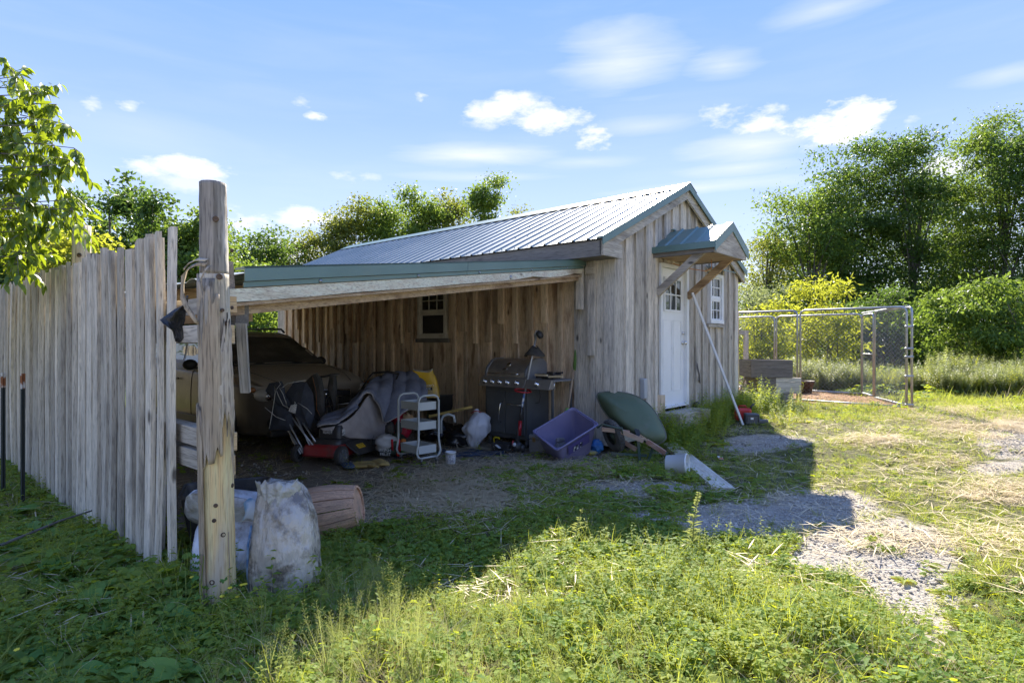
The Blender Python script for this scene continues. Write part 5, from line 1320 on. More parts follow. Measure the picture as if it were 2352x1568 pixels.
for sd_ in (-1,1): m.tube([Vector((sd_*q[0], q[1], q[2])) for q in ((.50,.10,.862),(.60,.4,.945),(.66,.8,1.015),(.70,1.2,1.062))], .005, 4)
m.build('hood_crease', CARP, car, True)

# ================================================================== helpers for clutter
def lump(c, d, seed=0, amp=.18, fr=2.2, n=22, mm=14, M=None, fn=None):
    def f(p):
        q = Vector((p.x/d[0], p.y/d[1], p.z/d[2])); s_ = 1+amp*mnoise.noise(q*fr+Vector((seed*7.1, seed*3.3, 0)))+amp*.5*mnoise.noise(q*fr*2.7+Vector((seed, 4, 1)))
        s_ += amp*.22*abs(mnoise.noise(q*fr*6+Vector((3, seed, 1))))
        p = p*s_
        if fn: p = fn(p)
        return p
    m = MB(); m.ell((0,0,0), d, n, mm, M, f)
    if c: m.v = [p+Vector(c) for p in m.v]
    return m
def panel(o, poly, mt, nm, th=.012, bulge=.02, lab=None):
    """cloth panel from points (px, py, distance)"""
    P = [pt(*q)-o.location for q in poly]; n = len(P); c = sum(P, Vector())/n; m = MB()
    back = [p+Vector((0, th, 0)) for p in P]; mid = [p.lerp(c, .45)+Vector((0, -bulge*(.6+.8*rnd.random()), 0)) for p in P]
    vs = P+mid+back+[c+Vector((0, -bulge*1.2, 0)), c+Vector((0, th, 0))]; fs = []
    for i in range(n):
        j = (i+1) % n; fs += [(i, j, n+j, n+i), (n+i, n+j, 3*n), (i, 2*n+i, 2*n+j, j), (2*n+j, 2*n+i, 3*n+1)]
    m.add(vs, fs); return m.build(nm, mt, o, label=lab)
def catm(P, n):
    out = []; k = len(P)
    for i in range(k-1):
        for j in range(n):
            f = j/n; p0, p1, p2, p3 = P[max(0,i-1)], P[i], P[i+1], P[min(k-1,i+2)]
            out.append(.5*((2*p1)+(p2-p0)*f+(2*p0-5*p1+4*p2-p3)*f*f+(-p0+3*p1-3*p2+p3)*f*f*f))
    out.append(P[-1]); return out
def at(px, py, dz=0.0):
    p = gp(px, py); p.z += dz; return p
NAVY = mat('navy_canvas', (.034,.040,.055), (.055,.060,.075), rough=.85, ns=9, bump=.4, bs=90)
BLKC = mat('black_canvas', (.05,.047,.043), (.085,.078,.068), rough=.85, ns=7, bump=.4, bs=90)
PIPE = mat('piping', (.55,.54,.50), rough=.8); ALU = mat('aluminium', (.50,.51,.52), (.40,.41,.42), rough=.38, metal=.6, ns=6)

# folded camp chairs leaning on the car
ch = thing('camp_chair', 'folded navy camp chair with white piping and grey legs leaning on the car bumper', 'camping chair', at(680, 1035))
Y0 = 6.95
for a, b in [((655,955),(700,1050)), ((664,950),(718,1030)), ((678,952),(711,1031)), ((692,965),(724,1022)), ((660,985),(695,1048)), ((668,1002),(690,1050))]:
    m = MB(); m.tube([pt(a[0],a[1],Y0+.02)-ch.location, pt(b[0],b[1]-8,Y0-.12)-ch.location], .0105, 8); m.build('leg', ALU, ch, True)
panel(ch, [(609,897,Y0),(618,880,Y0),(645,875,Y0-.02),(652,890,Y0),(655,912,Y0),(668,925,Y0),(660,942,Y0),(640,935,Y0),(628,920,Y0)], NAVY, 'seat_fabric', .02, .03)
panel(ch, [(655,905,Y0+.03),(676,875,Y0+.05),(703,878,Y0+.05),(718,905,Y0+.06),(722,950,Y0+.05),(712,985,Y0),(690,975,Y0),(668,940,Y0)], NAVY, 'back_fabric', .02, .035)
panel(ch, [(628,925,Y0-.02),(648,935,Y0-.03),(668,950,Y0-.03),(675,975,Y0),(668,990,Y0),(640,985,Y0),(618,988,Y0),(622,950,Y0)], NAVY, 'side_fabric', .02, .03)
for pl in ([(620,972),(628,930),(632,900),(630,885),(640,910),(650,930),(668,940),(678,925),(676,922)], [(645,892),(660,880),(702,873)], [(642,891),(650,905),(660,935),(656,920)], [(640,875),(644,882),(632,897)], [(618,984),(626,945)], [(684,925),(705,938),(716,950)], [(608,935),(634,957),(655,965)]):
    m = MB(); m.tube([pt(q[0],q[1],Y0-.05)-ch.location for q in pl], .004, 5); m.build('piping', PIPE, ch, True)
panel(ch, [(668,930,Y0-.05),(682,928,Y0-.05),(678,950,Y0-.05),(662,944,Y0-.05)], mat('paper_label', (.72,.70,.66), (.45,.44,.42), rough=.7, ns=60, lo=.45, hi=.55), 'care_label', .003, .004)
ch = thing('camp_chair', 'folded black camp chair with orange stitching standing right of the navy one', 'camping chair', at(750, 1025))
Y0 = 7.35
panel(ch, [(688,890,Y0),(716,862,Y0),(728,868,Y0),(738,900,Y0),(742,935,Y0),(735,962,Y0),(715,960,Y0),(702,930,Y0)], BLKC, 'seat_fabric', .03, .03)
panel(ch, [(716,862,Y0-.05),(726,856,Y0-.05),(738,870,Y0-.05),(744,905,Y0-.06),(744,950,Y0-.05),(730,958,Y0-.05),(722,915,Y0-.05)], BLKC, 'folded_side', .03, .035)
panel(ch, [(694,945,Y0-.02),(728,965,Y0-.02),(742,975,Y0-.02),(722,1000,Y0-.03),(700,975,Y0-.02)], BLKC, 'pocket', .02, .025)
m = MB(); m.tube([pt(q[0],q[1],Y0-.09)-ch.location for q in [(718,866),(726,900),(727,940),(735,955)]], .0022, 4); m.build('stitching', mat('orange_thread', (.45,.16,.04), rough=.8), ch)
for x in (712, 722): 
    m = MB(); m.tube([pt(x,960,Y0)-ch.location, pt(x+16,1022,Y0)-ch.location], .010, 8); m.build('leg', BLACKP, ch, True)
ch = thing('camp_chair', 'folded black camp chair with shiny chrome legs, nearest the quilt', 'camping chair', at(778, 1028))
Y0 = 7.5
panel(ch, [(757,859,Y0),(770,858,Y0),(772,890,Y0),(772,930,Y0),(768,945,Y0),(760,920,Y0),(752,890,Y0)], BLKC, 'seat_fabric', .04, .03)
m = MB(); m.tube([pt(730,866,Y0)-ch.location, pt(758,862,Y0)-ch.location, pt(779,860,Y0)-ch.location], .013, 8); m.build('arm_rest', BLACKP, ch, True)
for a, b in [((748,908),(753,968)),((752,908),(768,970)),((758,925),(764,972)),((771,910),(778,970)),((775,905),(777,968)),((766,942),(783,980))]:
    m = MB(); m.tube([pt(a[0],a[1],Y0)-ch.location, pt(b[0],b[1],Y0-.03)-ch.location, pt(b[0]+3,b[1]+48,Y0-.02)-ch.location], .006, 7); m.build('leg', CHR, ch, True)
for q in ((746,953),(762,948),(772,950),(748,905)):
    MB().ell(pt(q[0],q[1],Y0-.02)-ch.location, (.022,.02,.028), 8, 6).build('leg_joint', CHR, ch, True)

# lawn mower
RED = mat('mower_red', (.50,.03,.032), (.40,.028,.03), rough=.32, ns=4, coat=.4, dirt=(.12,.08,.06), ds=5, dlo=.5, dhi=.75)
mw = thing('lawn_mower', 'red and black push lawn mower with yellow warning sticker in front of the car', 'lawn mower', (-2.09, 7.08, gh(-2.09, 7.08)), R(162))
def rbox(hx, hy, z0, z1, r_=.1, n=6, tp=.9, M=None):
    rings = []
    for z, s_ in ((z0, 1), (z0+(z1-z0)*.6, .985), (z1-.01, tp+.03), (z1, tp)):
        ring = []
        for cx, cy, a0 in ((1,1,0),(-1,1,90),(-1,-1,180),(1,-1,270)):
            for k in range(n):
                a = R(a0+90*k/(n-1)); ring.append(Vector(((cx*(hx-r_)+math.cos(a)*r_)*s_, (cy*(hy-r_)+math.sin(a)*r_)*s_, z)))
        rings.append(ring)
    m = MB(); m.loft(rings, True, M); return m
rbox(.27, .36, .085, .20, .12).build('deck', RED, mw, auto=45)
m = MB(); m.loft([[p+Vector((0,0,0)) for p in r_] for r_ in [[Vector((math.cos(a)*.272, math.sin(a)*.364, z)) if 0 else Vector((max(-.274,min(.274,math.cos(a)*.35)), max(-.364,min(.364,math.sin(a)*.45)), z)) for a in [6.2832*k/40 for k in range(40)]] for z in (.075,.09)]]); m.build('deck_rim', mat('dark_red', (.16,.015,.015), rough=.5), mw)
rbox(.20, .25, .19, .26, .08).build('deck_cover', BLACKP, mw, auto=45)
rbox(.155, .17, .25, .41, .06, tp=.86).build('engine', BLACKP, mw, auto=45)
m = MB(); m.lathe([(.11,.40),(.115,.43),(.09,.45),(0,.455)], 20); m.build('recoil_cover', BLACKP, mw, True)
m = MB(); m.box((-.16,.06,.33), (.01,.12,.07)); m.box((0,.178,.34), (.12,.008,.05)); m.build('sticker', mat('white_sticker', (.7,.68,.64), (.25,.24,.23), rough=.5, ns=70, lo=.48, hi=.52), mw)
m = MB(); m.tube([(.10,-.16,.28),(.14,-.24,.36),(.10,-.28,.42)], .02, 8); m.ell((.0,-.20,.37), (.07,.05,.06)); m.build('fuel_cap', BLACKP, mw, True)
m = MB(); m.add([(-.27,-.20,.23),(-.27,.22,.23),(-.42,.18,.10),(-.42,-.17,.10),(-.27,-.20,.20),(-.27,.22,.20),(-.41,.18,.08),(-.41,-.17,.08)], [(0,1,2,3),(7,6,5,4),(0,4,5,1),(1,5,6,2),(2,6,7,3),(3,7,4,0)]); chute = m.build('side_flap', BLACKP, mw, bevel=.008)
nn = Vector((-.13,0,.15)).normalized(); yv = Vector((.15,0,.13)).normalized(); xv = Vector((0,1,0)).cross(Vector((0,0,0))) 
YEL = mat('yellow_sticker', (.80,.48,.03), rough=.5)
Ms = frame(Vector((-.348,.03,.170))+nn*.004, (0,-1,0), yv)
m = MB(); m.box((0,0,0), (.14,.062,.002), Ms); st_ = m.build('warning_sticker', YEL, chute)
text('DANGER', .026, chute, Ms @ tr(0,.014,.0018), TRIM, ext=.0003); text('KEEP HANDS AWAY', .014, chute, Ms @ tr(0,-.010,.0018), TRIM, ext=.0003)
for (x, y, r_, mtw) in ((.29,.33,.10,0),(-.29,.33,.105,0),(.30,-.36,.13,0),(-.30,-.36,.13,0)):
    sg = 1 if x > 0 else -1
    m = MB(); m.lathe([(r_*.70,-.03),(r_*.95,-.03),(r_,-.015),(r_,.015),(r_*.95,.03),(r_*.70,.026)], 24, tr(x, y, r_) @ rotm(0, 90*sg))
    for k in range(24): m.box((0,0,0), (.05,.010,.008), tr(x, y+math.cos(k*.2618)*r_*.99, r_+math.sin(k*.2618)*r_*.99) @ Matrix.Rotation(k*.2618-1.57, 4, 'X'))
    wl = m.build('wheel', RUBBER, mw, auto=40)
    m = MB(); m.lathe([(0,.034),(.018,.036),(.022,.028),(r_*.62,.020),(r_*.71,.028)], 20, tr(x, y, r_) @ rotm(0, 90*sg))
    for k in range(6):
        a = k*1.047; m.beam((x+sg*.030, y+math.cos(a)*.02, r_+math.sin(a)*.02), (x+sg*.027, y+math.cos(a)*r_*.66, r_+math.sin(a)*r_*.66), .022, .012, Vector((1,0,0)))
    m.build('hub', mat('grey_hub', (.13,.13,.13), (.09,.09,.088), rough=.5), wl)
for sg in (-1, 1):
    m = MB(); m.tube([(sg*.24,-.36,.16),(sg*.24,-.55,.42),(sg*.22,-1.05,.88),(sg*.20,-1.15,.95)], .012, 8); m.build('handle_tube', BLACKP, mw, True)
m = MB(); m.tube([(-.20,-1.15,.95),(0,-1.19,.97),(.20,-1.15,.95)], .014, 8); m.build('handle_grip', BLACKP, mw, True)
m = MB(); m.box((0,-.42,.26), (.42,.10,.22)); m.build('rear_housing', BLACKP, mw, bevel=.03)

# quilt draped over the mower handle
QB = mat('quilt_blue', (.17,.18,.225), (.22,.23,.275), rough=.9, ns=9, bump=.6, bs=30); QG = mat('quilt_lining', (.42,.37,.34), (.33,.29,.27), rough=.9, ns=8, bump=.6, bs=30)
ql = thing('quilt', 'puffy grey-blue quilt draped over the mower handle, its beige lining showing', 'quilt', (-1.75, 7.6, 0))
cols = [[(742,966,7.10),(738,972,6.98),(734,978,6.88),(730,984,6.80)],
        [(800,938,7.35),(790,950,7.15),(782,962,6.98),(772,976,6.85)],
        [(836,902,7.70),(832,912,7.48),(822,930,7.22),(808,955,7.00)],
        [(862,876,8.05),(858,884,7.85),(850,895,7.60),(842,908,7.40)],
        [(886,864,8.35),(884,874,8.00),(878,900,7.60),(866,932,7.42)],
        [(905,860,8.40),(906,874,8.05),(900,915,7.60),(884,972,7.35)],
        [(928,858,8.45),(930,874,8.10),(926,912,7.65),(914,958,7.42)],
        [(950,862,8.45),(954,878,8.10),(952,908,7.75),(946,938,7.55)],
        [(968,878,8.35),(974,895,8.05),(976,910,7.90),(976,924,7.78)]]
G = [[pt(*q)-ql.location for q in c] for c in cols]
def smooth_grid(G, a, b):
    rows = [catm(r_, b) for r_ in G]; colsT = list(zip(*rows)); return [list(r_) for r_ in zip(*[catm(list(c), a) for c in colsT])]
SG = smooth_grid(G, 6, 8); nI, nK = len(SG), len(SG[0]); P = []
for i in range(nI):
    row = []
    for k in range(nK):
        a = SG[min(i+1,nI-1)][k]-SG[max(i-1,0)][k]; b = SG[i][min(k+1,nK-1)]-SG[i][max(k-1,0)]; nn = a.cross(b).normalized()
        if nn.y > 0 and nn.z < 0: nn = -nn
        if nn.dot(Vector((0,-1,.6))) < 0: nn = -nn
        pu = abs(math.sin(i*math.pi/7.5+.4))**.45*abs(math.sin(k*math.pi/9.0+.3*math.sin(i*.5)))**.45
        row.append(SG[i][k]+nn*(.048*pu+.008*mnoise.noise(SG[i][k]*9)))
    P.append(row)
m = MB(); m.grid(P, thick=.022); m.build('cover', QB, ql, True)
m = MB(); m.tube([r_[-1]+Vector((0,-.004,-.004)) for r_ in P], .008, 6); m.build('hem', mat('quilt_hem', (.42,.38,.36), rough=.85), ql, True)
cl = [[(734,984,6.84),(745,990,6.86),(770,992,6.9)],[(775,976,6.92),(790,990,6.95),(800,1005,7.0)],[(812,952,7.05),(825,978,7.08),(835,1008,7.1)],[(845,908,7.45),(852,950,7.35),(862,1010,7.25)],[(866,905,7.65),(880,960,7.5),(893,1012,7.35)],[(884,935,7.65),(897,980,7.5),(905,1005,7.4)]]
SG = smooth_grid([[pt(*q)-ql.location for q in c] for c in cl], 5, 5)
m = MB(); m.grid([[p+Vector((0,.03*mnoise.noise(p*7)+.02,0)) for p in r_] for r_ in SG], thick=.012); m.build('lining', QG, ql, True)

# black gloves on the mower
gl = thing('work_gloves', 'pair of black fuzzy work gloves hung on the mower handle', 'gloves', pt(908, 990, 7.3) if False else pt(905, 985, 7.25))
m = lump(None, (.055,.05,.085), 1, .3); m.v = [p+Vector((-.05,0,0)) for p in m.v]; m.build('glove', BLKC, gl, True)
m = lump(None, (.05,.045,.08), 2, .3); m.v = [p+Vector((.05,.02,.01)) for p in m.v]; m.build('glove', BLKC, gl, True)

# utility cart
CG = mat('cart_grey', (.43,.45,.43), (.47,.49,.46), rough=.42, ns=3, dirt=(.3,.3,.28), ds=5, dlo=.6, dhi=.85)
ca = gp(957, 1072); cb = gp(1013, 1063); ax = (cb-ca); ax.z = 0; ang = math.atan2(ax.y, ax.x)
cart = thing('utility_cart', 'pale grey three-tier rolling utility cart beside the quilt', 'cart', (ca.x, ca.y, gh(ca.x, ca.y)), ang)
CWd, CD = .33, .40
for y in (0, CD):
    m = MB(); m.tube([(.05,y,.085),(.02,y,.10),(.0,y,.15),(.02,y,.25),(.025,y,.30),(.025,y,.72),(.045,y,.765),(.09,y,.785),(CWd-.09,y,.785),(CWd-.045,y,.765),(CWd-.025,y,.72),(CWd-.025,y,.30),(CWd-.02,y,.25),(CWd,y,.15),(CWd-.02,y,.10),(CWd-.05,y,.085)], .0125, 8); m.tube([(.05,y,.085),(CWd-.05,y,.085)], .0125, 8); m.build('side_frame', CG, cart, True)
for z in (.13, .40, .62):
    m = MB(); h = .085; x0, x1, y0, y1 = .045, CWd-.045, .022, CD-.022; th = .004; f = .012
    m.box(((x0+x1)/2, (y0+y1)/2, z), (x1-x0, y1-y0, .004)); m.box(((x0+x1)/2, y0, z+h/2), (x1-x0, th, h)); m.box(((x0+x1)/2, y1, z+h/2), (x1-x0, th, h)); m.box((x0, (y0+y1)/2, z+h/2), (th, y1-y0-.004, h-.002)); m.box((x1, (y0+y1)/2, z+h/2), (th, y1-y0-.004, h-.002))
    m.tube([(x0,y0,z+h),(x1,y0,z+h),(x1,y1,z+h),(x0,y1,z+h)], .005, 6, closed=True); m.build('basket', CG, cart)
for x in (.06, CWd-.06):
    for y in (0, CD):
        m = MB(); m.lathe([(.0,-.011),(.024,-.011),(.028,0),(.024,.011),(0,.011)], 14, tr(x, y-.012, .028) @ rotm(0,90)); o = m.build('caster', RUBBER, cart, True); MB().box((x, y, .06), (.02,.03,.05)).build('caster_fork', GALV, o)

# small white tub by the cart
b0 = at(1035, 1064)
tub = thing('small_tub', 'small white plastic tub with printed label standing by the cart wheel', 'tub', b0, .4)
PW = mat('white_plastic', (.74,.74,.72), (.68,.68,.66), rough=.4, ns=5, dirt=(.45,.42,.36), ds=6, dlo=.55, dhi=.8)
m = MB(); m.lathe([(0,0),(.052,0),(.055,.004),(.062,.125),(.066,.126),(.066,.136),(.063,.137),(.059,.12),(.052,.01),(0,.01)], 24); m.build('pot', PW, tub, True)
lm_ = mat('tub_print', (.62,.61,.60), (.25,.24,.25), rough=.5, ns=70, stretch=(1,1,2.2), lo=.5, hi=.53)
m = MB(); m.grid([[(math.cos(a)*r_, math.sin(a)*r_, z) for a in np.linspace(-2.7,-.9,12)] for r_, z in ((.0563,.02),(.0620,.105))]); m.build('label', lm_, tub, True)

# feed bag, garden tub, rubbish bags
FB = mat('bag_yellow', (.72,.44,.02), (.60,.36,.02), rough=.38, ns=5, bump=1.2, bs=14, dirt=(.50,.42,.25), ds=5, dlo=.5, dhi=.8)
fb = thing('feed_bag', 'yellow feed bag with printed lettering standing in the black garden cart', 'bag', pt(985, 912, 8.35), R(-6))
rows = []
for i in range(11):
    q = i/10; z = .37*q; w = .155+.02*math.sin(q*3)-(.0 if q < .9 else .015); d = .07*(1-q*.45); sh_ = -.09*q
    rows.append([Vector((sh_+w*math.copysign(abs(math.cos(a))**.6, math.cos(a)), d*math.copysign(abs(math.sin(a))**.8, math.sin(a))+.01*mnoise.noise(Vector((math.cos(a)*2, q*5, 1))), z+.02*math.sin(a*2+1)*(q > .9)+.012*mnoise.noise(Vector((a, q*4, 2))))) for a in [6.2832*k/28 for k in range(28)]])
m = MB(); m.loft(rows, False); m.build('sack', FB, fb, True)
m = MB(); m.loft([[p+Vector((0,0,-.002)) for p in rows[0]], [p*.5 for p in rows[0]]], True); m.build('sack_bottom', FB, fb, True)
m = MB(); m.loft([rows[-1], [p+Vector((p.x*-.03,p.y*.1,.014)) for p in rows[-1]], [Vector((p.x*.96-.003,p.y*.8,p.z-.05)) for p in rows[-1]]], False); m.build('torn_rim', mat('bag_inner', (.68,.63,.50), rough=.7), fb, True)
m = MB(); m.grid([[(-.02+.115*a-.02*q, -.082-.004*math.cos(a*2), .02+.115*q) for a in np.linspace(-.9,.95,8)] for q in (0,.5,1)][::-1]); m.build('tan_band', mat('bag_tan', (.50,.37,.17), rough=.6), fb, True)
Mt = tr(-.015, -.092, .175) @ rotm(86) ; text("Producer's", .052, fb, Mt, mat('print_white', (.75,.72,.62), rough=.6))
m = MB(); m.box((-.01,-.0885,.128), (.16,.002,.042)); m.build('print_box', TRIM, fb)
text('PRIDE', .046, fb, tr(-.01,-.0905,.128) @ rotm(88), mat('print_white2', (.78,.76,.68), rough=.6)); text('Complete feed', .02, fb, tr(-.01,-.0885,.085) @ rotm(88), TRIM)
gc = thing('garden_cart', 'black plastic garden cart tub standing against the wall behind the grey cart', 'garden cart', at(1030, 985), R(35))
def shell(hx, hy, h, t, r_=.12, tilt=0):
    rings = []
    for z, s_ in ((0,.72),(h*.5,.87),(h*.9,.98),(h,1.0),(h+.01,1.04),(h-.01,1.05)):
        ring = []
        for cx, cy, a0 in ((1,1,0),(-1,1,90),(-1,-1,180),(1,-1,270)):
            for k in range(5):
                a = R(a0+90*k/4); ring.append(Vector(((cx*(hx-r_)+math.cos(a)*r_)*s_, (cy*(hy-r_)+math.sin(a)*r_)*s_, z)))
        rings.append(ring)
    inner = [[Vector((p.x*(1-t/hx), p.y*(1-t/hy), max(p.z, .012))) for p in r_] for r_ in reversed(rings[:4])]
    m = MB(); m.loft(rings, False); m.f.append(tuple(reversed(range(20)))); b = len(m.v); m.loft([rings[-1]]+inner, False); m.f.append(tuple(range(b+80, b+100))); return m
m = shell(.42, .33, .30, .015); m.v = [p+Vector((0,0,.28)) for p in m.v]; m.build('tub', BLACKP, gc, auto=50)
m = MB(); m.lathe([(.05,-.03),(.14,-.03),(.15,0),(.14,.03),(.05,.03)], 18, tr(.30,-.25,.15) @ rotm(90)); m.build('wheel', RUBBER, gc, True)
m = MB(); m.box((0,0,.26), (.6,.3,.03)); m.beam((-.3,-.2,.0), (-.25,-.2,.28), .03,.03); m.beam((-.3,.2,.0), (-.25,.2,.28), .03,.03); m.build('chassis', TRIM, gc)
FILM = mat('black_bin_film', (.014,.014,.015), rough=.22, spec=.7, bump=2.5, bs=11)
for (px, py, d, sd_, lb) in [(1052,1026,(.20,.18,.15),1,'shiny black bin bag slumped left of the tied white bag'), (1000,1012,(.22,.2,.17),2,'dull black bin bag behind the grey cart'), (880,1030,(.12,.12,.12),5,'dark bundle of cloth behind the mower wheel')]:
    p = at(px, py); o = thing('bin_bag', lb, 'bin bag', p)
    m = lump(None, d, sd_, .35, 2.0, 30, 20, fn=lambda p: Vector((p.x, p.y, max(p.z, -.11)))); m.v = [p+Vector((0, .1, d[2]*.7)) for p in m.v]; m.build('sack', FILM, o, True)
wb = thing('rubbish_bag', 'knotted white plastic carrier bag of rubbish leaning by the grill', 'bag', at(1098, 1026), .2)
WF = mat('white_film', (.66,.66,.68), (.58,.58,.61), rough=.32, ns=5, bump=2.0, bs=16, stretch=(1,1,.35))
rows = []
for i in range(20):
    q = i/19; z = .46*q; w = .045+.125*max(0, math.sin(math.pi*min(1, q*.95+.02)))**.8*(.6+.7*q)*(1 if q < .85 else 1-(q-.85)*3.2)*(1+.12*mnoise.noise(Vector((q*4, 3, 3))))
    rows.append([Vector((math.cos(a)*w*(1+.035*math.sin(a*13+q*5)*(q > .5)+.42*mnoise.noise(Vector((math.cos(a)*1.6, math.sin(a)*1.6, q*4.5)))+.10*abs(mnoise.noise(Vector((math.cos(a)*3.5, math.sin(a)*3.5, q*8)))))-.05+.07*q, math.sin(a)*w*.8*(1+.03*math.sin(a*11)), z)) for a in [6.2832*k/40 for k in range(40)]])
m = MB(); m.loft(rows); m.build('sack', WF, wb, True)
m = lump(None, (.035,.03,.035), 4, .5); m.v = [p+Vector((-.02,0,.47)) for p in m.v]; m.build('knot', WF, wb, True)
m = MB(); m.tube([(-.10,-.02,.455),(-.05,-.04,.485),(.0,-.04,.48),(.06,-.02,.44)], .007, 5); m.build('red_tie', mat('red_tie', (.35,.04,.04), rough=.6), wb, True)

# stick with printed lettering, grey pipe bend, tarp scraps
st = thing('yardstick', 'yellow printed yardstick lying behind the white bag', 'yardstick', pt(1045, 945, 8.0))
m = MB(); m.beam(pt(985,956,8.1)-st.location, pt(1085,934,7.95)-st.location, .006, .032); m.build('stick', mat('yardstick', (.62,.45,.14), rough=.6, c2=(.52,.36,.1)), st); text('LOWE  HARDWARE', .022, st, frame(pt(1050,942,7.98)-st.location+Vector((0,-.006,0)), (1,-.2,.18), (0,0,1)), TRIM)
pb = thing('pipe_bend', 'grey plastic pipe bend behind the grey cart', 'pipe', pt(1018, 965, 7.6))
m = MB(); m.tube([pt(x,y,7.6)-pb.location for x, y in ((1013,995),(1013,965),(1018,955),(1030,951),(1042,955),(1045,970))], .017, 10); m.build('pipe', CG, pb, True)
tp = thing('blue_tarp', 'strip of blue tarpaulin lying on the ground from the grey cart to the grill', 'tarp', at(1060, 1048, .012))
P = []
for i in range(24):
    px = 905+i*11; p0, p1 = gp(px, 1036+4*math.sin(i)), gp(px, 1052-i*.15+3*math.sin(i*1.7)); P.append([p0.lerp(p1, k/3)-tp.location+Vector((0,0,.012+.012*math.sin(i*1.3+k*2))) for k in range(4)])
m = MB(); m.grid(P, thick=.003); m.build('sheet', mat('tarp_blue', (.03,.07,.15), (.02,.05,.10), rough=.6, ns=8, dirt=(.10,.09,.07), ds=7, dlo=.45, dhi=.7), tp, True)

# red and shopping bags
rb = thing('pet_food_bag', 'crumpled red and gold printed bag behind the shopping bag', 'bag', at(905, 1040), .0)
m = lump(None, (.14,.09,.19), 3, .22, 2, 26, 18); m.v = [p+Vector((.02,.30,.29)) for p in m.v]; m.build('sack', mat('bag_red', (.42,.015,.035), (.30,.01,.03), rough=.3, bump=1.5, bs=12), rb, True)
m = lump(None, (.08,.05,.10), 6, .3); m.v = [p+Vector((.13,.26,.36)) for p in m.v]; m.build('gold_flap', mat('bag_gold', (.45,.24,.06), (.6,.45,.3), rough=.35, bump=1.5, bs=12), rb, True)
text('CE', .075, rb, tr(.06,.205,.33) @ rotm(85,0,0) @ rotm(0,0,-75), mat('print_cream', (.75,.70,.66), rough=.5))
sb = thing('shopping_bag', 'reusable shopping bag printed with fruit and vegetables, red handles, lying open', 'bag', at(898, 1052), .1)
SBM = mat('bag_print', (.03,.05,.03), (.05,.05,.045), rough=.5, ns=3)
m = lump(None, (.20,.16,.15), 8, .22, 2, 28, 18, fn=lambda p: Vector((p.x, p.y, max(p.z, -.09)))); m.v = [p+Vector((0,.12,.12)) for p in m.v]; m.build('sack', SBM, sb, True)
m = lump(None, (.13,.08,.10), 9, .3); m.v = [p+Vector((-.05,.02,.18)) for p in m.v]; m.build('white_lining', mat('bag_white', (.55,.54,.52), (.4,.39,.38), rough=.6, bump=1.2, bs=14), sb, True)
rr = random.Random(5)
for k, (c, nm) in enumerate([((.5,.03,.02),'tomato_print'),((.10,.28,.03),'leaf_print'),((.50,.14,.02),'pepper_print'),((.5,.03,.02),'tomato_print'),((.45,.42,.06),'lemon_print'),((.42,.03,.02),'cherry_print'),((.12,.25,.03),'leaf_print'),((.5,.15,.02),'carrot_print')]):
    a = .2+k*.12; x = .05+.11*(k % 3)/2+.02*rr.random(); z = .07+.035*(k//1)%.17
    MB().ell((x+.03, .12-.155*math.sqrt(max(.05, 1-(x/.2)**2))-.004, .05+.022*k), (.034,.016,.028), 8, 6).build(nm, mat('print%d' % k, c, rough=.5), sb, True)
text('FRESH', .05, sb, tr(-.06,-.052,.10) @ rotm(80,0,-8), mat('print_w3', (.6,.6,.57), rough=.6)); text('FRUIT', .05, sb, tr(-.06,-.05,.055) @ rotm(88,0,-8), mat('print_w4', (.6,.6,.57), rough=.6))
for x in (.02, .10):
    m = MB(); m.grid([[(x+q*.012, -.03-.06*math.sin(math.pi*t), .20+.09*math.sin(math.pi*t)-.12*t) for q in (-1,1)] for t in np.linspace(0,1,9)], thick=.004); m.build('handle', mat('red_strap', (.50,.02,.03), rough=.7), sb, True)

# gloves and flattened sack on the ground
gv = thing('leather_gloves', 'flattened yellow and blue leather work gloves on the ground before the mower', 'gloves', at(840, 1075, .012), .3)
YL = mat('glove_yellow', (.42,.29,.09), (.30,.21,.07), rough=.85, ns=8, bump=1, bs=30); BL = mat('glove_blue', (.05,.08,.13), (.08,.10,.13), rough=.85, ns=8)
for j, (ox, oy, mt2, rz) in enumerate(((0,0,YL,0),(-.02,.12,YL,.15))):
    m = lump(None, (.15,.075,.022), 3+j, .25); M_ = tr(ox, oy, .02) @ Matrix.Rotation(rz, 4, 'Z'); m.v = [M_ @ p for p in m.v]
    for k in range(4): m.tube([M_ @ Vector((.10,-.045+.03*k,0)), M_ @ Vector((.19,-.055+.036*k,.012)), M_ @ Vector((.25,-.06+.042*k,0))], [.018,.017,.010], 8)
    m.tube([M_ @ Vector((.02,-.06,0)), M_ @ Vector((.09,-.12,.01)), M_ @ Vector((.13,-.14,0))], [.018,.016,.010], 8); m.build('glove', mt2, gv, True)
    m = lump(None, (.07,.08,.020), 7+j, .2); m.v = [M_ @ (p+Vector((-.17,0,0))) for p in m.v]; m.build('cuff', BL, gv, True)
# ================================================================== grill
STEEL = mat('brushed_steel', (.44,.39,.32), (.32,.285,.24), rough=.34, metal=.55, ns=4, stretch=(1,.1,1), dirt=(.16,.13,.10), ds=3, dlo=.5, dhi=.8)
GREY = mat('cast_grey', (.27,.27,.27), (.21,.21,.21), rough=.5, metal=.3, ns=5, dirt=(.30,.29,.28), ds=4, dlo=.6, dhi=.8)
CAB = mat('cabinet_grey', (.09,.095,.095), (.125,.13,.128), rough=.5, ns=3, metal=.2, dirt=(.13,.12,.11), ds=4, dlo=.5, dhi=.8)
grill = thing('gas_grill', 'stainless steel gas grill with six knobs and dark cabinet standing against the wall', 'grill', W(-.50, .50), TH+R(0))
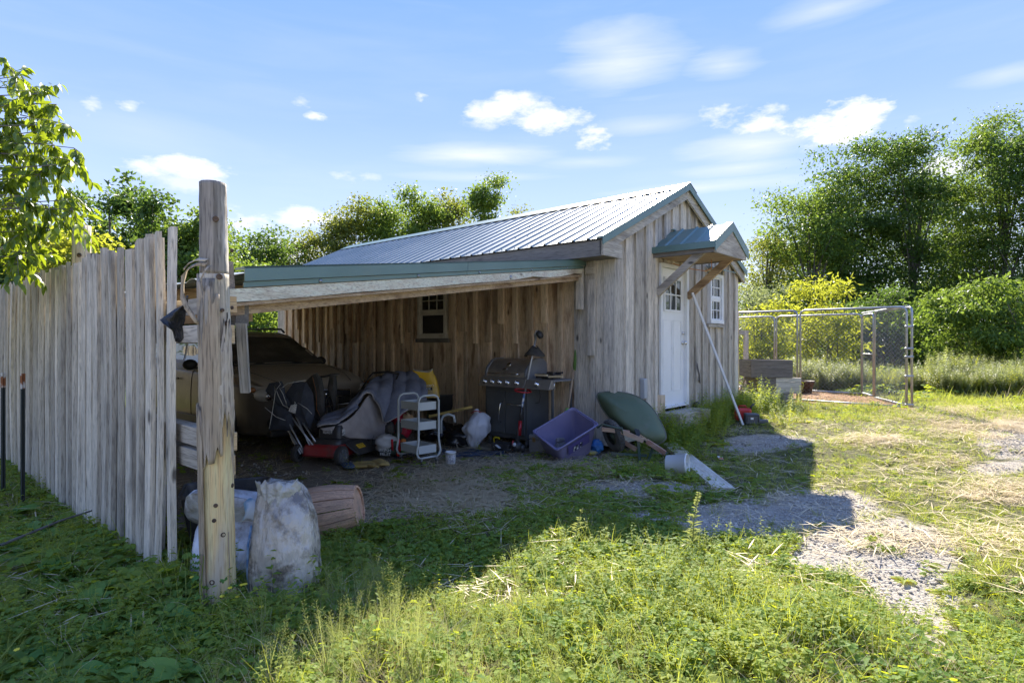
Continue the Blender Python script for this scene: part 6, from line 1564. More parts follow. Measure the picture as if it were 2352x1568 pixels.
# local: x towards the wall, y away along the wall, front at x = 0
GY0, GY1 = .48, 1.22
m = MB(); m.box((.02, (GY0+GY1)/2, .47), (.03, GY1-GY0, .66)); m.box((.44, (GY0+GY1)/2, .47), (.03, GY1-GY0, .66)); m.box((.23, GY0+.012, .47), (.40, .024, .66)); m.box((.23, GY1-.012, .47), (.40, .024, .66)); m.box((.23, (GY0+GY1)/2, .13), (.40, GY1-GY0, .03)); m.build('cabinet', CAB, grill)
for a, b in ((GY0+.03, (GY0+GY1)/2-.006), ((GY0+GY1)/2+.006, GY1-.03)):
    m = MB(); m.box((-.006, (a+b)/2, .46), (.02, b-a, .56)); d = m.build('door', CAB, grill, bevel=.006)
ym = (GY0+GY1)/2
m = MB(); m.tube([(-.01,ym+.07,.32),(-.05,ym+.07,.34),(-.06,ym+.065,.45),(-.055,ym+.05,.57),(-.01,ym+.04,.60)], .008, 8); m.build('handle', CHR, grill, True)
m = MB(); m.tube([(-.01,ym-.30,.575),(-.05,ym-.30,.575),(-.05,ym-.06,.575),(-.01,ym-.06,.575)], .008, 8); m.build('handle', CHR, grill, True)
# control panel, sloped
def wedgebox(y0, y1, pts, nm, mt, **k):
    m = MB(); n = len(pts); vs = [(x, y0, z) for x, z in pts]+[(x, y1, z) for x, z in pts]
    m.add(vs, [tuple(range(n)), tuple(reversed(range(n, 2*n)))]+[(i, i+n, (i+1) % n+n, (i+1) % n) for i in range(n)]); return m.build(nm, mt, grill, **k)
PP = [(-.09,.80),(-.03,.915),(.05,.925),(.05,.80)]
wedgebox(.47, 1.27, PP, 'control_panel', STEEL, bevel=.004); wedgebox(.06, .462, [(-.085,.80),(-.028,.912),(.05,.922),(.05,.80)], 'side_control_panel', STEEL, bevel=.004)
nx, nz = -(.915-.80), .06; l = math.hypot(nx, nz); nx, nz = nx/l, nz/l
for y in (1.17,1.035,.90,.765,.60,.27):
    c = Vector((-.062, y, .858)); M_ = Matrix.Translation(c) @ Vector((nx,0,nz)).to_track_quat('Z','Y').to_matrix().to_4x4()
    m = MB(); m.lathe([(.034,0),(.036,.004),(.028,.008),(.024,.018),(.021,.034),(.0,.036)], 18, M_); k_ = m.build('knob', CHR, grill, True)
    m = MB(); m.box((0,0,.038), (.010,.042,.010), M_); m.build('knob_grip', CHR, k_, bevel=.002)
# lid
LY0, LY1 = .50, 1.22
lid = [(.0,.93),(-.0,.985),(.02,1.035),(.12,1.135),(.20,1.165),(.34,1.165),(.42,1.11),(.44,.93)]
m = MB(); n = len(lid); vs = [(x, y, z) for y in (LY0+.03, LY1-.03) for x, z in lid]; m.add(vs, [(i, i+n, i+1+n, i+1) for i in range(n-1)]); m.build('lid', STEEL, grill, auto=35)
for y0, y1 in ((LY0-.012, LY0+.030), (LY1-.030, LY1+.012)):
    L2 = [(x-(.008 if x < .2 else -.008), z+(.010 if z > .95 else 0)) for x, z in lid]; wedgebox(y0, y1, L2, 'lid_end', GREY, bevel=.010)
m = MB(); m.tube([(-.003,LY1-.09,.972),(-.045,LY1-.09,.972),(-.052,LY1-.11,.972),(-.052,LY0+.13,.972),(-.045,LY0+.11,.972),(-.003,LY0+.11,.972)], .011, 10); m.build('lid_handle', CHR, grill, True)
cf = Vector((.052, .86, 1.068)); nf = Vector((-.70,0,.70)); M_ = Matrix.Translation(cf) @ nf.to_track_quat('Z','Y').to_matrix().to_4x4()
Mb = frame(cf+nf*.004+Vector((-.012,0,-.012)), (0,-1,0), (.7,0,.7))
m = MB(); m.lathe([(.034,0),(.036,.006),(.028,.010),(.0,.009)], 20, Mb @ tr(.01,.045,0)); m.build('thermometer', CHR, grill, True)
m = MB(); m.lathe([(.042,0),(.040,.003),(.0,.003)], 20, Mb @ tr(-.01,-.035,0) @ Matrix.Diagonal((1,.55,1,1))); m.build('logo_plate', CHR, grill, True)
text('GRILL', .022, grill, Mb @ tr(-.01,-.035,.0045), TRIM)
m = MB(); m.box((.23, (.47+1.27)/2, .92), (.44, .80, .03)); m.build('firebox', GREY, grill)
m = MB(); m.box((.22, .255, .905), (.42, .42, .022)); sh = m.build('side_shelf', GREY, grill, bevel=.004)
m = MB(); m.tube([(-.02,.02,.89),(-.04,.01,.87),(-.04,.01,.83),(-.02,.03,.81)], .006, 6); m.build('towel_hook', CHR, grill, True)
for x in (.03, .42): MB().box((x, .09, .46), (.025,.025,.80)).build('shelf_leg', CAB, grill)
MB().box((.225, .28, .13), (.40, .36, .02)).build('lower_shelf', CAB, grill)
m = MB(); m.tube([(.0,.28,.80),(.01,.27,.70),(.05,.32,.62),(.1,.42,.60)], .004, 5); m.build('gas_hose', TRIM, grill, True)
for x in (.05, .41):
    for y in (.10, .52, 1.18):
        m = MB(); m.lathe([(0,-.013),(.030,-.013),(.034,0),(.030,.013),(0,.013)], 14, tr(x, y, .036) @ rotm(90)); o = m.build('caster', RUBBER, grill, True); MB().box((x, y, .085), (.028,.034,.06)).build('caster_fork', GALV, o)
fw = thing('kindling', 'charred split kindling heaped on the right side shelf of the grill', 'firewood', W(-.30, .80, .918), TH)
CHAR = mat('charred', (.022,.019,.017), (.06,.05,.042), rough=.9, ns=9, bump=1.5, bs=20); rr = random.Random(4)
for k in range(11):
    a = rr.uniform(-.5,.5)+1.57; c = Vector((rr.uniform(-.10,.08), rr.uniform(-.12,.10), .02+.018*(k//3))); d = Vector((math.cos(a), math.sin(a), rr.uniform(-.12,.12)))*rr.uniform(.07,.15)
    m = MB(); m.beam(c-d, c+d, rr.uniform(.02,.04), rr.uniform(.015,.03), j=.006); m.build('stick', CHAR, fw)
for c, d in (((-.13,.0,.05),(.005,.10,0)),((-.12,-.22,.04),(-.01,.10,-.004))):
    c, d = Vector(c), Vector(d); m = MB(); m.beam(c-d, c+d, .028, .026, j=.003); m.build('fresh_stick', mat('fresh_wood', (.62,.50,.30), (.5,.4,.25), rough=.7, ns=8), fw)

# string trimmer standing head-up
tm = thing('string_trimmer', 'string trimmer stood on its engine with red handle ring and black guard at the top', 'trimmer', at(1188, 1040))
REDP = mat('red_plastic', (.42,.015,.02), rough=.35, coat=.3)
def T(px, py, Y): return pt(px, py, Y)-tm.location
m = lump(None, (.075,.07,.075), 2, .12); m.v = [p+Vector((0,.02,.075)) for p in m.v]; m.build('engine', BLACKP, tm, True)
m = lump(None, (.04,.05,.05), 3, .1); m.v = [p+Vector((.06,0,.06)) for p in m.v]; m.build('fuel_tank', BLACKP, tm, True)
MB().ell((-.055,-.01,.12), (.012,.012,.04)).build('choke_lever', REDP, tm, True)
MB().ell((-.035,-.03,.11), (.025,.02,.025)).build('starter_cap', PW, tm, True)
m = MB(); m.tube([T(1188,1020,7.5),T(1192,985,7.53),T(1194,965,7.55)], [.035,.022,.018], 10); m.build('throttle_body', BLACKP, tm, True)
m = MB(); m.tube([T(1193,1000,7.51),T(1195,966,7.54)], [.023,.022], 10); m.build('red_grip', REDP, tm, True)
m = MB(); m.tube([T(1195,966,7.55),T(1199,930,7.58)], [.021,.017], 10); m.build('trigger_housing', BLACKP, tm, True)
m = MB(); m.tube([T(1198,940,7.57),T(1226,800,7.72),T(1231,775,7.75)], .013, 10); m.build('shaft', ALU, tm, True)
lb = mat('shaft_label', (.65,.66,.68), (.12,.2,.4), rough=.4, ns=22, lo=.48, hi=.52)
m = MB(); m.tube([T(1199,935,7.57),T(1204,905,7.60)], .0140, 10); m.build('shaft_sticker', lb, tm, True)
m = MB(); m.tube([T(1201,897,7.60)+Vector((math.cos(a)*.105, math.sin(a)*.07, .016*math.sin(a)-.010*math.cos(a))) for a in [6.2832*k/24 for k in range(24)]], .010, 8, closed=True); m.build('handle_ring', REDP, tm, True)
m = MB(); m.tube([T(1231,778,7.75),T(1229,768,7.73),T(1233,760,7.70)], [.018,.02,.016], 10); m.build('gear_head', ALU, tm, True)
m = MB(); m.lathe([(0,-.03),(.05,-.028),(.056,-.01),(.056,.012),(.042,.026),(.02,.034),(0,.034)], 20, Matrix.Translation(T(1240,768,7.68)) @ rotm(25,55)); m.build('line_spool', BLACKP, tm, True)
m = MB(); gd = []
for i, (r_, z) in enumerate(((.035,.0),(.08,-.05),(.125,-.10),(.140,-.125))):
    gd.append([T(1228,795,7.72)+Vector((math.cos(a)*r_, math.sin(a)*r_*.6, z+.012*math.sin(a*2))) for a in np.linspace(2.4, 7.2, 18)])
m.grid(gd, thick=.005); m.build('guard', mat('dirty_guard', (.03,.028,.024), (.07,.06,.045), rough=.7, ns=12, bump=1, bs=30), tm, True)

# dark tool bag with yellow handle
tb = thing('tool_case', 'low black tool case with a yellow handle on the ground in front of the grill', 'tool case', at(1150, 1035), R(-25))
m = MB(); m.box((0,.05,.055), (.26,.15,.10)); m.build('case', BLACKP, tb, bevel=.02)
m = MB(); m.tube([(-.09,-.0,.10),(-.095,-.01,.16),(-.07,-.012,.175),(-.02,-.012,.17),(-.01,-.01,.15)], .009, 8); m.build('handle', mat('yellow_plastic', (.72,.55,.02), rough=.4), tb, True)
m = MB(); m.beam((-.04,-.06,.085), (.03,-.08,.05), .04, .006); m.build('white_strip', PW, tb)
o = thing('black_hose', 'tangle of black hose and cord beside the black tool case', 'hose', at(1172, 1040))
rr = random.Random(9); pts = [Vector((rr.uniform(-.09,.09), rr.uniform(-.03,.12), rr.uniform(.01,.05))) for _ in range(9)]; m = MB(); m.tube(catm(pts, 6), .009, 7); m.build('hose', BLACKP, o, True)
# toolbox
bx = thing('toolbox', 'dusty grey metal toolbox with brass catches under the grill shelf', 'toolbox', W(-.62, .62, gh(*W(-.62,.62).xy)), TH+R(90)+R(180))
TBX = mat('toolbox_grey', (.30,.285,.27), (.24,.225,.21), rough=.55, ns=5, metal=.2, dirt=(.18,.15,.12), ds=5, dlo=.5, dhi=.75); BRASS = mat('brass', (.45,.30,.12), rough=.45, metal=.8)
bx.rotation_euler.z = TH-R(90)
m = MB(); m.box((0,.10,.09), (.46,.20,.165)); m.build('box', TBX, bx, bevel=.01)
m = MB(); m.box((0,.10,.205), (.468,.208,.055)); m.build('lid', TBX, bx, bevel=.014)
m = MB(); 
for z in (.05,.09,.13): m.box((0,-.0015,z), (.45,.006,.007))
m.build('rib', TBX, bx)
for x in (-.14, .08): MB().box((x,-.010,.175), (.045,.012,.055)).build('catch', BRASS, bx, bevel=.003)
MB().box((.08,-.012,.13), (.02,.008,.05)).build('hasp', CHR, bx); MB().box((.09,-.006,.11), (.07,.004,.016)).build('red_badge', mat('badge_red', (.4,.03,.03), rough=.5), bx)
m = MB(); m.tube([(-.07,.10,.232),(-.07,.10,.25),(.07,.10,.25),(.07,.10,.232)], .007, 7); m.build('handle', CHR, bx, True)

# purple tote
PUR = mat('purple_plastic', (.18,.165,.28), (.21,.19,.32), rough=.45, ns=4, dirt=(.26,.23,.33), ds=4, dlo=.55, dhi=.8)
b0 = at(1322, 1053)
tote = thing('storage_tote', 'purple plastic storage tote leaning over with its open top towards the camera', 'storage tote', b0, rot=(R(22), R(-24), R(28)))
m = shell(.30, .225, .40, .008, .06); m.v = [Vector((p.x, p.y+.12, p.z)) for p in m.v]; m.build('tub', PUR, tote, auto=50)
m = MB(); m.tube([(x*1.045*.30 if 0 else x, y+.12, .40) for x, y in ((-.30,-.232),(.30,-.232),(.313,-.21),(.313,.21),(.30,.232),(-.30,.232),(-.313,.21),(-.313,-.21))], .011, 6, closed=True); m.build('rim', PUR, tote, True)
m = MB(); m.grid([[(-.16+.32*a, -.098-.022*b, .22+.15*b) for a in (0,.33,.66,1)] for b in (0,.5,1)]); m.build('front_dark_patch', mat('purple_dark', (.09,.075,.22), rough=.5), tote)  # flat patch in a darker purple, set proud of the tub front
for x, w_, c in ((-.05,.07,.0),(.03,.035,.0)):
    M_ = frame((x,-.112,.275), (1,0,0), (0,-.18,1)); m = MB(); m.box((0,0,0), (w_,.075,.002), M_); m.build('sticker', mat('sticker_bw', (.72,.72,.70), (.03,.03,.06), rough=.5, ns=26, lo=.46, hi=.5), tote)
m = MB(); m.box((0,.12,.012), (.1,.1,.006)); m.build('tub_floor', PUR, tote)

# long-handled tool
tl = thing('garden_tool', 'long wooden tool handle with a green grip leaning on the wall behind the purple tote', 'garden tool', at(1302, 1015))
def T(px, py, Y): return pt(px, py, Y)-tl.location
m = MB(); m.tube([T(1303,1010,7.55),T(1304,945,7.60),T(1320,835,7.70)], .015, 10); m.build('shaft', mat('ash_handle', (.42,.30,.18), (.32,.22,.13), rough=.6, ns=12, stretch=(1,1,.2)), tl, True)
m = MB(); m.tube([T(1319,850,7.69),T(1325,785,7.74),T(1326,779,7.745)], [.021,.022,.012], 12); m.build('green_grip', mat('green_grip', (.12,.22,.05), (.09,.17,.04), rough=.75, ns=9), tl, True)
m = MB(); m.tube([T(1302.5,947,7.60),T(1303,937,7.61)], .024, 12); m.build('green_ferrule', mat('green_ferrule', (.25,.45,.10), rough=.5), tl, True)
m = MB(); m.box(T(1303,1000,7.55), (.20,.02,.14)); m.build('blade', GALV, tl, bevel=.01)

# blue bag scrap and rubbish between tote and wheelbarrow
o = thing('blue_bag', 'crumpled blue and yellow plastic bag between the tote and the wheelbarrow', 'bag', at(1368, 1045))
m = lump(None, (.08,.07,.09), 4, .4, 2.4); m.v = [p+Vector((.02,.05,.09)) for p in m.v]; m.build('film', mat('blue_film', (.03,.14,.45), (.05,.22,.55), rough=.3, bump=1.5, bs=20), o, True)
m = lump(None, (.07,.05,.03), 5, .4, 2.4); m.v = [p+Vector((-.05,-.02,.03)) for p in m.v]; m.build('yellow_corner', mat('yellow_film', (.7,.55,.03), (.1,.2,.4), rough=.3, ns=14), o, True)

# ================================================================== wheelbarrow, tipped
GRN = mat('barrow_green', (.095,.125,.065), (.075,.105,.055), rough=.62, ns=3, dirt=(.14,.14,.10), ds=4, dlo=.52, dhi=.8); GRN2 = mat('frame_green', (.045,.085,.065), (.09,.09,.06), rough=.6, ns=8)
REDW = mat('red_wood', (.30,.16,.11), (.42,.30,.21), rough=.85, ns=10, stretch=(.3,1,1), bump=1, bs=30)
wbw = thing('wheelbarrow', 'green wheelbarrow tipped on its side with its underside, wheel and legs facing out', 'wheelbarrow', at(1450, 1050))
def T(px, py, Y): return pt(px, py, Y)-wbw.location
rim = [(1371,912,7.35),(1374,903,7.36),(1388,900,7.38),(1420,900,7.38),(1452,906,7.36),(1480,920,7.30),(1504,945,7.22),(1522,978,7.12),(1530,1002,7.02),(1522,1014,6.98),(1500,1021,6.98),(1470,1008,7.02),(1430,985,7.12),(1398,958,7.22),(1380,932,7.30)]
rimP = [T(*q) for q in rim]; rimP = catm(rimP+[rimP[0]], 3)[:-1]; c0 = sum(rimP, Vector())/len(rimP)
rg = [rimP]
for s_, d in ((.97,.02),(.90,.08),(.80,.14),(.66,.185),(.5,.20),(.25,.205)): rg.append([c0+(p-c0)*s_+Vector((0,-d,-.03*d)) for p in rimP])
m = MB(); m.loft(rg, True); m.f = [q for q in m.f if len(q) < 20 or q[0] > len(rimP)]; m.build('tray', GRN, wbw, True)
m = MB(); m.tube(rimP, .009, 7, closed=True); m.build('tray_rim', mat('rim_dark', (.05,.06,.045), (.16,.14,.10), rough=.6, ns=12), wbw, True)
cw = T(1409,1000,6.98); Mw = Matrix.Translation(cw) @ rotm(0, 74, 22)
m = MB(); m.lathe([(.10,-.035),(.14,-.045),(.178,-.036),(.195,0),(.178,.036),(.14,.045),(.10,.035)], 30, Mw)
for k in range(30):
    a = k*.2094; m.box((math.cos(a)*.190, math.sin(a)*.190, 0), (.010,.014,.055), Mw)
tw_ = m.build('tyre', mat('old_tyre', (.05,.047,.042), (.11,.10,.085), rough=.9, ns=9), wbw, auto=50)
m = MB(); m.lathe([(0,-.03),(.03,-.03),(.035,-.01),(.10,-.012),(.105,.012),(.035,.01),(.03,.03),(0,.03)], 20, Mw); m.build('wheel_hub', GRN2, tw_, True)
m = MB(); m.beam(T(1382,985,6.86), T(1535,1025,6.70) if 0 else T(1446,993,6.84), .04, .045); m.build('handle_front_piece', REDW, wbw)
m = MB(); m.beam(T(1426,990,6.82), T(1478,1012,6.78), .04,.05, j=.002); m.build('handle', REDW, wbw); m = MB(); m.beam(T(1486,1013,6.75), T(1528,1040,6.66), .04,.05, j=.002); m.build('handle', REDW, wbw)
m = MB(); m.beam(T(1425,1010,7.02), T(1462,1032,6.95), .04,.045, j=.002); m.build('handle', REDW, wbw)
m = MB(); m.tube([T(1372,982,6.86),T(1384,974,6.82),T(1420,983,6.80),T(1428,982,6.80),T(1430,996,6.80)], .011, 8); m.build('wheel_bracket', GRN2, wbw, True)
for pts in ([(1466,1014,6.76),(1470,1060,6.80)], [(1503,1018,6.75),(1488,1062,6.82)]):
    m = MB(); m.beam(T(*pts[0]), T(*pts[1]), .030, .012, Vector((0,1,0))); m.build('leg', GRN2, wbw)
m = MB(); m.beam(T(1404,1041,6.88), T(1486,1046,6.86), .012, .03); m.build('leg_brace', GRN2, wbw)
m = MB(); m.beam(T(1462,985,6.93), T(1470,1010,6.80), .05, .012, Vector((0,1,0))); m.build('tray_bracket', TRIM, wbw)
m = MB(); m.beam(T(1470,1000,6.86), T(1500,1020,6.80), .03, .06, Vector((0,1,0))); m.build('wood_wedge', BR_X, wbw)
# board behind it, bowl, disc
o = thing('board_offcut', 'brown wooden board standing behind the right end of the wheelbarrow', 'board', at(1515, 1010)); o.rotation_euler = (R(-4), 0, R(-20))
MB().box((0,.08,.30), (.13,.035,.62), j=.004).build('board', BR_Z, o)
o = thing('pet_bowl', 'small lilac plastic bowl beside the end of the plank', 'bowl', at(1524, 1004), rot=(R(50),0,R(-30)))
m = MB(); m.lathe([(0,0),(.055,0),(.065,.05),(.070,.05),(.06,-.005),(0,-.006)], 20); m.build('bowl', mat('lilac', (.50,.36,.62), rough=.4), o, True)
o = thing('round_lid', 'round grey ridged lid lying flat among weeds by the barrow legs', 'lid', at(1512, 1040, .015), .3)
m = MB(); m.lathe([(.0,.012),(.04,.016),(.05,.010),(.08,.010),(.085,.018),(.12,.018),(.125,.010),(.155,.010),(.16,.02),(.175,.02),(.18,.0),(.17,-.01)], 36); m.build('disc', mat('lid_grey', (.30,.30,.30), (.22,.22,.22), rough=.7, ns=7, dirt=(.15,.12,.08), ds=9, dlo=.5, dhi=.7), o, True)
# plank on the ground
a, b = at(1520, 1008), at(1664, 1128); o = thing('loose_plank', 'long weathered plank lying on the ground from the doorstep towards the camera', 'plank', (a+b)/2+Vector((0,0,.05)))
m = MB(); m.beam(a-o.location+Vector((0,0,.015)), b-o.location+Vector((0,0,.015)), .195, .04, j=.003); m.build('plank', wood('ground_plank', (.66,.61,.53), (.50,.46,.40), (.24,.21,.18), 'y', stain=(.4,.35,.29), knot=False), o)
# white bucket on its side
p = at(1562, 1090); o = thing('white_bucket', 'white plastic bucket lying on its side on the plank edge', 'bucket', p+Vector((-.02,0,.105)), rot=(R(86), R(8), R(62)))
m = MB(); m.lathe([(r_*.86, z*.84) for r_, z in [(0,-.14),(.105,-.14),(.112,-.135),(.128,.10),(.138,.10),(.138,.115),(.132,.12),(.124,.115),(.106,-.125),(0,-.13)]], 32); m.build('bucket', mat('milky_plastic', (.72,.71,.67), (.64,.63,.58), rough=.4, ns=3, spec=.5), o, True)
m = MB(); m.box((.118,0,.075), (.03,.045,.025)); m.build('handle_lug', PW, o, bevel=.004)
# litter
o = thing('litter', 'small orange and white wrapper on the shaded grass', 'litter', at(1655, 1057, .03), rot=(R(35),R(10),.3))
m = MB(); m.box((0,0,0), (.065,.05,.004)); m.build('wrapper', PW, o); MB().box((0.0,-.012,.004), (.06,.02,.002)).build('orange_mark', mat('orange', (.6,.12,.03), rough=.5), o)
# white pole and stick leaning on the gable wall
a = at(1706, 978, .02); o = thing('white_pole', 'long white pole leaning from the grass up to the canopy brace', 'pole', a)
e = W(2.35, -.35, 2.02)-a
m = MB(); m.beam((0,0,0), pt(1590,672,8.75)-a, .045, .028); m.build('pole', mat('pole_white', (.72,.73,.74), (.62,.63,.64), rough=.35, ns=3), o)
o = thing('thin_stick', 'thin dead stick leaning on the gable wall beside the door', 'stick', at(1612, 948)); m = MB(); m.tube([(0,0,0), pt(1606,860,9.05)-o.location, pt(1594,802,9.2)-o.location], [.016,.013,.010], 7); m.build('stick', BARK, o, True)
# cans and bottle
def T0(px, py): return at(px, py)
o = thing('fuel_can', 'red plastic fuel can in the weeds behind the white pole', 'fuel can', at(1708, 968), R(-12))
m = MB(); m.box((0,.06,.11), (.24,.15,.19)); m.build('can', mat('can_red', (.55,.02,.015), (.45,.02,.015), rough=.4, ns=5, coat=.2), o, bevel=.035)
m = MB(); m.tube([(.10,.06,.18),(.13,.06,.24),(.17,.06,.27)], [.02,.015,.010], 8); m.build('spout', BLACKP, o, True); m = MB(); m.tube([(-.06,.06,.20),(-.05,.06,.235),(.04,.06,.235),(.05,.06,.20)], .012, 7); m.build('handle', mat('can_red2', (.5,.02,.015), rough=.4), o, True)
o = thing('chainsaw_case', 'dark grey hard plastic case with a white sticker in front of the fuel can', 'case', at(1733, 976), R(-8))
m = MB(); m.box((-.03,.05,.09), (.20,.16,.16)); m.build('case', mat('case_grey', (.085,.088,.09), (.065,.067,.07), rough=.5, ns=4), o, bevel=.02)
m = MB(); m.box((.13,.05,.05), (.15,.08,.06)); m.build('snout', mat('case_grey2', (.10,.103,.105), rough=.5), o, bevel=.015); MB().box((-.04,-.031,.10), (.04,.003,.03)).build('sticker', PW, o)
m = MB(); m.tube([(-.11,-.034,.05),(-.11,-.034,.145),(.05,-.034,.145),(.05,-.034,.05)], .005, 5); m.build('moulded_edge', TRIM, o, True)
o = thing('green_bottle', 'lime green plastic jug lying in the weeds by the doorstep', 'jug', at(1645, 942, .08), rot=(0, R(72), R(-20)))
m = MB(); m.lathe([(0,-.17),(.07,-.17),(.085,-.15),(.09,.05),(.06,.14),(.03,.17),(.03,.20),(0,.20)], 20); m.build('jug', mat('lime_plastic', (.33,.60,.05), (.28,.52,.05), rough=.4, ns=4), o, True); MB().ell((0,0,-.18), (.04,.04,.02)).build('cap', BLACKP, o, True)
o = thing('black_ball', 'black rubber ball lodged against the gable wall by the thin stick', 'ball', W(2.22, -.10, .44)); MB().ell((0,0,0), (.055,.055,.055), 18, 12).build('ball', BLACKP, o, True)

# ================================================================== planter boxes, wood pile, pot
PB = [(4.46, .77, .725, 1.055, 'topmost dark wooden planter box of the stack beside the cabin', 0), (4.60, .79, .43, .722, 'middle wooden planter box with a paler new board, sticking out to the right', 1), (4.56, .68, .12, .427, 'lowest wooden planter box of the stack, half hidden in weeds', 2)]
for i, (x0, w, z0, z1, lb, k) in enumerate(PB):
    o = thing('planter_box', lb, 'planter box', (x0, 11.1+(.02 if i else 0), z0), R(-1), 'stacked planter boxes')
    mt1 = DK_X; h = z1-z0
    if k == 1:
        MB().box((.17,0,h/2), (.33,.035,h), j=.003).build('front_board', DK_X, o); MB().box((.56,-.004,h*.37), (.46,.035,h*.72), j=.003).build('front_board', G_X, o); MB().box((.56,-.004,h*.87), (.46,.035,h*.25), j=.003).build('front_board', G_X, o)
    else: MB().box((w/2,0,h/2), (w,.035,h), j=.003).build('front_board', mt1, o)
    MB().box((0.018,.30,h/2), (.035,.56,h-.01), j=.003).build('side_board', DK_Y, o); MB().box((w-.018,.30,h/2), (.035,.56,h-.01), j=.003).build('side_board', DK_Y, o); MB().box((w/2,.58,h/2), (w,.035,h-.006), j=.003).build('back_board', mt1, o)
    MB().box((w-.06,.04,h/2), (.05,.04,h-.02)).build('corner_post', DK_Y, o)
    MB().box((w/2,.3,.05), (w-.08,.5,.02)).build('bottom_board', DK_X, o)
o = thing('wood_debris', 'heap of broken grey sticks behind the planter boxes', 'wood heap', (4.35, 11.6, .5)); rr = random.Random(12); m = MB()
for k in range(16):
    a = Vector((rr.uniform(-.25,.25), rr.uniform(-.3,.3), rr.uniform(-.1,.35))); d = Vector((rr.uniform(-1,1), rr.uniform(-1,1), rr.uniform(-.3,.5))).normalized()*rr.uniform(.15,.4); m = MB(); m.tube([a-d, a+d], rr.uniform(.008,.02), 5); m.build('stick', G_X, o)
MB().box((0,0,-.25), (.7,.6,.35)).build('crate', DK_X, o)
o = thing('plant_pot', 'dark brown plastic pot just inside the kennel beside the planter boxes', 'pot', at(1847, 903)); m = MB(); m.lathe([(0,0),(.16,0),(.215,.26),(.235,.26),(.235,.30),(.215,.30),(.155,.02),(0,.02)], 24); m.build('pot', mat('pot_brown', (.10,.05,.03), (.07,.035,.02), rough=.6), o, True)
o = thing('corner_post', 'square brown wooden post just past the far corner of the cabin', 'post', W(4.28, .1)); MB().box((0,0,.95), (.10,.10,2.0), j=.004).build('post', BR_Z, o)
o = thing('gate_post', 'short grey wooden frame post with a cross bar behind the planter boxes', 'post', (5.35, 13.6, gh(5.35,13.6))); MB().box((0,0,.75), (.09,.09,1.5)).build('post', G_Z, o); MB().box((-.4,0,1.45), (.9,.08,.10)).build('cross_bar', G_X, o); MB().box((-.4,0,.75), (.7,.06,.08)).build('cross_bar', G_X, o)

# ================================================================== dog kennel
ken = thing('dog_kennel', 'open-topped chain-link dog kennel with galvanised pipe frame and gate beside the cabin', 'kennel', (K_NR.x, K_NR.y, .17))
KH = 1.86; PR = .021
def kp(a, b, z): return K_D*a+K_S*b+Vector((0,0,z+gh(*(K_NR+K_D*a+K_S*b).xy)-.17 if z < .2 else z))
def pipe(pts, nm='pipe', r_=PR): m = MB(); m.tube([Vector(p) for p in pts], r_, 8); return m.build(nm, GALV, ken, True)
# front (camera side): two panels with rounded corners, right side: panel and gate, back: panels
def frame_run(A, B, h=KH, nm='frame_pipe', z0=.02):
    A, B = Vector(A), Vector(B); d = (B-A); L_ = d.length; d = d/L_; r_ = .09
    def q(s_, z): return A+d*s_+Vector((0,0,z))
    pipe([q(0,z0),q(0,h-r_),q(.02,h-.03),q(r_,h),q(L_-r_,h),q(L_-.02,h-.03),q(L_,h-r_),q(L_,z0)], nm); pipe([q(0,z0+.02),q(L_,z0+.02)], 'bottom_pipe')
flat = lambda a, b: Vector((K_D*a+K_S*b).to_tuple())
frame_run(flat(0.0,0)+Vector((-.02,.02,0)), flat(1.86,0)); frame_run(flat(1.92,0), flat(3.7,0)); frame_run(flat(3.75,0), flat(5.2,0))
frame_run(flat(-.03,.02)+Vector((.05,0,0)), flat(0,.67)); frame_run(flat(0,.70), flat(0,.985), KH-.03, 'gate_pipe', .04); pipe([flat(0,.70)+Vector((0,0,.95)), flat(0,.985)+Vector((0,0,.95))], 'gate_rail', .016)
frame_run(flat(0,1.0), flat(1.9,1.0)); frame_run(flat(1.95,1), flat(3.7,1)); frame_run(flat(3.75,1), flat(5.2,1)); frame_run(flat(5.2,0), flat(5.2,1.0))
m = MB(); m.tube([flat(-.01,.0)+Vector((.0,0,KH+.02)), flat(.0,1)+Vector((0,0,KH+.02))], .014, 6); m.build('tie_rail', GALV, ken, True)
for z in (.08, .95, 1.1, 1.5, .6):
    m = MB(); m.tube([flat(0,0)+Vector((-.05,.02,z)), flat(0,0)+Vector((.08,-.02,z))], .022, 6); m.build('clamp', GALV, ken, True)
def chain(A, B, h=KH, sp=.085, r_=.0016):
    A, B = Vector(A), Vector(B); L_ = (B-A).length; d = (B-A)/L_; m = MB(); n = int((L_+h)/sp)
    nrm = d.cross(Vector((0,0,1)))
    for k in range(n):
        for sg in (1, -1):
            s0 = k*sp-h; pts = []
            a0, a1 = max(0, s0), min(L_, s0+h)
            if a1-a0 < .05: continue
            pa, pb = (a0, a0-s0), (a1, a1-s0)
            if sg < 0: pa, pb = (L_-pa[0], pa[1]), (L_-pb[0], pb[1])
            off = nrm*(.0025*sg)
            m.tube([A+d*pa[0]+Vector((0,0,pa[1]+.02))+off, A+d*pb[0]+Vector((0,0,pb[1]+.0))+off], r_, 3, cap=False)
    return m.build('chain_link', mat('wire', (.34,.35,.35), rough=.5, metal=.5), ken, kind='stuff')
chain(flat(0,0), flat(1.86,0)); chain(flat(1.92,0), flat(3.7,0)); chain(flat(0,.02), flat(0,.67)); chain(flat(0,.70), flat(0,.985), KH-.05); chain(flat(0,1), flat(1.9,1)); chain(flat(1.95,1), flat(3.7,1))
o = thing('hand_trolley', 'small black wheels of a toy trolley lying by the kennel side', 'trolley', at(2045, 908)); 
for x in (0, .12): m = MB(); m.lathe([(0,-.02),(.04,-.02),(.05,0),(.04,.02),(0,.02)], 14, tr(x,0,.06) @ rotm(90)); m.build('wheel', BLACKP, o, True)
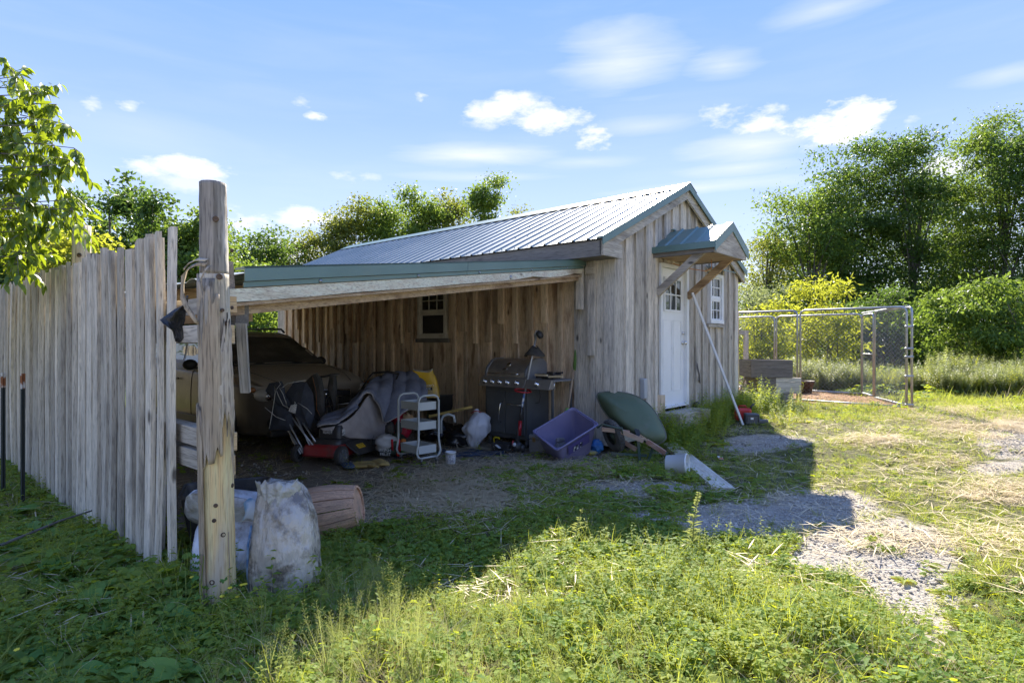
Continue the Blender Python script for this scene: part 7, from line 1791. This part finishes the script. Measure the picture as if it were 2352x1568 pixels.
m = MB(); m.beam((0,.1,.03), (.5,-.1,.02), .03, .02); m.build('bar', mat('dark_purple', (.06,.04,.10), rough=.5), o)
o = thing('blue_hose', 'short pale green garden hose end lying on the grass right of the kennel', 'hose', at(2140, 912)); m = MB(); m.tube([(-.25,0,.02),(0,.06,.03),(.3,0,.02),(.6,.1,.02)], .012, 6); m.build('hose', mat('hose_green', (.35,.5,.42), rough=.5), o, True)

# ================================================================== soil bags and barrel at the post
SOILW = mat('soil_bag_white', (.56,.57,.60), (.44,.45,.48), rough=.34, ns=4, bump=3, bs=9, dirt=(.20,.17,.14), ds=6, dlo=.50, dhi=.66)
def pillow(hx, hy, hz, seed, n=26, amp=.10):
    m = MB(); rows = []
    for i in range(n+1):
        row = []
        for k in range(n+1):
            u, v = i/n*2-1, k/n*2-1; h = (max(0, 1-u*u)*max(0, 1-v*v))**.42; cu = 1-.10*abs(v)**4; cv = 1-.10*abs(u)**4; u, v = u*cu, v*cv
            row.append((u, v, h))
        rows.append(row)
    nz_ = lambda u, v, s_: mnoise.noise(Vector((u*2.1+seed, v*2.1, s_)))*.5+abs(mnoise.noise(Vector((u*5+seed, v*2.5, s_+4))))*.35
    top = [[(u*hx*(1+.04*nz_(u,v,3)), v*hy*(1+.04*nz_(v,u,5)), hz*h*(1+amp*3*nz_(u,v,1))+.01*nz_(u*3,v*3,2)) for u, v, h in r_] for r_ in rows]; bot = [[(x, y, -hz*.8*r_[k][2]) for k, (x, y, z) in enumerate(tr_)] for r_, tr_ in zip(rows, top)]
    m.grid(top); m.grid([list(reversed(r_)) for r_ in bot]); return m
o = thing('soil_bag', 'white printed bag of potting soil lying on top behind the tall log post', 'bag of soil', (-1.62, 3.60, .36), rot=(R(-34), R(14), R(22)))
pillow(.33, .24, .10, 1).build('sack', SOILW, o, True); text('MADE FROM HARVESTED', .030, o, tr(-.06,-.17,.100) @ rotm(28,0,-4), TRIM); text('MIX', .06, o, tr(.12,.0,.125), mat('print_blue', (.05,.12,.25), rough=.5))
m = MB(); m.grid([[(-.30+.5*q, .08+.03*math.sin(q*5)+w, .115-.05*abs(q-.5)) for w in (-.012,.012)] for q in np.linspace(0,1,8)], thick=.002); m.build('red_stripe', mat('stripe_red', (.35,.08,.09), rough=.5), o, True)
o = thing('soil_bag', 'lower white bag of potting soil standing upside down behind the tall log post', 'bag of soil', (-1.58, 3.52, .18), rot=(R(62), R(0), R(12)))
pillow(.29, .20, .11, 3).build('sack', SOILW, o, True); text('WHITE', .07, o, tr(.16,.02,.135) @ rotm(-8,4,184), TRIM)
o = thing('soil_bag', 'dirty clear plastic sack of pale soil leaning right of the tall log post', 'bag of soil', at(655, 1372))
CL = mat('clear_sack', (.52,.47,.40), (.31,.275,.225), rough=.26, ns=5, spec=.8, bump=3.5, bs=16, stretch=(1,1,.3), dirt=(.13,.11,.09), ds=9, dlo=.46, dhi=.60)
rows = []; rr = random.Random(6)
sec = [(0,.165,.10,-.015),(.05,.178,.12,-.01),(.15,.185,.14,-.005),(.28,.178,.145,-.01),(.38,.165,.13,-.012),(.46,.155,.115,-.02),(.52,.142,.10,-.03),(.57,.125,.085,-.035),(.605,.10,.06,-.04),(.625,.07,.035,-.045)]
for i, (z, w, d, cx) in enumerate(sec):
    for sub_ in range(5 if i < len(sec)-1 else 1):
        f = sub_/5; z2, w2, d2, c2 = [a+(b-a)*f for a, b in zip((z,w,d,cx), sec[min(i+1,len(sec)-1)])]; ring = []
        for k in range(84):
            a = 6.2832*k/84; fo = 1+.03*mnoise.noise(Vector((math.cos(a)*2, math.sin(a)*2, z2*6)))+.014*math.sin(a*17+z2*14)*(.2+max(0, z2-.3)*3)+.03*abs(mnoise.noise(Vector((math.cos(a)*5+z2*3, math.sin(a)*5, z2*2))))+.02*abs(mnoise.noise(Vector((a*9, z2*5, 1))))-.10*max(0, .22-abs(mnoise.noise(Vector((math.cos(a)*2.2, math.sin(a)*2.2, z2*5.5+3)))))-.07*max(0, .18-abs(mnoise.noise(Vector((math.cos(a)*4.5, math.sin(a)*4.5, z2*9)))))+.02*mnoise.noise(Vector((a*4, z2*25, 3)))
            ring.append(Vector((c2+w2*fo*math.copysign(abs(math.cos(a))**.75, math.cos(a)), d2*fo*math.copysign(abs(math.sin(a))**.8, math.sin(a)), z2+.02*mnoise.noise(Vector((math.cos(a)*1.2, math.sin(a)*1.2, 7)))*(z2 > .5))))
        rows.append(ring)
m = MB(); m.loft(rows); m.v = [Vector((p.x, p.y+.10*p.z, p.z)) for p in m.v]; m.build('sack', CL, o, True)
m = MB(); m.tube([(-.165,-.05,.01),(-.183,-.05,.15),(-.185,-.04,.30),(-.175,-.02,.40)], [.010,.008,.007,.006], 6); m.build('blue_edge', mat('blue_edge', (.05,.16,.33), (.3,.4,.5), rough=.5, ns=20), o, True)
m = MB(); P = []
for i in range(34):
    q = i/33; a = -2.9+q*2.6; P.append([Vector((-.04+math.cos(a)*(.135+.022*mnoise.noise(Vector((i*.35, v*3, 5)))-.03*v), math.sin(a)*(.088+.02*mnoise.noise(Vector((i*.4, v*2, 9))))+.045, .635-.13*v+.035*mnoise.noise(Vector((i*.3, v, 2))))) for v in (0,.25,.5,.75,1)])
m.grid(P, thick=.002); m.build('torn_plastic', mat('film_pale', (.50,.49,.45), (.34,.33,.30), rough=.25, spec=.7, bump=2.5, bs=22), o, True)
m = MB(); P = [[Vector((-.25+.13*q+.02*math.sin(v*3), .05-.04*v, .50-.10*v+.03*math.sin(q*5))) for v in (0,.5,1)] for q in np.linspace(0,1,9)]; m.grid(P, thick=.002); m.build('blue_flap', mat('film_blue', (.12,.28,.42), (.5,.55,.58), rough=.3, ns=9, lo=.42, hi=.55), o, True)
p = at(745, 1240); o = thing('wooden_barrel', 'half-sunk orange-brown wooden barrel planter lying on its side behind the clear sack', 'barrel', p+Vector((-.10,.20,.13)), rot=(R(0), R(80), R(2)))
TERR = wood('barrel_wood', (.62,.40,.27), (.48,.30,.20), (.20,.12,.085), 'z', stain=(.38,.27,.19), knot=False, grain=60, var=.12)
NB = 14
for k in range(NB):
    a0, a1 = 6.2832*k/NB+.02, 6.2832*(k+1)/NB-.02; rows = []
    for i in range(9):
        q = i/8; z = -.30+.60*q; r_ = .155+.045*math.sin(math.pi*q); rows.append([Vector((math.cos(a)*r_*s_, math.sin(a)*r_*s_, z)) for a, s_ in ((a0,.9),(a0,1),((a0+a1)/2,1.005),(a1,1),(a1,.9))])
    m = MB(); m.loft(rows); m.build('stave', TERR, o)
m = MB(); m.lathe([(0,-.28),(.15,-.28),(.15,-.27),(0,-.27)], 20); m.lathe([(0,.285),(.15,.285),(.15,.275),(0,.275)], 20); m.build('barrel_end', TERR, o)
o = thing('black_tub', 'black plastic tub behind the end of the fence above the soil bags', 'tub', (-1.92, 4.0, .02), .4)
m = shell(.26, .20, .40, .01, .06); m.build('tub', BLACKP, o, auto=50)
for k, (dx, dy) in enumerate([(0,0)]):
    pass

# ================================================================== single plants
def leaf_shape(L_, w, seed, curl=1.2, wav=.1):
    rr = random.Random(seed); m = MB(); d = Vector((0,0,0)); P = []; p = Vector((0,0,0)); dr_ = Vector((1,0,.75)).normalized()
    for i in range(10):
        q = i/9; ww = w*.5*(max(.05, math.sin(math.pi*min(.985, max(0, q-.08)**.7+.02))) if q > .12 else .07)
        s_ = Vector((0,1,0)); up = s_.cross(dr_); r_ = []
        for k in (-1,-.5,0,.5,1): r_.append(p+s_*ww*k*(1+wav*rr.uniform(-1,1))+up*(-.28*ww*abs(k)+.010*rr.uniform(-1,1)*abs(k)))
        P.append(r_); dr_ = (dr_+Vector((0,0,-.11*curl))).normalized(); p = p+dr_*L_/9
    m.grid(P); return m
DOCK = leafmat('dock_leaf', (.09,.20,.045), (.17,.27,.055), (.22,.32,.04), .25, gloss=.15, rough=.6)
lms = [leaf_shape(.20, .068, i, 1.2+.25*i).mesh(True) for i in range(3)]+[leaf_shape(.13, .11, 7, .8).mesh(True)]
for me in lms: me.materials.append(DOCK)
def dock(px, py, n, sc, lb, roundish=False, seed=0):
    sc *= 1.3 if py < 1480 else .95; n += 2
    p = at(px, py); o = thing('dock_plant', lb, 'weed', p, 0, 'broad-leaved weeds in the shade'); rr = random.Random(seed)
    for k in range(n):
        l = bpy.data.objects.new('leaf', lms[3] if roundish and k % 3 else lms[rr.randrange(3)]); COL.objects.link(l); l.parent = o; s_ = sc*rr.uniform(.7,1.15)
        l.scale = (s_, s_, s_); l.rotation_euler = (rr.uniform(-.25,.25), rr.uniform(-.35,.35), 6.2832*k/n+rr.uniform(-.4,.4)); l.location = (0,0,.01)
docks = [(470,1460,9,1.0,'largest broad-leaved dock plant, just left of the foot of the tall log post',0),(365,1440,9,1.0,'broad-leaved weed with an upright leaf left of the large dock',0),(300,1345,8,.95,'dock plant growing against the fence foot below its middle planks',0),
         (330,1480,8,.9,'dock with long flat leaves lower left of the large dock',0),(210,1400,8,1.0,'round-leaved weed in the left shade below the fence',1),(120,1330,8,.95,'leafy weed at left between fence and bare soil',0),(60,1280,8,.95,'weed at the left edge below the steel stakes',0),(175,1245,7,.9,'weed against the fence foot at left',0),
         (245,1470,7,.9,'low weed left of the long flat-leaved dock',1),(30,1190,7,1.0,'tall weed by the left edge under the stakes',0),(420,1560,9,1.1,'round-leaved weed at the bottom edge below the dock',1),(90,1230,8,1,'weed close to the right steel stake',0),
         (420,1370,6,.75,'small weed in front of the near end of the fence',1),(580,1480,7,.75,'small dock to the right of the post foot',0),(700,1440,7,.7,'low dock in front of the clear sack',0),(870,1370,6,.7,'flat rosette weed at the shadow edge',0),(260,1555,7,1.0,'drooping broad-leaved weed at the bottom edge left',0),(130,1500,7,.9,'broad weed at lower left below the bare soil',0)]
for i, (px, py, n, sc, lb, rd) in enumerate(docks): dock(px, py, n, sc, lb, bool(rd), i)
def tallweed(px, py, toppx, lb, seed, mt='pale', wid=.12):
    p = at(px, py); o = thing('tall_weed', lb, 'weed', p); H = 1.4+(784-toppx)/FP*p.y-p.z; rr = random.Random(seed); m = MB(); m.tube([(0,0,0),(.011,0,H*.5),(.045,.0,H)], [.004,.003,.0015], 5); m.build('stem', GM[mt], o); m = MB()
    for k in range(int(110*wid/.12)):
        q = (.12+.88*rr.random()); c = rr.uniform(0, 6.28); l = (.06 if q < .6 else .032)*(1.1-q*.5)*rr.uniform(.5,1.3); b = Vector((.045*q*q, 0, H*q)); dd = Vector((math.cos(c), math.sin(c), .8)); strip(m, b, dd, (math.sin(c), -math.cos(c), .2), l, .009, 2, .5, False)
        if k % 5 == 0:
            e = b+dd.normalized()*wid*rr.uniform(.25,1.0)*(1.1-q)
            for j in range(9): strip(m, b.lerp(e, j/9), (math.cos(j*2), math.sin(j*2), .5), (0,1,0), .012, .006, 1, 0, False)
            strip(m, b, dd, (0,1,0), (e-b).length, .003, 1, 0)
    m.build('foliage', GM[mt], o)
tallweed(1590, 1262, 1130, 'tall pale flowering weed standing up before the gravel in the middle right', 1); tallweed(1322, 1250, 1168, 'single pale sprig lit by the sun in the shaded grass', 2, wid=.05)
for i, (px, py, tp_) in enumerate([(905,1490,1395),(940,1500,1370),(975,1480,1360),(870,1520,1440),(850,1545,1470),(1010,1500,1420)]):
    p = at(px, py); o = thing('seed_head_weed', ['pale seed spike at the shadow edge, second from left','tall pale seed spike in the clump at the shadow edge','tallest pale seed spike of the clump at the shadow edge','short seed spike at the left of the clump','lowest seed spike nearest the bottom left','seed spike right of the clump beside the dry grass'][i], 'weed', p, i, 'pale seed spikes at the shadow edge')
    H = 1.4+(784-tp_)/FP*p.y-p.z; m = pr_seedhead(60+i, max(.12, H), 3); m.build('spikes', GM['pale'], o)
# climbing sprig on the post and yellow flowers
o = thing('vine_sprig', 'small green vine sprig climbing the foot of the tall log post', 'vine', (P1.x, P1.y-.09, .12)); m = MB(); rr = random.Random(1)
m.tube([(-.03,0,-.1),(-.05,-.01,.05),(-.035,-.01,.2)], .002, 4); m.build('stem', GM['weed'], o); me = leaf_shape(.05, .035, 3, .8).mesh(True); me.materials.append(DOCK)
for k in range(14):
    l = bpy.data.objects.new('leaf', me); COL.objects.link(l); l.parent = o; l.location = (-.045+rr.uniform(-.01,.01) if k < 9 else .06+rr.uniform(-.03,.04), -.015, -.05+.03*k if k < 9 else rr.uniform(-.05,.1)); l.rotation_euler = (rr.uniform(-.5,.5), rr.uniform(-.2,.6), rr.uniform(-3.1,.3))
fl = mat('yellow_petal', (.75,.6,.03), rough=.6); fme = MB(); 
for k in range(5): disc(fme, (math.cos(k*1.257)*.006, math.sin(k*1.257)*.006, 0), (math.cos(k*1.257)*.3, math.sin(k*1.257)*.3-.6, 1), .006, 5)
fme = fme.mesh(); fme.materials.append(fl)
for i, (px, py) in enumerate([(440,1367),(497,1362),(528,1423),(545,1415),(563,1398),(510,1445),(38,1545),(555,1400),(535,1390),(600,1440)]):
    p = at(px, py, .10+.03*(i % 3)); q_ = bpy.data.objects.new('yellow_flower', fme); COL.objects.link(q_); q_.location = p; tag(q_, 'tiny yellow five-petalled flower among the weeds around the post foot', 'flower', 'yellow flowers round the log post')
# bare sticks on the ground
for (a, b, r_, lb) in [((0,1288),(240,1205),.010,'long bare brown stick lying over the weeds at lower left'), ((2105,1220),(2145,1250),.010,'short bleached stick lying on the sunny gravel'), ((2090,1235),(2125,1262),.004,'thin straw-like twig beside the bleached stick on gravel')]:
    A, B = at(*a, .02), at(*b, .02)
    if r_ > .008 and a[0] == 0: A.z += .08; B.z += .12
    o = thing('twig', lb, 'stick', A); m = MB(); m.tube([(0,0,0), (B-A)*.5+Vector((.01,.02,.02)), B-A], [r_, r_*.8, r_*.5], 6); m.build('stick', BARK if a[0] == 0 else mat('bleached%d' % a[0], (.60,.50,.40), rough=.8), o)
